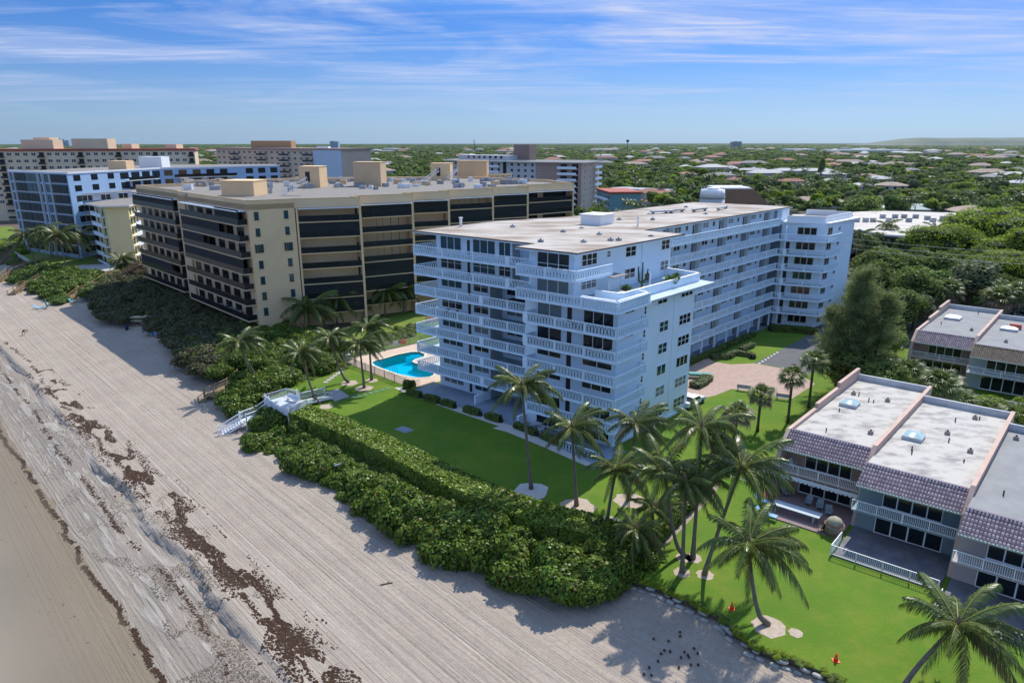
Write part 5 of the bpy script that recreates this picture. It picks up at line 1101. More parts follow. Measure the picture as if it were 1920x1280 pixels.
    cx = sum(p[0] for p in pts) / len(pts); cy = sum(p[1] for p in pts) / len(pts); b = MB(); b.prism(WORLD, [(cx + (p[0] - cx) * 1.03, cy + (p[1] - cy) * 1.03 - .3) for p in pts], 8.5, 8.95, whitebright, mat('tan_white_roof', (.56, .52, .45), .9, (.42, .38, .33), .3)); b.build('roof', T)
    for i in range(6): W = WORLD.wall(*pts[i], *pts[i + 1]); facade(T, W, 0, 3, 2.8, max(1, int(W.L / 5)), 3.4, 1.7, glass, sill=.5); balc(T, W, 2.8, 2, 2.8, .5, W.L - .5, pgr, pgr, .9)
    rr = random.Random(3)
    for i in range(22):
        x, y = at(1525 + i * 14 + rr.uniform(-5, 5), rr.choice([409, 412, 416]), 9); onebox('condenser', T, Fr((x, y), uv_dir(-10), uv_dir(80)), -.8, .8, -.6, .6, 8.96, 10.3, equip)
    # brown mansard building with a gray tank on its roof
    T = thing('building', 'building with a big sloping brown shingle roof behind the long white roof', 'building', (*at(1405, 395, 0), 0)); br = mat('brown_shingles', (.22, .125, .07), .9, (.17, .10, .06), .5)
    a, c = at(1352, 392, 0), at(1470, 392, 0); y = a[1]; x0, x1 = rise(1352, 390, 262).x, rise(1468, 390, 262).x; b = MB(); b.box(WORLD, x0, x1, 262, 285, 0, 4, crm); b.build('wall', T)
    zt = rise(1400, 354, 268).z; b = MB(); b.add([(x0 - 1, 260, 4), (x1 + 1, 260, 4), (x1 + 1, 287, 4), (x0 - 1, 287, 4), (x0 - 1, 266, zt), (x1 - 10, 266, zt), (x1 - 10, 282, zt), (x0 - 1, 282, zt)], [(0, 1, 5, 4), (1, 2, 6, 5), (2, 3, 7, 6), (3, 0, 4, 7), (4, 5, 6, 7), (3, 2, 1, 0)], br); b.build('roof', T); b = MB(); b.box(WORLD, x0 - .5, x1 - 11, 267, 281, zt, zt + .5, whitebright); b.build('roof_edge', T)
    T = thing('cooling_tower', 'round pale gray cooling tower rising behind the long white roof', 'cooling tower', (*at(1335, 385, 0), 0)); c = rise(1335, 378, 240); b = MB(); zt = rise(1335, 352, 240).z; b.cyl((c.x, c.y), 4.2, 0, zt - 3.5, pgr, 24); b.cyl((c.x, c.y), 4.35, zt - 3.5, zt - 2.9, equip, 24); b.build('drum', T); b = MB(); b.cyl((c.x, c.y), 4.2, zt - 2.9, zt - .6, whitebright, 24, 3.9); b.build('shell', T)
    b = MB()
    for k in range(12): b.bar((c.x + 4.3 * math.cos(k * .5236), c.y + 4.3 * math.sin(k * .5236), zt - 2.9), (c.x + 4.0 * math.cos(k * .5236), c.y + 4.0 * math.sin(k * .5236), zt + .1), .08, metalw)
    b.cyl((c.x, c.y), 2.2, zt - .6, zt, whitebright, 16); b.build('guard_rail', T)
far_buildings()
# ------------------------------------------------------------------ houses of the far neighbourhood
terra = mat('terracotta_tiles', (.30, .14, .09), .85, (.24, .11, .07), .8, rnd=.25); whroof = mat('white_tile_roof', (.42, .42, .41), .8, (.34, .34, .33), .8, rnd=.12); grayroof = mat('gray_shingle_roof', (.24, .23, .22), .9, (.18, .17, .17), .8, rnd=.2); tanroof = mat('tan_tile_roof', (.30, .22, .175), .85, (.24, .18, .14), .8, rnd=.2); greenroof = mat('pale_green_roof', (.36, .44, .39), .8); hwall = mat('house_wall', (.44, .41, .36), .9, rnd=.15)
def house(label, x, y, w, d, rm, ang, h=3.2, grp=None, win=True, two=False):
    T = thing('house', label, 'house', (x, y, 0), group=grp); F = Fr((x, y), uv_dir(ang), uv_dir(ang + 90)); h = 6 if two else h
    b = MB(); b.box(F, -w / 2, w / 2, -d / 2, d / 2, 0, h, hwall)
    if w > 16: b.box(F, -w * .2, w * .25, -d / 2 - 4, -d / 2 + .01, 0, h, hwall)
    b.build('wall', T); b = MB()
    def hip(a0, a1, b0, b1, z, rz):
        m_ = min(a1 - a0, b1 - b0) / 2; r0, r1 = (a0 + m_, a1 - m_) if a1 - a0 > b1 - b0 else ((a0 + a1) / 2, (a0 + a1) / 2); q0, q1 = ((b0 + b1) / 2, (b0 + b1) / 2) if a1 - a0 > b1 - b0 else (b0 + m_, b1 - m_)
        b.add([F(a0, b0, z), F(a1, b0, z), F(a1, b1, z), F(a0, b1, z), F(r0, q0, z + rz), F(r1, q1, z + rz)], [(0, 1, 5, 4), (1, 2, 5), (2, 3, 4, 5), (3, 0, 4), (3, 2, 1, 0)] if a1 - a0 > b1 - b0 else [(0, 1, 4), (1, 2, 5, 4), (2, 3, 5), (3, 0, 4, 5), (3, 2, 1, 0)], rm)
    hip(-w / 2 - .7, w / 2 + .7, -d / 2 - .7, d / 2 + .7, h, d * .17)
    if w > 16: hip(-w * .2 - .6, w * .25 + .6, -d / 2 - 4.6, d / 2 - 1, h + .03, w * .1)
    b.build('roof', T)
    if win:
        W = F.wall(-w / 2, -d / 2, w / 2, -d / 2); n = max(2, int(w / 4))
        for i in range(n):
            x_ = (i + .5) * w / n
            for zz in ((0, 3) if two else (0,)):
                off = 4.0 if w > 16 and w * .3 < x_ < w * .75 else 0; onebox('window', T, W, x_ - .8, x_ + .8, off + .01, off + .05, zz + .8, zz + 2.3, glass)
NR = [(1530, 388, 105, tanroof, 'large cream house with a wide tan hip roof behind the end block', 0, 14), (1225, 380, 72, terra, 'peach villa with orange tile roof on the canal point', 1, 12), (1195, 388, 30, terra, 'small pavilion with a pink tile roof on the canal edge', 0, 7), (1700, 402, 95, greenroof, 'long low house with a pale green roof behind the flat roofs', 0, 12),
      (1840, 408, 120, tanroof, 'pale tan roofed house among palms at the right', 0, 14), (1400, 350, 60, terra, 'brown tile roof house right of the cooling tower', 0, 12), (1300, 328, 55, tanroof, 'tan hip roofed house in the far trees above the white roof', 0, 12), (1560, 318, 50, terra, 'house with an orange hip roof beside the tall dark pine', 1, 12), (1450, 322, 22, terra, 'small orange roofed house in the middle distance', 0, 9), (1410, 330, 60, whroof, 'white roofed villa in the middle distance', 1, 12)]
for u, v, wpx, rm, lab, two, d in NR:
    x, y = at(u, v, 0); house(lab, x, y, wpx * y / 1280 * .95, d, rm, -8 if u > 1300 else -20, two=bool(two))
rr = random.Random(21); cnt = 0; placed = []
KIND = [('house with a terracotta roof half hidden in the far trees', terra), ('house with a white roof half hidden in the far trees', whroof), ('house with a gray shingle roof among the far trees', grayroof), ('house with a tan tile roof among the far trees', tanroof)]
while cnt < 125:
    u = rr.uniform(330, 1960); v = 284 + (rr.random() ** 1.3) * 110
    if u < 1120 and v > 306 or u < 640 and v > 290: continue
    if v > 345 and u < 1480 or v > 372: continue
    x, y = at(u, v, 0)
    if any(abs(x - a) < 22 and abs(y - b_) < 22 for a, b_ in placed): continue
    placed.append((x, y)); k = rr.choice([0, 1, 1, 2, 3, 3]); house(KIND[k][0], x, y, rr.uniform(14, 26), rr.uniform(9, 14), KIND[k][1], rr.uniform(-60, 60), grp='houses scattered in the far neighbourhood', win=y < 600, two=rr.random() < .4); cnt += 1
HOUSES = placed
sheet('canal', [at(u, v, 0) for u, v in [(1105, 392), (1150, 372), (1230, 392), (1330, 400), (1300, 420), (1100, 420)]], .03, mat('canal_water', (.04, .085, .10), .1, spec=.5))
sheet('canal_lawn', [at(u, v, 0) for u, v in [(1146, 356), (1210, 352), (1240, 372), (1150, 366)]], .03, grass_b)
sheet('street', [at(u, v, 0) for u, v in [(1580, 470), (1920, 560), (1990, 560), (1640, 462)]], -.03, asphalt)
# far skyline
def skyline():
    blue = mat('far_tower_blue', (.30, .38, .48), .8); tanf = mat('far_tower_tan', (.36, .33, .30), .8)
    for lab, u0, u1, v, y, m in (('pale blue cluster of towers on the horizon at the far left', 98, 128, 258, 5200, blue), ('dark blocky tower on the horizon right of the centre', 1374, 1392, 265, 3600, tanf), ('low pale block on the horizon behind the peach building', 618, 634, 264, 3400, blue)):
        T = thing('far_tower', lab, 'tower', (rise(u0, v, y).x, y, 0)); l, r_ = rise(u0, v, y), rise(u1, v, y); n = 4; rr = random.Random(u0)
        for i in range(n): x0 = l.x + (r_.x - l.x) * i / n; onebox('tower_block', T, WORLD, x0, x0 + (r_.x - l.x) / n * .85, y, y + 40, 0, 33 + (l.z - 33) * rr.uniform(.4, 1), m)
    for i, (u0, u1, v, y) in enumerate([(718, 738, 269.5, 2600), (1560, 1700, 271, 2100), (1480, 1530, 270.5, 2300), (1120, 1160, 271, 2400)]):
        l, r_ = rise(u0, v, y), rise(u1, v, y); T = thing('warehouse', ['small white roofed shed on the horizon left of the centre', 'long white warehouse roof near the horizon at the right', 'shorter pale warehouse roof near the horizon', 'pale warehouse behind the pink tower block'][i], 'warehouse', (l.x, y, 0)); onebox('wall', T, WORLD, l.x, r_.x, y, y + 60, 0, 9, crm); onebox('roof', T, WORLD, l.x - 1, r_.x + 1, y - 1, y + 61, 9, 13, whitebright)
    # the wooded rise of the landfill at the far right
    V = []; Fc = []; n, m_ = 60, 8
    for i in range(n + 1):
        for j in range(m_ + 1):
            f = i / n; x = 3000 + 3400 * f; y = 6000 + 900 * j / m_; h = 75 * smooth(f, 0, .22) * (1 - smooth(f, .7, 1) * .5) * math.sin(math.pi * j / m_) ** .5 + 6 * noise.noise(Vector((f * 9, j * .5, 0))); V.append((x, y, h - 1))
    for i in range(n):
        for j in range(m_): Fc.append((i * (m_ + 1) + j, (i + 1) * (m_ + 1) + j, (i + 1) * (m_ + 1) + j + 1, i * (m_ + 1) + j + 1))
    me = bpy.data.meshes.new('hills'); me.from_pydata(V, [], Fc); me.materials.append(mat('hill_grass', (.10, .12, .07), .95, (.16, .17, .12), .004, world_co=True)); tag(place('hills', me), kind='structure')
    for u, v0, lab in ((889, 262, 'thin radio mast on the horizon'), (1177, 265, 'water tower on the horizon above the pink tower block')):
        y = 2500; p = rise(u, v0, y); T = thing('mast', lab, 'mast', (p.x, y, 0)); b = MB(); b.cyl((p.x, y), 1.2, 0, p.z, metaldk, 6); b.build('pole', T)
        if u > 1000: b = MB(); b.cyl((p.x, y), 5, p.z - 3, p.z + 5, metaldk, 10); b.build('tank', T)
skyline()
# ------------------------------------------------------------------ foliage
import numpy as np
rs = np.random.RandomState(12)
def mleaf(name, c1, c2, rough=.45, isl=.42, rnd=.12, tr=.22, spec=.18):
    return mat(name, c1, rough, c2, .7, detail=3, island=isl, rnd=rnd, trans=tr, spec=spec)
lf_grape = mleaf('sea_grape_leaf', (.115, .175, .020), (.070, .120, .014), .40, .7, .1, .26)
lf_hedge_lit = mleaf('sunlit_sea_grape_leaf', (.20, .29, .030), (.145, .225, .022), .42, .55, .1, .3, .3)  # sea grape leaf lightened, strong sun on the hedge put into its colour
lf_rust = mleaf('rusty_sea_grape_leaf', (.19, .19, .025), (.17, .11, .02), .5, .5, .1, .35)
lf_tree = mleaf('broad_leaf', (.175, .235, .052), (.125, .18, .04), .6, .45, .22, .35)
lf_bright = mleaf('bright_broad_leaf', (.25, .34, .025), (.18, .26, .02), .6, .4, .1, .38)
lf_gray = mleaf('gray_green_leaf', (.20, .235, .11), (.15, .18, .08), .65, .4, .1, .3)
lf_palm = mleaf('palm_leaflet', (.125, .165, .030), (.09, .125, .022), .36, .45, .15, .26, .45)
lf_palm2 = mleaf('yellowing_palm_leaflet', (.17, .155, .045), (.12, .10, .04), .45, .35, .1, .22)
lf_fan = mleaf('fan_palm_leaf', (.16, .20, .06), (.12, .155, .045), .45, .35, .15, .3, .35)
lf_dead = mleaf('dead_frond', (.26, .20, .13), (.18, .13, .085), .8, .3, .1, .1)
lf_pine = mleaf('pine_needles', (.27, .31, .12), (.17, .21, .08), .8, .4, 0, .4)
dark_core = mat('dark_inner_core', (.040, .042, .022), .95, (.028, .030, .016), 2)  # dark filler colour standing for the shade inside crowns and hedges
bark = mat('gray_palm_bark', (.235, .20, .165), .9, (.15, .125, .10), 3, stretch=(1, 1, 5), bump=.8, bscale=8); barkd = mat('brown_bark', (.12, .095, .07), .95, (.08, .06, .045), 3, bump=.6)
rach = mat('frond_stalk', (.20, .20, .05), .5, rnd=.15)
def quads(name, c, n, L, w, m, roll=None, fold=False, mats=None, midx=None):
    """kite shaped leaves: centres c, facing n, half length L, half width w"""
    N = len(c); n = n / np.linalg.norm(n, axis=1, keepdims=True); r = rs.normal(size=(N, 3)) if roll is None else roll
    d = r - n * (r * n).sum(1, keepdims=True); d /= np.linalg.norm(d, axis=1, keepdims=True) + 1e-9; e = np.cross(n, d)
    L = np.asarray(L).reshape(-1, 1); w = np.asarray(w).reshape(-1, 1)
    V = np.stack([c - d * L, c - d * L * .1 + e * w, c + d * L, c - d * L * .1 - e * w], 1).reshape(-1, 3)
    return V, N
def mesh_q(name, parts):
    """parts: list of (V, N, material)"""
    me = bpy.data.meshes.new(name); V = np.concatenate([p[0] for p in parts]); N = sum(p[1] for p in parts)
    me.vertices.add(len(V)); me.vertices.foreach_set('co', V.astype(np.float32).ravel()); me.loops.add(4 * N); me.loops.foreach_set('vertex_index', np.arange(4 * N, dtype=np.int32))
    me.polygons.add(N); me.polygons.foreach_set('loop_start', np.arange(0, 4 * N, 4, dtype=np.int32)); me.polygons.foreach_set('loop_total', np.full(N, 4, np.int32))
    mi = []
    for k, p in enumerate(parts): me.materials.append(p[2]); mi.append(np.full(p[1], k, np.int32))
    me.polygons.foreach_set('material_index', np.concatenate(mi)); me.update(); me.validate(); return me
def blob_pts(blobs, n, lo=.82, hi=1.06, zmin=-.45):
    B = np.array(blobs, float); area = B[:, 3] * B[:, 4] + B[:, 3] * B[:, 5]; k = rs.choice(len(B), n, p=area / area.sum())
    d = rs.normal(size=(n, 3)); d /= np.linalg.norm(d, axis=1, keepdims=True); d[:, 2] = np.where(d[:, 2] < zmin, -d[:, 2], d[:, 2])
    f = rs.uniform(lo, hi, (n, 1)); P_ = B[k, :3] + d * B[k, 3:6] * f; nn = d / B[k, 3:6]; nn /= np.linalg.norm(nn, axis=1, keepdims=True)
    keep = np.ones(n, bool)
    for b in B:
        q = ((P_ - b[:3]) / b[3:6]); keep &= (q ** 2).sum(1) > .62
    return P_[keep], nn[keep]
def core(name, blobs, s=.8, m=None, seg=1):  # dark lumps added inside the foliage to block light
    bm = bmesh.new()
    for b in blobs:
        g = bmesh.ops.create_icosphere(bm, subdivisions=seg, radius=1); off = Vector(b[:3])
        for v in g['verts']: v.co = Vector((v.co.x * b[3], v.co.y * b[4], v.co.z * b[5])) * s * (1 + .18 * noise.noise(v.co * 2 + off)) + off
    me = bpy.data.meshes.new(name); bm.to_mesh(me); bm.free(); me.materials.append(m or dark_core); return me
def join_mesh(name, a, b_):
    """two meshes as one"""
    bm = bmesh.new(); bm.from_mesh(a); n = len(bm.faces); 
    for f in bm.faces: pass
    k = len(a.materials); bm.from_mesh(b_); bm.faces.ensure_lookup_table()
    for f in bm.faces[n:]: f.material_index += k
    me = bpy.data.meshes.new(name); bm.to_mesh(me); bm.free()
    for m in list(a.materials) + list(b_.materials): me.materials.append(m)
    return me
def shrub_mesh(name, seed, n=3200, leaf=.15, m=None, rust=.0, flat=1.0, sub=10):
    global rs; rs = np.random.RandomState(seed); bl = []
    for i in range(sub):
        a = rs.uniform(0, 6.28); r = rs.uniform(0, .75); s = rs.uniform(.34, .6); bl.append((r * math.cos(a), r * math.sin(a), rs.uniform(.2, .66) * flat, s, s * rs.uniform(.8, 1.2), s * rs.uniform(.6, 1.0) * flat))
    P_, nn = blob_pts(bl, n, .74, 1.16); nn = nn + rs.normal(size=nn.shape) * .45 + np.array([0, 0, .35]); N = len(P_); L = rs.uniform(.6, 1.35, N) * leaf
    parts = []; nr = int(N * rust); V, c = quads('', P_[nr:], nn[nr:], L[nr:], L[nr:] * .85, m); parts.append((V, c, m or lf_grape))
    if nr: V, c = quads('', P_[:nr], nn[:nr], L[:nr], L[:nr] * .8, m); parts.append((V, c, lf_rust))
    return join_mesh(name, mesh_q(name, parts), core(name, bl, .78))
SHRUB = [shrub_mesh('sea_grape', 40 + i, 3400, .078, rust=(.0, .05, .12, .0, .3)[i]) for i in range(5)]
DUNE_SHADED = [shrub_mesh('shaded_sea_grape', 80 + i, 3000, .07, m=mat('shaded_brownish_leaf', (.062, .080, .024), .6, (.075, .060, .028), .7, island=.5, rnd=.15, trans=.15), rust=.1) for i in range(3)]  # leaf brownish and darkened, shade of the dune put into its colour
LOWSH = [shrub_mesh('low_shrub', 60 + i, 2200, .07, m=(lf_tree, lf_gray, lf_bright)[i], sub=6) for i in range(3)]
def gn_scatter(name, pts, meshes, label, cat, parent=None):
    """ground cover nobody could count: points carrying rotation, size and kind, an instance on each"""
    me = bpy.data.meshes.new(name); me.from_pydata([p[0] for p in pts], [], [])
    for an, ty in (('rz', 'FLOAT'), ('scl', 'FLOAT_VECTOR'), ('idx', 'INT')): me.attributes.new(an, ty, 'POINT')
    me.attributes['rz'].data.foreach_set('value', [p[1] for p in pts]); me.attributes['scl'].data.foreach_set('vector', [c for p in pts for c in p[2]]); me.attributes['idx'].data.foreach_set('value', [p[3] for p in pts])
    o = place(name, me, parent); col = bpy.data.collections.new(name + '_sources')
    for i, m in enumerate(meshes): s_ = bpy.data.objects.new(name + '_source_%02d' % i, m); col.objects.link(s_)
    ng = bpy.data.node_groups.new(name, 'GeometryNodeTree'); ng.interface.new_socket('Geometry', in_out='INPUT', socket_type='NodeSocketGeometry'); ng.interface.new_socket('Geometry', in_out='OUTPUT', socket_type='NodeSocketGeometry')
    N = ng.nodes; Lk = ng.links; gi = N.new('NodeGroupInput'); go = N.new('NodeGroupOutput'); ip = N.new('GeometryNodeInstanceOnPoints'); ci = N.new('GeometryNodeCollectionInfo'); ci.inputs[0].default_value = col; ci.inputs['Separate Children'].default_value = True; ci.inputs['Reset Children'].default_value = True
    m2p = N.new('GeometryNodeMeshToPoints'); Lk.new(gi.outputs[0], m2p.inputs[0]); Lk.new(m2p.outputs[0], ip.inputs['Points']); Lk.new(ci.outputs[0], ip.inputs['Instance']); ip.inputs['Pick Instance'].default_value = True
    def na(an, ty): n = N.new('GeometryNodeInputNamedAttribute'); n.data_type = ty; n.inputs[0].default_value = an; return n.outputs[0]
    Lk.new(na('idx', 'INT'), ip.inputs['Instance Index']); cv = N.new('ShaderNodeCombineXYZ'); Lk.new(na('rz', 'FLOAT'), cv.inputs[2]); Lk.new(cv.outputs[0], ip.inputs['Rotation']); Lk.new(na('scl', 'FLOAT_VECTOR'), ip.inputs['Scale']); Lk.new(ip.outputs[0], go.inputs[0])
    md = o.modifiers.new('scatter', 'NODES'); md.node_group = ng
    return tag(o, label, cat, kind='stuff')
def inside(p, poly):
    x, y = p; c = False; j = len(poly) - 1
    for i in range(len(poly)):
        xi, yi = poly[i]; xj, yj = poly[j]
        if (yi > y) != (yj > y) and x < (xj - xi) * (y - yi) / (yj - yi) + xi: c = not c
        j = i
    return c
def fill(poly, sp, seed):
    r_ = random.Random(seed); xs = [p[0] for p in poly]; ys = [p[1] for p in poly]; out = []; y = min(ys)
    while y < max(ys):
        x = min(xs)
        while x < max(xs):
            q = (x + r_.uniform(-.4, .4) * sp, y + r_.uniform(-.4, .4) * sp)
            if inside(q, poly): out.append(q)
            x += sp
        y += sp
    return out
AVOID = [(124, 567, 150, 547), (150, 547, 168, 541), (168, 541, 208, 516), (208, 516, 262, 497), (22, 552, 42, 536), (42, 536, 78, 520), (-10, 532, 20, 508), (20, 508, 52, 494), (-5, 494, 22, 470), (379, 752, 392, 742), (392, 742, 436, 722), (436, 722, 455, 705), (411, 816, 456, 788), (456, 788, 506, 760), (505, 760, 560, 752), (566, 620, 536, 600), (240, 612, 300, 630)]
AV = [(at(a, b_, -.5), at(c, d, -.5)) for a, b_, c, d in AVOID]
def seg_d(p, a, b_):
    vx, vy = b_[0] - a[0], b_[1] - a[1]; t = max(0, min(1, ((p[0] - a[0]) * vx + (p[1] - a[1]) * vy) / (vx * vx + vy * vy))); return math.hypot(p[0] - a[0] - vx * t, p[1] - a[1] - vy * t)
def thicket(name, label, px, z, sp, size, seed, kinds=(0, 1, 2, 3, 4), hz=1.0, meshes=None, cat='thicket', zf=None):
    poly = [at(u, v, z) for u, v in px]; r_ = random.Random(seed); pts = []
    for x, y in fill(poly, sp, seed):
        if any(seg_d((x, y), a, b_) < 1.25 + size * .55 for a, b_ in AV): continue
        s = size * r_.uniform(.75, 1.3); s_t = st(x, y)[1]; zz = (z - 1.3 * (1 - smooth(s_t, .5, 5.5)) if zf is None else zf) - .3
        pts.append(((x, y, zz), r_.uniform(0, 6.28), (s, s * r_.uniform(.85, 1.15), s * hz * r_.uniform(.75, 1.25)), r_.choice(kinds)))
    return gn_scatter(name, pts, meshes or SHRUB, label, cat)
thicket('dune_thicket', 'dense dark sea grape thicket on the dune below the beige building', [(196, 535), (262, 508), (300, 530), (480, 600), (475, 625), (440, 640), (420, 700), (392, 704), (345, 668), (322, 640), (300, 612), (262, 596), (225, 604), (196, 590), (180, 570)], 0, 1.5, 1.9, 1, (0, 1, 2, 1), .9, DUNE_SHADED)
thicket('dune_thicket', 'bright sea grape thicket between the brown stair and the beige building', [(345, 640), (420, 640), (480, 612), (545, 625), (600, 632), (640, 655), (610, 700), (560, 690), (490, 690), (440, 720), (405, 700)], .1, 1.5, 1.75, 2, (0, 1, 3, 1))
thicket('dune_thicket', 'sea grape bushes between the brown stair and the white boardwalk', [(425, 745), (450, 710), (520, 690), (545, 705), (530, 735), (488, 742), (455, 768), (436, 785)], .1, 1.4, 1.6, 3, (0, 1, 3, 1))
thicket('dune_thicket', 'sea grape bushes below the white boardwalk along the sand', [(452, 800), (500, 775), (560, 800), (600, 850), (680, 905), (640, 915), (590, 880), (530, 835), (470, 825)], -.4, 1.5, 1.5, 4, (0, 1, 3))
thicket('dune_thicket', 'broad sea grape thicket on the slope in front of the clipped hedge', [(660, 900), (760, 925), (840, 960), (940, 1015), (1000, 1060), (1100, 1070), (1165, 1090), (1150, 1120), (1050, 1118), (930, 1078), (800, 1010), (700, 955)], -.3, 1.35, 1.65, 5, (0, 1, 2, 3), 1.15)
thicket('dune_thicket', 'tangled bushes at the sandy corner where the hedge ends', [(1080, 1010), (1180, 1010), (1215, 1040), (1190, 1075), (1150, 1090), (1100, 1060)], -.1, 1.3, 1.35, 6, (1, 2, 4), 1.1)
thicket('dune_thicket', 'sea grape bushes along the sand by the far wooden stairs', [(28, 512), (70, 498), (150, 520), (235, 502), (258, 512), (200, 545), (130, 566), (70, 540), (40, 530)], 0, 1.8, 2.1, 7, (0, 1, 2, 3), .8)
thicket('dune_thicket', 'gray green bushes near the far wooden stairs at the left edge', [(-60, 470), (30, 452), (60, 462), (30, 490), (-60, 480)], 0, 2.2, 2.2, 8, (0, 1, 2), .8, LOWSH)
thicket('ground_cover', 'rusty and green ground cover between the sea grapes and the stepping stones', [(450, 690), (520, 665), (600, 660), (655, 665), (650, 690), (600, 705), (545, 718), (520, 700)], 0, 1.0, .9, 9, (4, 3, 1), .7)
thicket('ground_cover', 'gray green low hedge strip along the far pool fence', [(662, 652), (700, 632), (790, 606), (795, 622), (700, 655), (672, 668)], 0, 1.1, 1.0, 10, (1, 0, 1), .8, LOWSH)
thicket('ground_cover', 'low bright green bed by the far end of the boardwalk lawn', [(545, 715), (600, 692), (640, 672), (652, 684), (600, 705), (560, 725)], 0, .8, .7, 11, (2,), .5, LOWSH)
thicket('ground_cover', 'shrubs at the foot of the rear town houses', [(1720, 770), (1770, 748), (1850, 755), (1920, 765), (1930, 800), (1850, 790), (1780, 785)], 0, 1.3, 1.3, 12, (0, 2, 2), .9, LOWSH)
thicket('dune_thicket', 'dark bushes on the slope between the clipped hedge and the beach thicket', [(560, 800), (640, 835), (720, 872), (800, 915), (900, 962), (980, 992), (1060, 1010), (1150, 1040), (1080, 1060), (940, 1020), (800, 960), (700, 915), (600, 860)], -.35, 1.1, .95, 15, (0, 2, 0), .75, zf=-.4)
def hedge(name, label, px, z, w, h, n, leaf, m, seed, z0=0, cat='hedge', rust=0, lump=.25, pts=None):
    global rs; rs = np.random.RandomState(seed); Pc = [at(u, v, z) for u, v in px] if pts is None else pts; segL = [math.dist(a, b_) for a, b_ in zip(Pc, Pc[1:])]; T = sum(segL)
    o0 = (Pc[0][0], Pc[0][1], z0); t = thing(name, label, cat, o0); cs = []; ns = []; b = MB()
    z0f = z0 if callable(z0) else (lambda f: z0)
    per = w + 2 * (h)
    for _ in range(n):
        s = rs.uniform(0, T); i = 0
        while i < len(segL) - 1 and s > segL[i]: s -= segL[i]; i += 1
        a, b_ = Pc[i], Pc[i + 1]; f = s / segL[i]; x, y = a[0] + (b_[0] - a[0]) * f, a[1] + (b_[1] - a[1]) * f; dx, dy = (b_[0] - a[0]) / segL[i], (b_[1] - a[1]) / segL[i]; nx, ny = -dy, dx
        k = rs.uniform(0, per); bulge = lump * noise.noise(Vector((x * .5, y * .5, k * .4))) + .10 * noise.noise(Vector((x * 2, y * 2, k)))
        if k < w: c = (x + nx * (k - w / 2), y + ny * (k - w / 2), z0 + h + bulge + rs.uniform(-.12, .08)); nn = (0, 0, 1)
        else:
            sd = 1 if k < w + h else -1; zz = (k - w) % h; c = (x + nx * sd * (w / 2 + bulge + rs.uniform(-.12, .06)), y + ny * sd * (w / 2 + bulge), z0 + zz); nn = (nx * sd, ny * sd, .35)
        cs.append((c[0] - o0[0], c[1] - o0[1], c[2] - z0)); ns.append(nn)
    cs = np.array(cs); ns = np.array(ns) + rs.normal(size=(n, 3)) * .45; L = rs.uniform(.75, 1.25, n) * leaf
    nr = int(n * rust); parts = []; V, c = quads('', cs[nr:], ns[nr:], L[nr:], L[nr:] * .85, m); parts.append((V, c, m))
    if nr: V, c = quads('', cs[:nr], ns[:nr], L[:nr], L[:nr] * .85, m); parts.append((V, c, lf_rust))
    place('foliage', mesh_q('foliage', parts), t)
    for a, b_ in zip(Pc, Pc[1:]):
        W = WORLD.wall(*a, *b_); b.box(W, -.3, W.L + .3, -w / 2 + .22, w / 2 - .22, z0, z0 + h - .2, dark_core)  # dark box added inside the hedge for its inner shade
    b.build('shade_core', t); return t
hedge('clipped_hedge', 'long clipped sea grape hedge along the sea side of the shaded lawn', HEDGE, 1.35, 3.3, 2.5, 40000, .135, lf_hedge_lit, 31, z0=-1.05, rust=.02)
def local_hedge(label, pts, w, h, n, leaf, m, seed, name='low_hedge', F=WF): return hedge(name, label, None, 0, w, h, n, leaf, m, seed, 0, pts=[F(a, b_, 0)[:2] for a, b_ in pts], lump=.15)
hedge('boundary_hedge', 'green hedge along the sandy path between the two lawns', [(1205, 1030), (1262, 965), (1318, 905), (1345, 868), (1352, 840)], .6, 1.5, 1.0, 9000, .13, lf_grape, 32, lump=.3)
local_hedge('dark hedge along the walkway under the open corridors', [(-4.2, 24), (-4.2, 58)], 1.0, .8, 5000, .12, lf_tree, 33)
local_hedge('dark planting in the shaded inner corner of the courtyard', [(-3.5, 63.5), (-1, 65.2), (3.5, 66.5)], 2.2, .9, 4000, .13, lf_tree, 34)
for i, (px, lab) in enumerate([([(1335, 668), (1365, 668), (1378, 660)], 'low clipped bush row at the near end of the sunny courtyard lawn'), ([(1378, 660), (1408, 664), (1412, 668)], 'short low bush row branching off in the courtyard lawn'), ([(1390, 655), (1412, 645)], 'small bush row beside the courtyard path')]):
    hedge('low_hedge', lab, px, .4, .9, .7, 1500, .1, lf_gray, 36 + i, lump=.15)
hedge('low_hedge', 'gray green planting at the paved court beside the white building corner', [(1302, 722), (1318, 714), (1326, 706)], .4, 1.6, .7, 1800, .11, lf_gray, 40)
for i, (a0, a1, lab) in enumerate([(-26, -23.6, 'low shrub row in front of the left end of the patio'), (-22.8, -20.2, 'second low shrub row along the blue patio from the pool'), (-19.6, -17.4, 'third low shrub row along the blue patio'), (-15.5, -13, 'shrub row in the middle of the patio edge'), (-11.8, -9.6, 'shrub row left of the white gravel bulge'), (-7, -3.6, 'shrubs by the white garden chairs'), (-2.6, 1.2, 'shrubs at the right half of the patio edge'), (2.2, 5.6, 'shrubs at the corner of the patio near the palms')]):
    hedge('patio_shrubs', lab, None, 0, .8, .75, 1100, .09, lf_tree, 44 + i, pts=[WF(a0, -1.5 - .12 * max(0, a0 + 9), 0)[:2], WF(a1, -1.5 - .12 * max(0, a1 + 9), 0)[:2]], lump=.2)
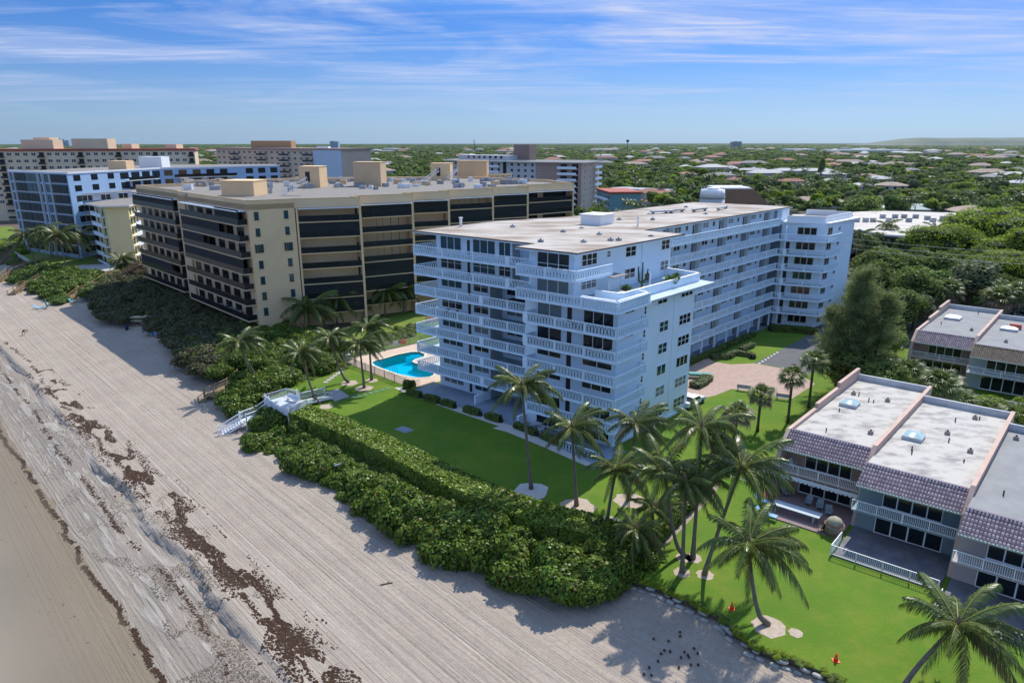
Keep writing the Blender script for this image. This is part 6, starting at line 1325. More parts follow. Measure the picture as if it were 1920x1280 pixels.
# ragged grass and weeds hanging over the edge of the lawn
pts = []; r_ = random.Random(71)
for (x0, y0), (x1, y1) in zip(EDGE, EDGE[1:]):
    for i in range(int(math.dist((x0, y0), (x1, y1)) / .16)):
        f = r_.random(); sc_ = r_.uniform(.16, .42); pts.append(((x0 + (x1 - x0) * f + r_.gauss(0, .14), y0 + (y1 - y0) * f + r_.gauss(0, .14), -.12), r_.uniform(0, 6), (sc_, sc_, sc_ * .6), r_.choice([0, 2, 2])))
gn_scatter('edge_weeds', pts, LOWSH, 'ragged weeds and grass hanging over the sandy edge of the lawn', 'weeds')
# ------------------------------------------------------------------ coconut palms
def frond_mesh(name, seed, L=3.6, rise_=.55, drop=.9, nl=58, lm=None, wind=.0, hang=.35, lw=.038):
    r_ = random.Random(seed); b = MB(); b_l = MB(); pts = []
    side = r_.uniform(-.25, .25)
    for i in range(11):
        t = i / 10; pts.append(Vector((L * (t - .12 * t * t), side * t * t * L * .25, rise_ * L * t - drop * L * t * t)))
    b.tube([tuple(p) for p in pts], [.05 * (1 - .85 * i / 10) + .006 for i in range(11)], rach, 4)
    def pos(t): x = t * 10; i = min(9, int(x)); return pts[i].lerp(pts[i + 1], x - i), (pts[i + 1] - pts[i]).normalized()
    for s in (-1, 1):
        for i in range(nl):
            t = .10 + .90 * (i + r_.random() * .6) / nl; p, d = pos(min(.999, t)); up = Vector((0, 0, 1)); sd = d.cross(up).normalized() * s; u = sd.cross(d).normalized() * s
            ll = L * .235 * (math.sin(math.pi * (.10 + .86 * t)) ** .55) * r_.uniform(.8, 1.08); a = .55 + .5 * t
            dr = (sd * math.cos(a) + d * math.sin(a) + Vector((0, 0, -hang * r_.uniform(.5, 1.5)))).normalized(); m_ = p + dr * ll * .5; e = p + dr * ll * .92 + Vector((0, 0, -ll * (.30 + hang * .5) * r_.uniform(.6, 1.4))); wv = d * lw * r_.uniform(.8, 1.2)
            b_l.add([tuple(p - wv * .6), tuple(p + wv * .6), tuple(m_ + wv), tuple(m_ - wv), tuple(e)], [(0, 1, 2, 3), (3, 2, 4)], lm or lf_palm)
    b.v += []; n = len(b.v); k = b.mi(lm or lf_palm)
    b.v += b_l.v; b.f += [[n + i for i in f] for f in b_l.f]; b.m += [k] * len(b_l.f); b.sm += [False] * len(b_l.f)
    return b.mesh(name)
FROND = {'up': [frond_mesh('frond', 100 + i, 3.5, .95, .55, hang=.25) for i in range(3)], 'mid': [frond_mesh('frond', 110 + i, 3.95, .55, .72, hang=.4) for i in range(4)], 'low': [frond_mesh('frond', 120 + i, 3.8, .15, .85, hang=.55, lm=(lf_palm if i else lf_palm2)) for i in range(3)], 'dead': [frond_mesh('frond', 131, 3.0, -.35, .55, hang=.8, lm=lf_palm2)]}
FARFROND = {k: [frond_mesh('frond', 140 + i, 3.5, {'up': .9, 'mid': .5, 'low': .1}[k], {'up': .5, 'mid': .75, 'low': .9}[k], nl=20, lw=.07) for i in range(2)] for k in ('up', 'mid', 'low')}
def crown_parts(r_, size, wind):
    out = []; n = 23; ph = r_.uniform(0, 6.28)
    for i in range(n):
        f = i / n; kind = 'up' if f < .24 else ('mid' if f < .66 else ('low' if f < .95 else 'dead')); a = ph + i * 2.399
        # the sea breeze pushes the crown inland to the right
        a += .35 * math.sin(wind - a); s = size * r_.uniform(.85, 1.12) * (1 + .12 * math.cos(a - wind)); out.append((kind, a, s, r_.uniform(-.12, .12), r_.uniform(-.3, .3)))
    return out
def palm(label, base, crown, size=1.0, seed=0, group=None, wind=.1, z0=0.0, bow=.0, far=False, name='coconut_palm', dy=0, trunkr=.17, crz=None):
    """base and crown: where the trunk meets the ground and the crown"""
    r_ = random.Random(seed); bx, by = at(*base, z0); c = rise(*crown, by + dy); T = thing(name, label, 'palm tree', (bx, by, z0), group=group)
    p0 = Vector((bx, by, z0)); p1 = Vector(c); lean = p1 - p0; pts = []; n = 10
    for i in range(n + 1):
        t = i / n; h = Vector((lean.x, lean.y, 0)) * (t ** (1.0 + bow)); pts.append(p0 + Vector((h.x, h.y, lean.z * t + .0)))
    b = MB(); b.tube([tuple(p) for p in pts], [trunkr * (1.55 if i == 0 else 1.15 if i == 1 else 1 - .35 * i / n) for i in range(n + 1)], bark, 9); b.build('trunk', T)
    src = FARFROND if far else FROND
    for kind, a, s, tx, ro in crown_parts(r_, size, wind):
        if far and kind == 'dead': continue
        place('frond', r_.choice(src[kind]), T, p1 - p0 + Vector((0, 0, -.05)), (ro, tx, a), (s, s, s))
    b = MB(); b.tube([tuple(p1 - Vector((0, 0, .35))), tuple(p1), tuple(p1 + Vector((0, 0, .7 * size)))], [trunkr * .8, trunkr * 1.15, .03], mat('crown_shaft', (.16, .13, .07), .8), 7)
    b.build('crown_shaft', T)
    if not far:
        b = MB()
        for k in range(6):
            a = r_.uniform(0, 6.28); c_ = p1 + Vector((.25 * math.cos(a), .25 * math.sin(a), -.25)); b.tube([tuple(c_ + Vector((0, 0, -.14))), tuple(c_), tuple(c_ + Vector((0, 0, .14)))], [.03, .12, .03], mat('coconut_green', (.13, .15, .04), .5), 6)
        b.build('coconut_cluster', T)
    return T
PALMS = [('tallest straight palm in a round white gravel ring, in front of the white building', (996, 916), (978, 722), 1.0, 0), ('straight palm in a sandy ring right of the tallest palm, crown over the patio', (1081, 947), (1072, 800), .92, 0),
 ('curved palm by the clipped hedge, trunk leaning right out of a dirt patch', (1138, 986), (1156, 878), .92, .5), ('palm in a sandy ring just behind the curved palm, crown against the white corner', (1179, 936), (1192, 792), .92, 0),
 ('tall palm whose crown stands against the sunny lawn right of the white building', (1299, 1046), (1316, 800), 1.0, .2), ('sinuous palm bending left at mid height in the clump by the path', (1284, 1042), (1246, 880), 1.0, -.45),
 ('straight palm in the middle of the clump by the path, crown half hidden', (1279, 1072), (1286, 902), .92, 0), ('long palm leaning right across the lawn toward the town house patio', (1321, 1076), (1390, 874), 1.05, .1),
 ('low curved palm alone on the town house lawn near the sand bags', (1440, 1170), (1404, 1018), 1.02, -.5), ('leaning palm at the lower right corner in front of the terrace fence', (1690, 1296), (1796, 1170), 1.1, .35),
 ('short young palm among the bushes at the end of the hedge', (1196, 1050), (1192, 990), .72, 0), ('short young palm just behind the end of the hedge', (1228, 1010), (1222, 950), .66, 0),
 ('palm leaning over the white boardwalk deck', (599, 757), (563, 660), .92, -.35), ('palm rising out of the sea grapes above the brown stair', (488, 714), (448, 640), 1.05, -.3), ('palm with a strongly curved trunk beside the boardwalk lawn', (654, 717), (617, 632), .9, -.4),
 ('palm before the gray pool fence, the nearer of two straight ones', (683, 727), (674, 645), .9, 0), ('palm just inside the pool fence line, behind the straight one', (697, 712), (690, 612), .9, -.1), ]
for i, (lab, ba, cr_, sz, bow) in enumerate(PALMS): palm(lab, ba, cr_, sz * 1.0, 200 + i, bow=bow, wind=.1)
P2 = [('big palm directly in front of the window wall of the beige building', (582, 622), (577, 575), 1.15), ('palm right of the big one at the foot of the beige building', (632, 606), (628, 560), .9), ('third palm along the beige garden wall', (657, 592), (655, 555), .9), ('palm on the lawn left of the pair by the white balconies', (722, 592), (722, 549), .85), ('palm nearest to the white balconies on the far lawn', (757, 586), (756, 546), .85), ('small palm crown showing above the window wall palm', (572, 606), (571, 530), .8),
 ('small palm beside the brown stair at the corner of the yellow block', (232, 512), (226, 486), .9), ('palm leaning left beside the far garden pool', (126, 509), (108, 440), 1.15), ('leftmost palm of the clump by the far garden', (66, 496), (47, 440), 1.1), ('second palm from the left in the clump by the far garden', (72, 496), (78, 436), 1.1), ('palm of the far garden clump in front of the blue building', (96, 482), (93, 442), 1.05), ('rightmost palm of the far garden clump', (151, 490), (143, 444), 1.0)]
for i, (lab, ba, cr_, sz) in enumerate(P2): palm(lab, ba, cr_, sz * 1.32, 300 + i, wind=.1, bow=.2)
# ------------------------------------------------------------------ cabbage palms
def fan_mesh(name, seed, m):
    r_ = random.Random(seed); b = MB(); L = 1.0; b.tube([(0, 0, 0), (.5, 0, .12), (L, 0, .12)], [.03, .02, .015], rach, 4); n = 18; o = Vector((L, 0, .12))
    for i in range(n):
        a = -2.0 + 4.0 * i / (n - 1); ll = (1.0 - .25 * abs(a) / 2) * r_.uniform(.85, 1.05); d = Vector((math.cos(a), math.sin(a), .1)); s = Vector((-math.sin(a), math.cos(a), 0)) * .06; e = o + d * ll + Vector((0, 0, -.45 * ll * r_.uniform(.6, 1.4))); mp = o + d * ll * .55 + Vector((0, 0, -.02))
        b.add([tuple(o), tuple(mp + s), tuple(e), tuple(mp - s)], [(0, 1, 2, 3)], m)
    return b.mesh(name)
FAN = [fan_mesh('fan_leaf', 150 + i, lf_fan) for i in range(3)]; FAND = [fan_mesh('fan_leaf', 160, lf_dead)]
def cabbage(label, base, crown, size=1.0, seed=0, group=None, z0=0, dead=.15, name='cabbage_palm', n=30):
    r_ = random.Random(seed); bx, by = at(*base, z0); c = rise(*crown, by); T = thing(name, label, 'palm tree', (bx, by, z0), group=group); p0 = Vector((bx, by, z0)); p1 = Vector(c); n_ = 5
    b = MB(); b.tube([tuple(p0.lerp(p1, i / n_)) for i in range(n_ + 1)], [.24] + [.17] * (n_ - 1) + [.2], barkd, 8); b.build('trunk', T)
    for i in range(n):
        f = (i + .5) / n; el = 1.35 - 2.1 * f; a = i * 2.399 + seed; s = size * r_.uniform(.85, 1.1) * (1.05 if f > .3 else .9); place('fan_leaf', FAND[0] if f > 1 - dead else r_.choice(FAN), T, p1 - p0, (r_.uniform(-.4, .4), -el, a), (s, s, s))
    return T
CAB = [('cabbage palm nearest the paved court, round gray green crown', (1420, 808), (1427, 742), 1.0, .3), ('cabbage palm in front of the red sign', (1477, 792), (1486, 708), 1.05, .15), ('cabbage palm half in front of the feathery pine', (1516, 764), (1526, 678), 1.15, 0), ('brownish cabbage palm behind the coconut palms', (1372, 850), (1383, 778), 1.05, .5), ('bushy fan palm in the gap behind the end town house', (1697, 760), (1699, 702), 1.5, 0), ('bushy fan palm right of the gap between the two rows of town houses', (1762, 790), (1762, 722), 1.5, .1), ('fan palm against the trees left of the rear roofs', (1776, 600), (1776, 548), 1.9, .2), ('gray green fan palm behind the rear roofs', (1870, 615), (1872, 562), 1.9, .3), ('fan palm at the right edge behind the rear roofs', (1908, 615), (1908, 556), 1.9, .2)]
for i, (lab, ba, cr_, sz, dd) in enumerate(CAB): cabbage(lab, ba, cr_, sz, 5 + i, dead=dd, n=30 if sz < 1.3 else 40)
for i in range(9):         # young fan palms around the rear court
    u, v = [(1650, 700), (1800, 760), (1850, 780), (1905, 790), (1690, 590), (1720, 560), (1665, 640), (1640, 480), (1730, 500)][i]
    cabbage(['low fan palm behind the feathery pine', 'low fan palm at the white railing of the rear houses', 'low fan palm in the middle of the rear shrubs', 'low fan palm at the right edge among the rear shrubs', 'fan palm in the wooded gap right of the pine', 'fan palm above the first rear roof', 'fan palm just right of the pine at half height', 'fan palm in front of the zigzag flat roof', 'fan palm in the dark gap below the flat roof'][i], (u, v + 25), (u, v), 1.5, 30 + i, dead=.05)
# ------------------------------------------------------------------ the tall feathery pine
def pine():
    global rs; rs = np.random.RandomState(77); bx, by = at(1594, 738, 0); H = 15.5
    T = thing('casuarina_pine', 'tall feathery gray green pine between the white end block and the town houses', 'pine tree', (bx, by, 0)); b = MB(); cs, ds = [], []
    for tr, (ox, oy, hh) in enumerate([(0, 0, 17.5), (-3.2, .5, 12), (3.2, -.5, 14), (.6, 2.4, 16)]):
        b.tube([(ox * .5, oy * .5, 0), (ox * .8, oy * .8, hh * .5), (ox, oy, hh * .97)], [.34, .2, .04], barkd, 7)
        for i in range(95):
            f = rs.uniform(.06, 1) ** .9; z = hh * f; R_ = (3.9 * (1 - f) ** .55 * (.5 + .5 * min(1, f * 5)) + .5); a = rs.uniform(0, 6.28); p0 = Vector((ox * (.5 + .5 * f), oy * (.5 + .5 * f), z)); up = rs.uniform(.25, .75)
            q = R_ * rs.uniform(.7, 1.15); e = p0 + Vector((math.cos(a) * q, math.sin(a) * q, q * up)); b.bar(tuple(p0), tuple(e), .05, barkd, 3, .012)
            for _ in range(120):
                t = rs.uniform(.15, 1.05); c = p0.lerp(e, t) + Vector(rs.normal(size=3) * .42 * (1.1 - .5 * t)); cs.append(tuple(c)); d = (e - p0).normalized() + Vector(rs.normal(size=3) * .55) + Vector((0, 0, .35 - .3 * rs.rand())); ds.append(tuple(d))
    b2 = b.mesh('trunk'); place('trunk', b2, T); cs = np.array(cs); ds = np.array(ds); nn = np.cross(ds, rs.normal(size=ds.shape)); n = len(cs)
    V, c = quads('', cs, nn, rs.uniform(.28, .55, n), rs.uniform(.022, .045, n), None, roll=ds); place('crown', mesh_q('crown', [(V, c, lf_pine)]), T)
pine()
# ------------------------------------------------------------------ broadleaf trees
def tree_mesh(seed, n, leaf, m, w=1.0, h=1.0, sub=12, flat=.75):
    """unit tree: crown radius about 1, crown centre at z = 1.1"""
    global rs; rs = np.random.RandomState(seed); bl = []
    for i in range(sub):
        a = rs.uniform(0, 6.28); r = rs.uniform(.1, .72); s = rs.uniform(.3, .46); bl.append((r * math.cos(a), r * math.sin(a), 1.05 + (rs.uniform(-.15, .5) - r * .3) * h, s, s, s * flat))
    P_, nn = blob_pts(bl, n, .78, 1.1, -.6); nn = nn + rs.normal(size=nn.shape) * .6; N = len(P_); L = rs.uniform(.7, 1.3, N) * leaf; V, c = quads('', P_, nn, L, L * .6, m); a = mesh_q('crown', [(V, c, m)])
    return join_mesh('crown', a, core('core', bl, .72))
UMB = [tree_mesh(700 + i, 15000, .026, lf_bright, sub=30, h=.8, flat=.6) for i in range(2)]
def trunk_mesh():
    b = MB(); b.tube([(0, 0, -.1), (.03, 0, .5), (0, .03, 1.1)], [.09, .065, .04], barkd, 6)
    for a in range(5): b.bar((0, 0, .55), (.5 * math.cos(a * 1.26), .5 * math.sin(a * 1.26), 1.15), .035, barkd, 4, .012)
    return b.mesh('trunk')
TRUNK = trunk_mesh()
TREES = [tree_mesh(300 + i, 4200, .058, m) for i, m in enumerate([lf_tree, lf_tree, lf_tree, lf_bright, lf_gray])]
def tree(label, x, y, r, k, group=None, h=1.0, name='shade_tree', z=0):
    T = thing(name, label, 'tree', (x, y, z), random.uniform(0, 6.28), group=group); place('trunk', TRUNK, T, scale=(r, r, r * h)); place('crown', TREES[k], T, scale=(r, r, r * h)); return T
NT = [(1590, 700, 4, 2, 'dark bushy tree under the feathery pine'), (1650, 720, 4, 0, 'dark tree between the pine and the rear town houses'), (1810, 535, 7.5, 4, 'gray green round tree behind the rear town houses'), (1700, 520, 6, 0, 'dark tree in the gap right of the white end block'), (1640, 520, 6, 1, 'dark tree directly right of the white end block'),
 (1850, 445, 12, 3, 'broad bright green umbrella tree at the right'), (1760, 462, 9.5, 3, 'bright green umbrella tree left of the broadest one'), (1915, 475, 10, 3, 'bright green spreading tree cut by the right edge'), (1880, 510, 8, 3, 'lower bright green tree before the umbrella trees'), (1710, 372, 8, 3, 'bright lime tree behind the green roofed house'), (1615, 405, 9, 1, 'dark round tree in front of the green roofed house'), (1800, 360, 7, 3, 'bright tree cluster in the upper right middle distance'), (1850, 395, 6, 0, 'dark tree before the tan roofed house'), (1905, 370, 8, 3, 'bright tree at the right edge in the middle distance')]
for u, v, r, k, lab in NT:
    x, y = at(u, v + (r * 1280 / at(u, v, 0)[1]) * .9, 0); T = tree(lab, x, y, r, k, h=.85 if r > 7 else 1)
    if k == 3 and r > 6.5:
        for ch in T.children:
            if ch.name.startswith('crown'): ch.data = UMB[int(u) % 2]
def blocked(x, y):
    for hx, hy in HOUSES:
        if abs(x - hx) < 14 and -34 - hy * .03 < y - hy < 10: return True
    return False
BLD = [([at(u, v, 0) for u, v in pts]) for pts in ([(1480, 500), (1840, 490), (1880, 440), (1830, 400), (1470, 410)],)]
rr = random.Random(99); nT = 0; far_px = []
def zone_ok(u, v, x, y):
    a_, b_ = WFinv(x, y); s_, t_ = st(x, y)
    if t_ < 75 : return False
    if -34 < a_ < 12 and b_ < 95: return False
    return True
def WFinv(x, y):
    dx, dy = x - WF.o[0], y - WF.o[1]; det = WF.u[0] * WF.v[1] - WF.u[1] * WF.v[0]; return ((dx * WF.v[1] - dy * WF.v[0]) / det, (WF.u[0] * dy - WF.u[1] * dx) / det)
canal = [at(u, v, 0) for u, v in [(1105, 392), (1150, 372), (1230, 392), (1330, 400), (1300, 420), (1100, 420)]]
KT = [('dark tree in the wooded neighbourhood beyond the buildings', 0), ('dark tree in the wooded neighbourhood beyond the buildings', 1), ('dark tree in the wooded neighbourhood beyond the buildings', 2), ('bright green tree in the wooded neighbourhood beyond the buildings', 3), ('gray green tree in the wooded neighbourhood beyond the buildings', 4)]
# right hand gardens close by, then the neighbourhood
near_poly = [at(u, v, 0) for u, v in [(1610, 500), (1700, 470), (1990, 470), (1990, 600), (1930, 640), (1780, 560), (1700, 640), (1640, 700), (1600, 600)]]
for x, y in fill(near_poly, 7.5, 5):
    if inside((x, y), BLD[0]): continue
    k = rr.choice([0, 1, 2, 0, 4]); tree('garden tree in the dense green block behind the rear town houses', x, y, rr.uniform(3.5, 5.2), k, 'garden trees behind the rear town houses', rr.uniform(.9, 1.2)); nT += 1
placed_t = []
tries = 0
while nT < 285 and tries < 20000:
    tries += 1; u = rr.uniform(1100, 2000); v = 318 + (rr.random()) ** .8 * 120; x, y = at(u, v, 0)
    if v > 392 and u < 1620 or v > 375 and u < 1490 and u > 1240: continue
    if v > 420 and u < 1840: continue
    if inside((x, y), BLD[0]) or inside((x, y), canal) or blocked(x, y) or not zone_ok(u, v, x, y): continue
    if any(abs(x - a) < 5.5 and abs(y - b_) < 6 for a, b_ in placed_t): continue
    if any(math.dist((x, y), at(hu, hv, 0)) < hw * .55 for hu, hv, hw in [(1530, 388, 30), (1225, 380, 20), (1700, 402, 30), (1840, 408, 34), (1400, 350, 26), (1300, 328, 22)]) : continue
    placed_t.append((x, y)); k = rr.choice([0, 0, 1, 1, 2, 2, 3, 4]); wh = 'left of the round cooling tower' if u < 1310 else 'behind the white end block' if u < 1620 else 'at the far right'; ds = 'far off' if y > 420 else 'in the middle distance' if y > 260 else 'close behind the buildings'; tree('%s green tree %s, %s' % (('dark', 'dark', 'dark', 'bright', 'gray')[k], ds, wh), x, y, rr.uniform(3.2, 5.4), k, 'trees of the near neighbourhood', rr.uniform(.75, 1.1)); nT += 1
# palms rising from the neighbourhood
def palm_unit():
    b = MB(); b.tube([(0, 0, 0), (.2, 0, 5), (.3, 0, 9.5)], [.2, .14, .12], bark, 5); return b.mesh('trunk')
PT = palm_unit()
def joined_crown(seed, fan=False):
    r_ = random.Random(seed); bm = bmesh.new(); src = FARFROND
    mats = [rach, lf_palm]
    for kind, a, s, tx, ro in crown_parts(r_, 1.0, .1):
        if kind == 'dead': continue
        me = r_.choice(src[kind]); n = len(bm.verts); bm.from_mesh(me); bm.verts.ensure_lookup_table(); M = Matrix.Rotation(a, 4, 'Z') @ Matrix.Rotation(tx, 4, 'Y') @ Matrix.Scale(s, 4)
        for v in bm.verts[n:]: v.co = M @ v.co
    me = bpy.data.meshes.new('crown'); bm.to_mesh(me); bm.free()
    for m in mats: me.materials.append(m)
    return me
JC = [joined_crown(400 + i) for i in range(3)]
mp = [(1390, 372), (1440, 380), (1380, 380), (1268, 358), (1282, 352), (1235, 372), (1190, 410), (1160, 416), (1175, 404), (1690, 405), (1702, 408), (1712, 404), (1790, 395), (1812, 390), (1830, 396), (1495, 362), (1505, 372), (1650, 478), (1740, 482), (1770, 470), (1600, 500), (1880, 405), (1900, 400), (1120, 412), (1330, 345), (1560, 345), (1620, 340), (1460, 350)]
for i in range(50):
    mp.append((rr.uniform(1110, 1930), rr.uniform(322, 372)))
for i, (u, v) in enumerate(mp):
    x, y = at(u, v + 8, 0)
    if u < 1240 and v > 400: x, y = at(u, v + 18, 0)
    T = thing('coconut_palm', 'distant palm rising above the neighbourhood trees', 'palm tree', (x, y, 0), group='distant palms in the neighbourhood'); s = rr.uniform(.8, 1.15); place('trunk', PT, T, scale=(s, s, s)); place('crown', JC[i % 3], T, (.3 * s, 0, 9.4 * s), (0, 0, rr.uniform(0, 6)), (s * 1.1,) * 3)
# the tall dark cypress-like tree in the middle distance
x, y = at(1537, 345, 0); T = thing('columnar_pine', 'tall narrow dark pine standing above the neighbourhood roofs', 'pine tree', (x, y, 0)); place('trunk', TRUNK, T, scale=(5, 5, 12)); place('crown', TREES[0], T, (0, 0, 1), (0, 0, 0), (3.2, 3.2, 12.5))
# mass of trees to the horizon
FT = [tree_mesh(500 + i, 620, .17, (lf_tree, lf_tree, lf_tree, lf_bright, lf_gray)[i], sub=7) for i in range(5)]
pts = []; R2 = random.Random(8)
def add_far(y0, y1, sp, rad, hz):
    y = y0
    while y < y1:
        hw = y * .80 + 30; x = -hw
        while x < hw:
            q = (x + R2.uniform(-.5, .5) * sp, y + R2.uniform(-.5, .5) * sp); x += sp * R2.uniform(.8, 1.2)
            t_ = st(*q)[1]
            if t_ < 110 or R2.random() < .03 or inside(q, canal): continue
            if q[1] < 330 and q[0] > 40: continue
            if noise.noise(Vector((q[0] * .012, q[1] * .012, 3))) > .52 and q[1] < 1200: continue
            if blocked(*q): continue
            if q[1] < 620 and any(abs(q[0] - a) < rr_ and -rr_ < q[1] - b_ < rr_ for a, b_, rr_ in BZ): continue
            r_ = rad * R2.uniform(.6, 1.25); k = R2.choice([0, 0, 1, 1, 2, 2, 3, 4]); pts.append(((q[0], q[1], -.4), R2.uniform(0, 6.28), (r_, r_, r_ * hz * R2.uniform(.8, 1.3)), k))
        y += sp
BZ = [(*at(1225, 380, 0), 14), (*at(1530, 388, 0), 16), (*at(1400, 350, 0), 14), (*at(1300, 328, 0), 14), (-75, 310, 30), (-140, 290, 34), (-210, 290, 34), (-60, 385, 22), (-120, 390, 26), (10, 325, 28), (40, 320, 20), (-8, 440, 20), (-30, 440, 20), (-100, 405, 14), (44, 330, 12), (62, 425, 14), (85, 415, 14)]
add_far(200, 700, 8.5, 4.8, .85); add_far(700, 1500, 11.5, 6.5, .68); add_far(1500, 3200, 24, 12, .36); add_far(3200, 9500, 62, 30, .15)
gn_scatter('distant_woodland', pts, FT, 'mass of green trees covering the far neighbourhood to the horizon', 'woodland')
# far roofs among the woodland
def roofs():
    b = MB(); R3 = random.Random(15); ms = [terra, whroof, grayroof, tanroof, hwall]
    for i in range(190):
        y = 600 * (5 ** R3.random()); x = R3.uniform(-.72, .78) * y
        if st(x, y)[1] < 300: continue
        w, d = R3.uniform(7, 16) * (1 + y / 4000), R3.uniform(5, 8) * (1 + y / 4000); m = R3.choice([0, 1, 1, 2, 3, 3]); G = Fr((x, y), uv_dir(R3.uniform(-30, 30)), (0, 1)); G = Fr(G.o, G.u, (-G.u[1], G.u[0])); h = R3.uniform(5.5, 8.5) * (1 + y / 9000)
        b.box(G, -w, w, -d, d, 0, h, hwall); b.add([G(-w - .6, -d - .6, h), G(w + .6, -d - .6, h), G(w + .6, d + .6, h), G(-w - .6, d + .6, h), G(-w + d, 0, h + d * .35), G(w - d, 0, h + d * .35)], [(0, 1, 5, 4), (1, 2, 5), (2, 3, 4, 5), (3, 0, 4)], ms[m])
    tag(b.build('distant_houses'), 'sprinkle of far pale and terracotta roofs showing through the woodland', 'houses', kind='stuff')
roofs()
# ------------------------------------------------------------------ wooden stairs and the white boardwalk
wood = mat('weathered_yellow_wood', (.36, .25, .12), .85, (.26, .18, .09), 3, stretch=(1, 1, 4)); woodd = mat('dark_weathered_wood', (.17, .125, .085), .9, (.11, .08, .055), 3); rustw = mat('rust_wood', (.28, .13, .09), .8)
def stair(name, label, flights, width, m, m2=None, posts=True, rail=.95, cat='stairs', under=-2.2, step=.32, rails=(-1, 1)):
    """flights: list of 3-d points along the middle of the walking surface"""
    P_ = [Vector(p) for p in flights]; T = thing(name, label, cat, tuple(P_[0])); m2 = m2 or m
    for i, (p, q) in enumerate(zip(P_, P_[1:])):
        d = Vector((q.x - p.x, q.y - p.y)); L = d.length
        if L < .05: continue
        u = (d.x / L, d.y / L); F = Fr((p.x, p.y), u, (-u[1], u[0])); w = width / 2; rise_z = q.z - p.z
        n = max(1, int(L / (step if abs(rise_z) > .15 else .22)))
        for k in range(n):
            z = p.z + rise_z * (k + 1) / n if abs(rise_z) > .15 else p.z + rise_z * (k + .5) / n
            onebox('tread' if abs(rise_z) > .15 else 'plank', T, F, L * k / n + .015, L * (k + 1) / n - .005, -w, w, z - .05, z, m)
        for s in (-1, 1):
            b = MB(); vs = [F(0, s * (w + .05), p.z - .3), F(L, s * (w + .05), q.z - .3), F(L, s * (w + .05), q.z - .04), F(0, s * (w + .05), p.z - .04)]; vs += [F(0, s * w + .001 * s, p.z - .3), F(L, s * w + .001 * s, q.z - .3), F(L, s * w + .001 * s, q.z - .04), F(0, s * w + .001 * s, p.z - .04)]
            b.add(vs, [(0, 1, 2, 3), (7, 6, 5, 4), (0, 4, 5, 1), (2, 6, 7, 3), (1, 5, 6, 2), (0, 3, 7, 4)], m2); b.build('stringer', T)
            if s not in rails: continue
            b = MB(); h = rail; b.bar(F(0, s * w, p.z + h), F(L, s * w, q.z + h), .06, m2); b.bar(F(0, s * w, p.z + h * .25), F(L, s * w, q.z + h * .25), .035, m2)
            if m2 is whp or m is whp or m2 is whitebright:
                nb = max(2, int(L / .14))
                for k in range(nb): f = (k + .5) / nb; b.bar(F(L * f, s * w, p.z + rise_z * f + h * .25), F(L * f, s * w, p.z + rise_z * f + h), .018, m2)
            else: b.bar(F(0, s * w, p.z + h * .6), F(L, s * w, q.z + h * .6), .045, m2)
            b.build('railing', T)
        if posts:
            np_ = max(1, int(L / 2.2))
            for k in range(np_ + (1 if i == len(P_) - 2 else 0)):
                f = k / np_
                for s in (-1, 1):
                    z = p.z + rise_z * f; onebox('post', T, F, L * f - .07, L * f + .07, s * (w + .06) - .07, s * (w + .06) + .07, under, z + (rail + .12 if s in rails else -.05), m2)
    return T
def P3(u, v, z): x, y = at(u, v, z); return (x, y, z)
stair('beach_stairs', 'white stairs with white railings climbing from the sand to the boardwalk', [P3(411, 816, -1.85), P3(456, 788, -.35), P3(482, 778, -.3), P3(506, 760, .75)], 1.3, whp, whitebright, under=-2.2)
def deck():
    T = thing('boardwalk_deck', 'white wooden viewing deck with benches at the top of the beach stairs', 'deck', P3(540, 757, .75)); px = [(497, 752), (523, 774), (541, 779), (577, 759), (558, 744), (537, 740)]; pts = [at(u, v, .75) for u, v in px]
    F = Fr(pts[0], uv_dir(-20), uv_dir(70)); b = MB(); b.prism(WORLD, pts, .66, .72, whp); b.build('deck_frame', T)
    # planks clipped to the outline
    loc = [((p[0] - F.o[0]) * F.u[0] + (p[1] - F.o[1]) * F.u[1], (p[0] - F.o[0]) * F.v[0] + (p[1] - F.o[1]) * F.v[1]) for p in pts]; y0, y1 = min(q[1] for q in loc), max(q[1] for q in loc); y = y0 + .1
    while y < y1:
        xs = []
        for i in range(len(loc)):
            a, c = loc[i], loc[(i + 1) % len(loc)]
            if (a[1] > y) != (c[1] > y): xs.append(a[0] + (c[0] - a[0]) * (y - a[1]) / (c[1] - a[1]))
        if len(xs) >= 2: onebox('plank', T, F, min(xs), max(xs), y - .09, y + .09, .721, .75, mat('painted_deck_boards', (.58, .62, .64), .7, (.42, .46, .50), 3))
        y += .2
    for i in range(len(pts)):
        j = (i + 1) % len(pts)
        if i in (3,): continue
        W = WORLD.wall(*pts[i], *pts[j]); 
        if i == 5: W = WORLD.wall(*pts[j], *pts[i])
        picket(W, 0 if i != 0 else .0, W.L, .75, T, h=.95, step=.15, m=whp, post=9) if i in (4, 5) else onebox('solid_rail', T, W, .05, W.L - .05, -.04, .04, .7, 1.65, whp)
        onebox('post', T, W, -.08, .08, -.08, .08, -1.6, 1.85, whitebright)
    c = at(548, 752, .75); G = Fr(c, uv_dir(-35), uv_dir(55)); onebox('bench_seat', T, G, -1.0, 1.0, -.25, .25, 1.15, 1.2, whp); onebox('bench_back', T, G, -1.0, 1.0, .25, .31, 1.2, 1.65, whp)
    for a in (-.8, .8): onebox('bench_leg', T, G, a - .04, a + .04, -.2, .2, .75, 1.15, whp)
deck()
stair('boardwalk', 'narrow white boardwalk linking the viewing deck to the lawn', [P3(568, 752, .74), P3(616, 741, .42)], 1.5, mat('worn_boards', (.42, .46, .44), .8, (.30, .36, .30), 2), whitebright, under=-.2, rails=(1,))
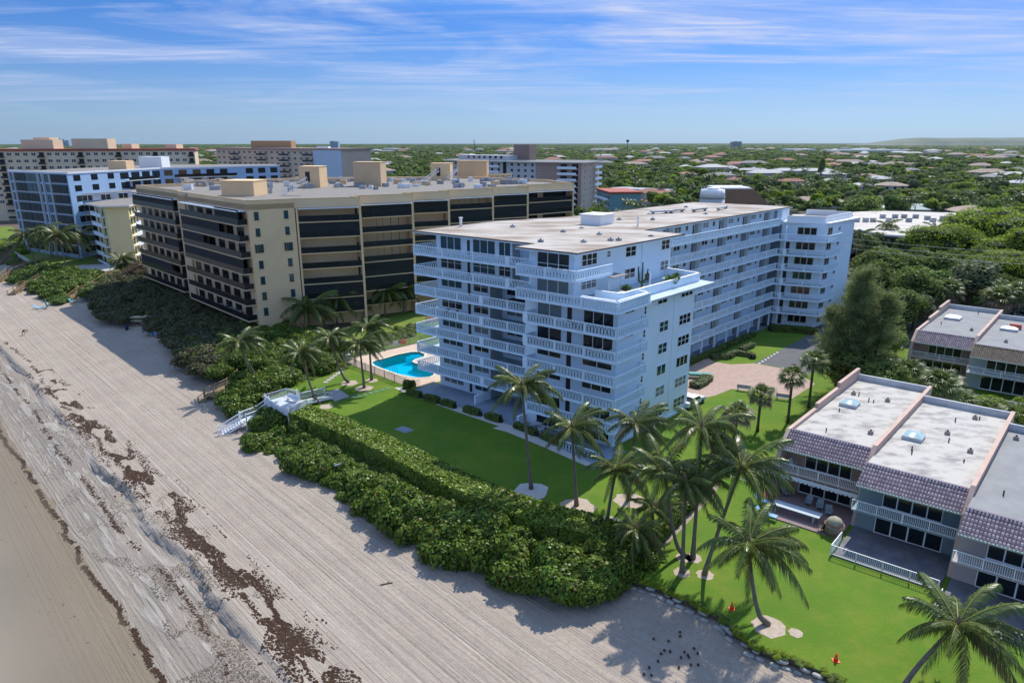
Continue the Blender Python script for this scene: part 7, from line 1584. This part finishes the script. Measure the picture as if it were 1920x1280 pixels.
sheet('boardwalk_pad', [at(u, v, .1) for u, v in [(612, 735), (634, 728), (655, 742), (628, 752)]], .10, concrete, drop=.1)
def buoy():
    x, y = at(590, 744, 1.0); t = thing('life_ring', 'dark round life ring hanging on the boardwalk rail', 'life ring', (x, y, 1.1)); b = MB(); pts = [(x + .32 * math.cos(k * .5236), y, 1.1 + .32 * math.sin(k * .5236)) for k in range(13)]; b.tube(pts, [.07] * 13, metaldk, 6); b.build('ring', t); b = MB(); b.bar((x, y + .05, .4), (x, y + .05, 1.5), .04, whp); b.build('post', t)
buoy()
stair('brown_stairs', 'yellow brown wooden landing with steps down to the sand beside the sea grapes', [P3(379, 752, -1.6), P3(392, 742, -.75), P3(436, 722, -.7), P3(455, 705, .0)], 1.7, wood, wood)
stair('brown_stairs', 'long yellow wooden stair with a bend, below the yellow block', [P3(124, 567, -1.6), P3(150, 547, -.2), P3(168, 541, -.2), P3(208, 516, 1.3), P3(228, 512, 1.3)], 1.5, wood, wood, under=-1.8)
stair('brown_stairs', 'gray wooden stair second from the left edge', [P3(22, 552, -1.6), P3(42, 536, -.6), P3(58, 533, -.6), P3(78, 520, .6)], 1.6, woodd, wood, under=-1.8)
stair('brown_stairs', 'yellow wooden stair at the left edge above the sand', [P3(-10, 532, -1.6), P3(20, 508, -.3), P3(52, 494, .5)], 1.6, woodd, wood, under=-1.8)
stair('brown_stairs', 'small leaning yellow stair at the far left edge by the dune', [P3(-5, 494, -1.0), P3(22, 470, .8)], 2.0, woodd, wood, under=-1.2)
stair('brown_stairs', 'dark wooden stair beside the corner of the beige building', [P3(228, 515, 1.2), P3(262, 497, 4.5)], 1.5, woodd, rustw, under=-.5)
stair('brown_stairs', 'short rust colored steps below the terrace of the beige building', [P3(566, 620, 0), P3(536, 600, 1.8)], 1.4, concrete, rustw, under=0)
# beach things
teal = mat('teal_canvas', (.05, .30, .36), .8); bluec = mat('light_blue_cushion', (.18, .42, .62), .8)
for i, (u, v, rz, m, lab) in enumerate([(282, 626, -30, bluec, 'blue lounger nearest the bushes in the row on the shaded sand'), (290, 629, -30, bluec, 'second blue lounger of the row on the shaded sand'), (298, 630, -30, bluec, 'third blue lounger of the row on the shaded sand'), (286, 617, -10, teal, 'teal lounger behind the row, beside the kayak rack'), (313, 636, -25, bluec, 'single blue lounger at the right end of the row on the shaded sand'), (362, 688, -20, bluec, 'lone blue lounger on the sand below the sea grapes'), (72, 579, -20, bluec, 'blue lounger by the folded teal umbrella'), (84, 578, 160, teal, 'teal lounger right of the folded umbrella'), (137, 567, -20, teal, 'teal lounger under the foot of the bent stair'), (158, 562, -20, bluec, 'blue lounger at the edge of the bushes by the bent stair')]):
    x, y = at(u, v, -1.5); s_, t_ = st(x, y); z = sand_z(s_, t_); x, y = at(u, v, z); patio_chair('beach_lounger', lab, WORLD, x, y, z - .05, rz, whp, None, True, m)
def on_sand(u, v):
    z = -1.5
    for _ in range(4): x, y = at(u, v, z); z = sand_z(*st(x, y))
    return x, y, z
x, y, z = on_sand(88, 580); t = thing('folded_umbrella', 'folded teal beach umbrella standing in the sand', 'umbrella', (x, y, z)); b = MB(); b.bar((x, y, z), (x, y, z + 2.3), .03, whp, 6); b.build('pole', t); b = MB(); b.tube([(x, y, z + .8), (x, y, z + 1.4), (x, y, z + 2.2)], [.10, .17, .03], teal, 8); b.build('canopy', t)
x, y, z = on_sand(238, 618); t = thing('waste_bin', 'dark blue waste bin on the shaded sand by the kayak rack', 'bin', (x, y, z)); b = MB(); b.cyl((x, y), .3, z, z + .9, mat('navy_plastic', (.02, .03, .07), .5), 10, .36); b.build('barrel', t); b = MB(); b.cyl((x, y), .38, z + .9, z + .97, metaldk, 10); b.build('lid', t)
def kayaks():
    x, y, z = on_sand(268, 608); T = thing('kayak_rack', 'wooden rack against the thicket for kayaks on the shaded sand', 'rack', (x, y, z)); F = Fr((x, y), uv_dir(20), uv_dir(110))
    for a in (-1.6, 1.6):
        for b_ in (-.5, .5): onebox('post', T, F, a - .06, a + .06, b_ - .06, b_ + .06, z, z + 1.9, woodd)
        for h in (.6, 1.3): onebox('arm', T, F, a - .05, a + .05, -.6, .6, z + h - .06, z + h, woodd)
    for i, (h, o, c) in enumerate([(.78, -.2, (.30, .32, .18)), (.78, .35, (.22, .30, .28)), (1.48, -.1, (.42, .38, .22)), (1.48, .42, (.35, .36, .30))]):
        T2 = thing('kayak', ['pale green kayak on the lower arm of the rack, nearer the sea', 'gray green kayak on the lower arm of the rack, inland side', 'yellowish kayak on the upper arm of the rack, nearer the sea', 'gray kayak on the upper arm of the rack, inland side'][i], 'kayak', F(0, o, z + h)); b = MB(); b.tube([F(-2.1, o, z + h + .1), F(-1.4, o, z + h + .03), F(0, o, z + h), F(1.4, o, z + h + .03), F(2.1, o, z + h + .1)], [.03, .2, .27, .2, .03], mat('kayak_%d' % i, c, .5), 8); b.build('hull', T2); b = MB(); b.tube([F(-.45, o, z + h + .25), F(0, o, z + h + .27), F(.45, o, z + h + .25)], [.05, .14, .05], metaldk, 6); b.build('cockpit', T2)
kayaks()
def cone(u, v, lab):
    x, y = at(u, v, 0); t = thing('traffic_cone', lab, 'cone', (x, y, 0)); o = mat('cone_orange', (.85, .10, .02), .5); b = MB(); b.cyl((x, y), .17, .04, .62, o, 12, .04); b.build('cone_body', t); onebox('base', t, WORLD, x - .22, x + .22, y - .22, y + .22, 0, .04, o); b = MB(); b.cyl((x, y), .125, .25, .33, mat('cone_band', (.75, .2, .1), .5), 12, .11); b.build('band', t)
cone(1372, 1141, 'orange cone on the lawn left of the low curved palm'); cone(1567, 1238, 'orange cone on the lawn near the lower edge of the picture')
rr = random.Random(6)
bm = bmesh.new(); bmesh.ops.create_icosphere(bm, subdivisions=2, radius=.09); 
for v in bm.verts: v.co.z *= 1.25
me = bpy.data.meshes.new('coconut'); bm.to_mesh(me); bm.free(); me.materials.append(mat('dry_coconut', (.07, .04, .025), .9))
for i in range(20):
    u, v = rr.gauss(1258, 34), rr.gauss(1225, 22); x, y, z = on_sand(u, v); tag(place('coconut', me, None, (x, y, z + .08), (rr.uniform(0, 3), rr.uniform(0, 3), 0)), 'dry brown coconut lying on the sand in the palm shadows', 'coconut', 'coconuts fallen on the sand')
x, y, z = on_sand(724, 1096); b = MB(); b.bar((x - .5, y, z + .03), (x + .5, y + .25, z + .06), .05, barkd, 5); b.bar((x, y + .1, z + .05), (x + .2, y + .35, z + .1), .03, barkd, 5); tag(b.build('driftwood'), 'short piece of driftwood on the raked sand', 'driftwood')
b = MB(); p = at(640, 868, .3); b.bar((p[0] - .7, p[1] - .2, .1), (p[0] + .7, p[1] + .3, .3), .09, whp, 8); tag(b.build('drain_pipe'), 'white pipe end sticking out of the sea grape slope', 'pipe')
# people on the beach
def person(label, u, v, joints, cloth, skin=(.22, .12, .08), hair=(.02, .015, .01), short=True):
    x, y, z = on_sand(u, v); T = thing('person', label, 'person', (x, y, z)); sk = mat('skin_%s' % u, skin, .6); cl = mat('cloth_%s' % u, cloth, .8); hr = mat('hair_%s' % u, hair, .8)
    J = joints; E = [('pelvis', 'chest'), ('chest', 'neck'), ('neck', 'head'), ('chest', 'shl'), ('shl', 'ell'), ('ell', 'hal'), ('chest', 'shr'), ('shr', 'elr'), ('elr', 'har'), ('pelvis', 'hipl'), ('hipl', 'knl'), ('knl', 'anl'), ('anl', 'tol'), ('pelvis', 'hipr'), ('hipr', 'knr'), ('knr', 'anr'), ('anr', 'tor')]
    ks = list(J); me = bpy.data.meshes.new('body'); me.from_pydata([J[k] for k in ks], [(ks.index(a), ks.index(b_)) for a, b_ in E], []); o = bpy.data.objects.new('body', me); C.objects.link(o)
    R_ = {'pelvis': .15, 'chest': .16, 'neck': .06, 'head': .10, 'shl': .07, 'shr': .07, 'ell': .045, 'elr': .045, 'hal': .035, 'har': .035, 'hipl': .10, 'hipr': .10, 'knl': .062, 'knr': .062, 'anl': .042, 'anr': .042, 'tol': .04, 'tor': .04}
    sm = o.modifiers.new('skin', 'SKIN')
    for i, k in enumerate(ks): me.skin_vertices[0].data[i].radius = (R_[k], R_[k]); me.skin_vertices[0].data[i].use_root = (k == 'pelvis')
    o.modifiers.new('sub', 'SUBSURF').levels = 2; bpy.context.view_layer.update(); ev = o.evaluated_get(bpy.context.evaluated_depsgraph_get()); m2 = bpy.data.meshes.new_from_object(ev); bpy.data.objects.remove(o)
    m2.materials.clear(); m2.materials.append(sk); m2.materials.append(cl); pel = Vector(J['pelvis']); kn = (Vector(J['knl']) + Vector(J['knr'])) / 2; ch = Vector(J['chest'])
    for p in m2.polygons:
        c = p.center; p.use_smooth = True; p.material_index = 1 if (c - pel).length < .30 or (not short and (c - ch).length < .28) else 0
    place('body', m2, T); h = Vector(J['head']); b = MB(); n = (h - Vector(J['neck'])).normalized(); b.tube([tuple(h + n * -.02), tuple(h + n * .05), tuple(h + n * .12)], [.105, .11, .05], hr, 8); k = MB(); k = b; me_ = b.mesh('hair'); place('hair', me_, T)
bend = {'pelvis': (0, 0, .92), 'chest': (.38, 0, 1.02), 'neck': (.58, 0, .98), 'head': (.72, 0, .90), 'shl': (.48, .18, .98), 'ell': (.52, .2, .70), 'hal': (.56, .16, .44), 'shr': (.48, -.18, .98), 'elr': (.50, -.2, .70), 'har': (.60, -.16, .46), 'hipl': (0, .11, .86), 'knl': (.04, .14, .48), 'anl': (-.02, .16, .07), 'tol': (.16, .17, .04), 'hipr': (0, -.11, .86), 'knr': (-.10, -.14, .48), 'anr': (-.26, -.16, .07), 'tor': (-.08, -.17, .04)}
person('person in dark shorts bending down to the sand on the open beach', 45, 628, bend, (.02, .02, .03))
for i, (u, v, lab) in enumerate([(650, 669, 'white pool lounger in the near corner of the deck'), (657, 664, 'second white pool lounger, further along the fence'), (800, 655, 'white pool lounger beyond the bend of the pool')]):
    x, y = at(u, v, .03); patio_chair('pool_lounger', lab, WORLD, x, y, .03, 20 + 8 * i, whp, None, True)
x, y = at(767, 736, .02); t = thing("potted_shrub", 'dark shrub in the fenced corner by the pool gate', 'potted plant', (x, y, 0)); b = MB(); b.cyl((x, y), .35, 0, .5, whp, 10, .42); b.build('pot', t); place('leaves', SHRUB[2], t, (0, 0, .45), scale=(.9, .9, 1.3))
# garden furniture and court
for i, (a, bb, lab) in enumerate([(-5.6, -.2, 'white garden chair at the patio of the white building, left of the table'), (-3.9, -.9, 'white garden chair at the patio of the white building, right of the table')]): patio_chair('garden_chair', lab, WF, a, bb, .02, 60 + 60 * i, whp, None)
table('garden_table', 'small white garden table between the two white chairs on the patio', WF, -4.8, -.2, .02, .8, .8, .7, whp)
def low_wall(lab, a, b0, b1): t = thing('patio_wall', lab, 'wall', WF(a, b0, 0)); onebox('wall_panel', t, WF, a - .12, a + .12, b0, b1, 0, 1.1, whiterail); onebox('cap', t, WF, a - .16, a + .16, b0 - .04, b1, 1.1, 1.17, whitebright)
low_wall('white low wall dividing the patio left of the recess', -16.4, 1.2, 4.1); low_wall('white low wall dividing the patio below the corner column', -7.4, -.9, 1.0)
t = thing('corner_rail', 'white pierced rail round the ground floor corner patio', 'railing', WF(6.4, -1.5, 0)); o_ = balustrade(WF.wall(.6, -3.2, 6.4, -3.6), 0, 5.8, 0, t)
for u, v, lab in ((1394, 733, 'white bench at the edge of the paved court, left one'), (1468, 750, 'white bench at the edge of the paved court, right one by the palms')):
    x, y = at(u, v, 0); t = thing('court_bench', lab, 'bench', (x, y, 0)); G = Fr((x, y), uv_dir(-22), uv_dir(68)); onebox('seat', t, G, -.95, .95, -.22, .22, .40, .46, concrete); onebox('backrest', t, G, -.95, .95, .2, .26, .46, .85, concrete)
    for a in (-.75, .75): onebox('leg', t, G, a - .08, a + .08, -.2, .2, 0, .4, concrete)
x, y = at(1484, 712, 0); p = rise(1484, 686, y); t = thing('red_sign', 'small faded red sign board on a post at the driveway', 'sign', (x, y, 0)); b = MB(); b.bar((x, y, 0), (x, y, p.z), .04, metalw, 6); b.build('post', t); onebox('board', t, WORLD, x - .35, x + .35, y - .06, y - .04, p.z - .5, p.z + .35, mat('faded_red', (.33, .13, .10), .8))
b = MB(); x, y = at(1312, 708, 0); b.box(Fr((x, y), uv_dir(-8), uv_dir(82)), -1.6, 1.6, -.5, .5, .35, .75, mat('teal_cover', (.10, .28, .26), .6)); tag(b.build('planter_box'), 'teal covered box in the planting by the paved court', 'planter')
# car by the end wall, partly hidden by palms
def car(lab, u, v, rz, col, grp=None):
    x, y = at(u, v, 0); T = thing('parked_car', lab, 'car', (x, y, 0), group=grp); G = Fr((x, y), uv_dir(rz), uv_dir(rz + 90)); m = mat('car_paint_' + '_'.join('%02d' % int(c * 99) for c in col), col, .25, spec=.5); b = MB(); L, w = 2.25, .88
    side = [(-L, .35), (L, .35), (L, .75), (L * .92, .82), (.95, .95), (.45, 1.38), (-1.05, 1.42), (-1.65, .98), (-L * .97, .92), (-L, .7)]
    vs = [G(a, -w, z) for a, z in side] + [G(a, w, z) for a, z in side]; n = len(side); b.add(vs, [tuple(range(n)), tuple(range(n, 2 * n))[::-1]] + [(i, n + i, n + (i + 1) % n, (i + 1) % n) for i in range(n)], m); b.build('body', T)
    for s in (-1, 1): b = MB(); b.add([G(a, s * (w + .01), z) for a, z in [(.85, .96), (.42, 1.32), (-1.0, 1.36), (-1.5, 1.0)]], [(0, 1, 2, 3)], glass); b.build('side_window', T)
    b = MB(); b.add([G(.96, -w + .1, .97), G(.96, w - .1, .97), G(.5, w - .15, 1.37), G(.5, -w + .15, 1.37)], [(0, 1, 2, 3)], glass); b.add([G(-1.66, -w + .1, 1.0), G(-1.66, w - .1, 1.0), G(-1.1, w - .15, 1.41), G(-1.1, -w + .15, 1.41)], [(0, 1, 2, 3)], glass); b.build('windscreen', T)
    for a in (-1.4, 1.4):
        for s in (-1, 1): b = MB(); b.bar(G(a, s * (w - .12), .33), G(a, s * (w + .03), .33), .33, metaldk, 12); b.build('wheel', T)
car('white car parked beside the end wall of the white building behind the palms', 1296, 758, 45, (.7, .7, .72))
for i, (u, v, c) in enumerate([(1690, 545, (.55, .56, .58)), (1880, 590, (.25, .32, .40)), (1915, 595, (.5, .55, .6)), (1760, 500, (.6, .6, .6))]): car(['silver car in the wooded gap right of the pine', 'gray blue car behind the rear roofs', 'pale car at the right edge behind the rear roofs', 'light car under the trees by the flat roofs'][i], u, v, 20 * i, c)
# overhead wires
def wires():
    q0, q1 = rise(1470, 440, 135), rise(2050, 492, 105); T = thing('overhead_wires', 'pair of thin sagging overhead wires crossing the trees at the right', 'wires', tuple(q0))
    for dz in (0, -.8, 1.0):
        b = MB(); n = 16; pts = [q0.lerp(q1, i / n) + Vector((0, 0, dz - 1.6 * 4 * (i / n) * (1 - i / n) * .5)) for i in range(n + 1)]; b.tube([tuple(p) for p in pts], [.018] * (n + 1), equip, 4); b.build('wire', T)
    for k, q in enumerate((q0, q1)):
        t2 = thing('utility_pole', ['wooden utility pole hidden behind the white end block', 'wooden utility pole just outside the right edge'][k], 'utility pole', (q.x, q.y, 0)); b = MB(); b.bar((q.x, q.y, 0), (q.x, q.y, q.z + 1.3), .16, barkd, 8, .12); b.build('pole', t2)
wires()
# garden pool by the far palms
b = MB(); pp = [at(u, v, .05) for u, v in [(118, 510), (135, 504), (155, 504), (160, 510), (140, 516), (122, 515)]]; T = thing('garden_pool', 'small blue garden pool behind a glass fence near the far stairs', 'pool', (*pp[0], 0)); b.add([(x, y, .05) for x, y in pp], [tuple(range(6))], mat('small_pool_water', (.03, .11, .20), .1, spec=.5)); b.build('water_surface', T)
sheet('garden_pool_deck', [at(u, v, .03) for u, v in [(100, 516), (150, 497), (215, 494), (222, 504), (165, 514), (130, 520)]], .03, concrete)
fence('garden_fence', 'pale fence round the far garden between the palms and the pool', [(*at(28, 478, 0), 0), (*at(66, 500, 0), 0), (*at(118, 520, 0), 0)], 1.2, whp, step=.3)
fence('garden_fence', 'low brown fence line across the far garden', [(*at(70, 484, 0), 0), (*at(190, 478, 0), 0)], 1.0, fm_gray, step=.3)
# haze over the whole place
def haze():
    b = MB(); b.box(WORLD, -11000, 11000, -9500, 11000, -5.2, 92, mat('haze_air', (1, 1, 1), 1)); o = b.build('haze'); m_ = bpy.data.materials.new('haze_volume'); m_.use_nodes = True; N = m_.node_tree.nodes; N.remove(N['Principled BSDF']); v = N.new('ShaderNodeVolumePrincipled'); v.inputs['Color'].default_value = (.50, .74, 1.0, 1); v.inputs['Density'].default_value = HAZE; v.inputs['Anisotropy'].default_value = .2; m_.node_tree.links.new(v.outputs[0], N['Material Output'].inputs['Volume'])
    o.data.materials.clear(); o.data.materials.append(m_); o['kind'] = 'stuff'; o['label'] = 'thin blue haze over the coast'; o['category'] = 'haze'
HAZE = 1.5e-5
if HAZE: haze()
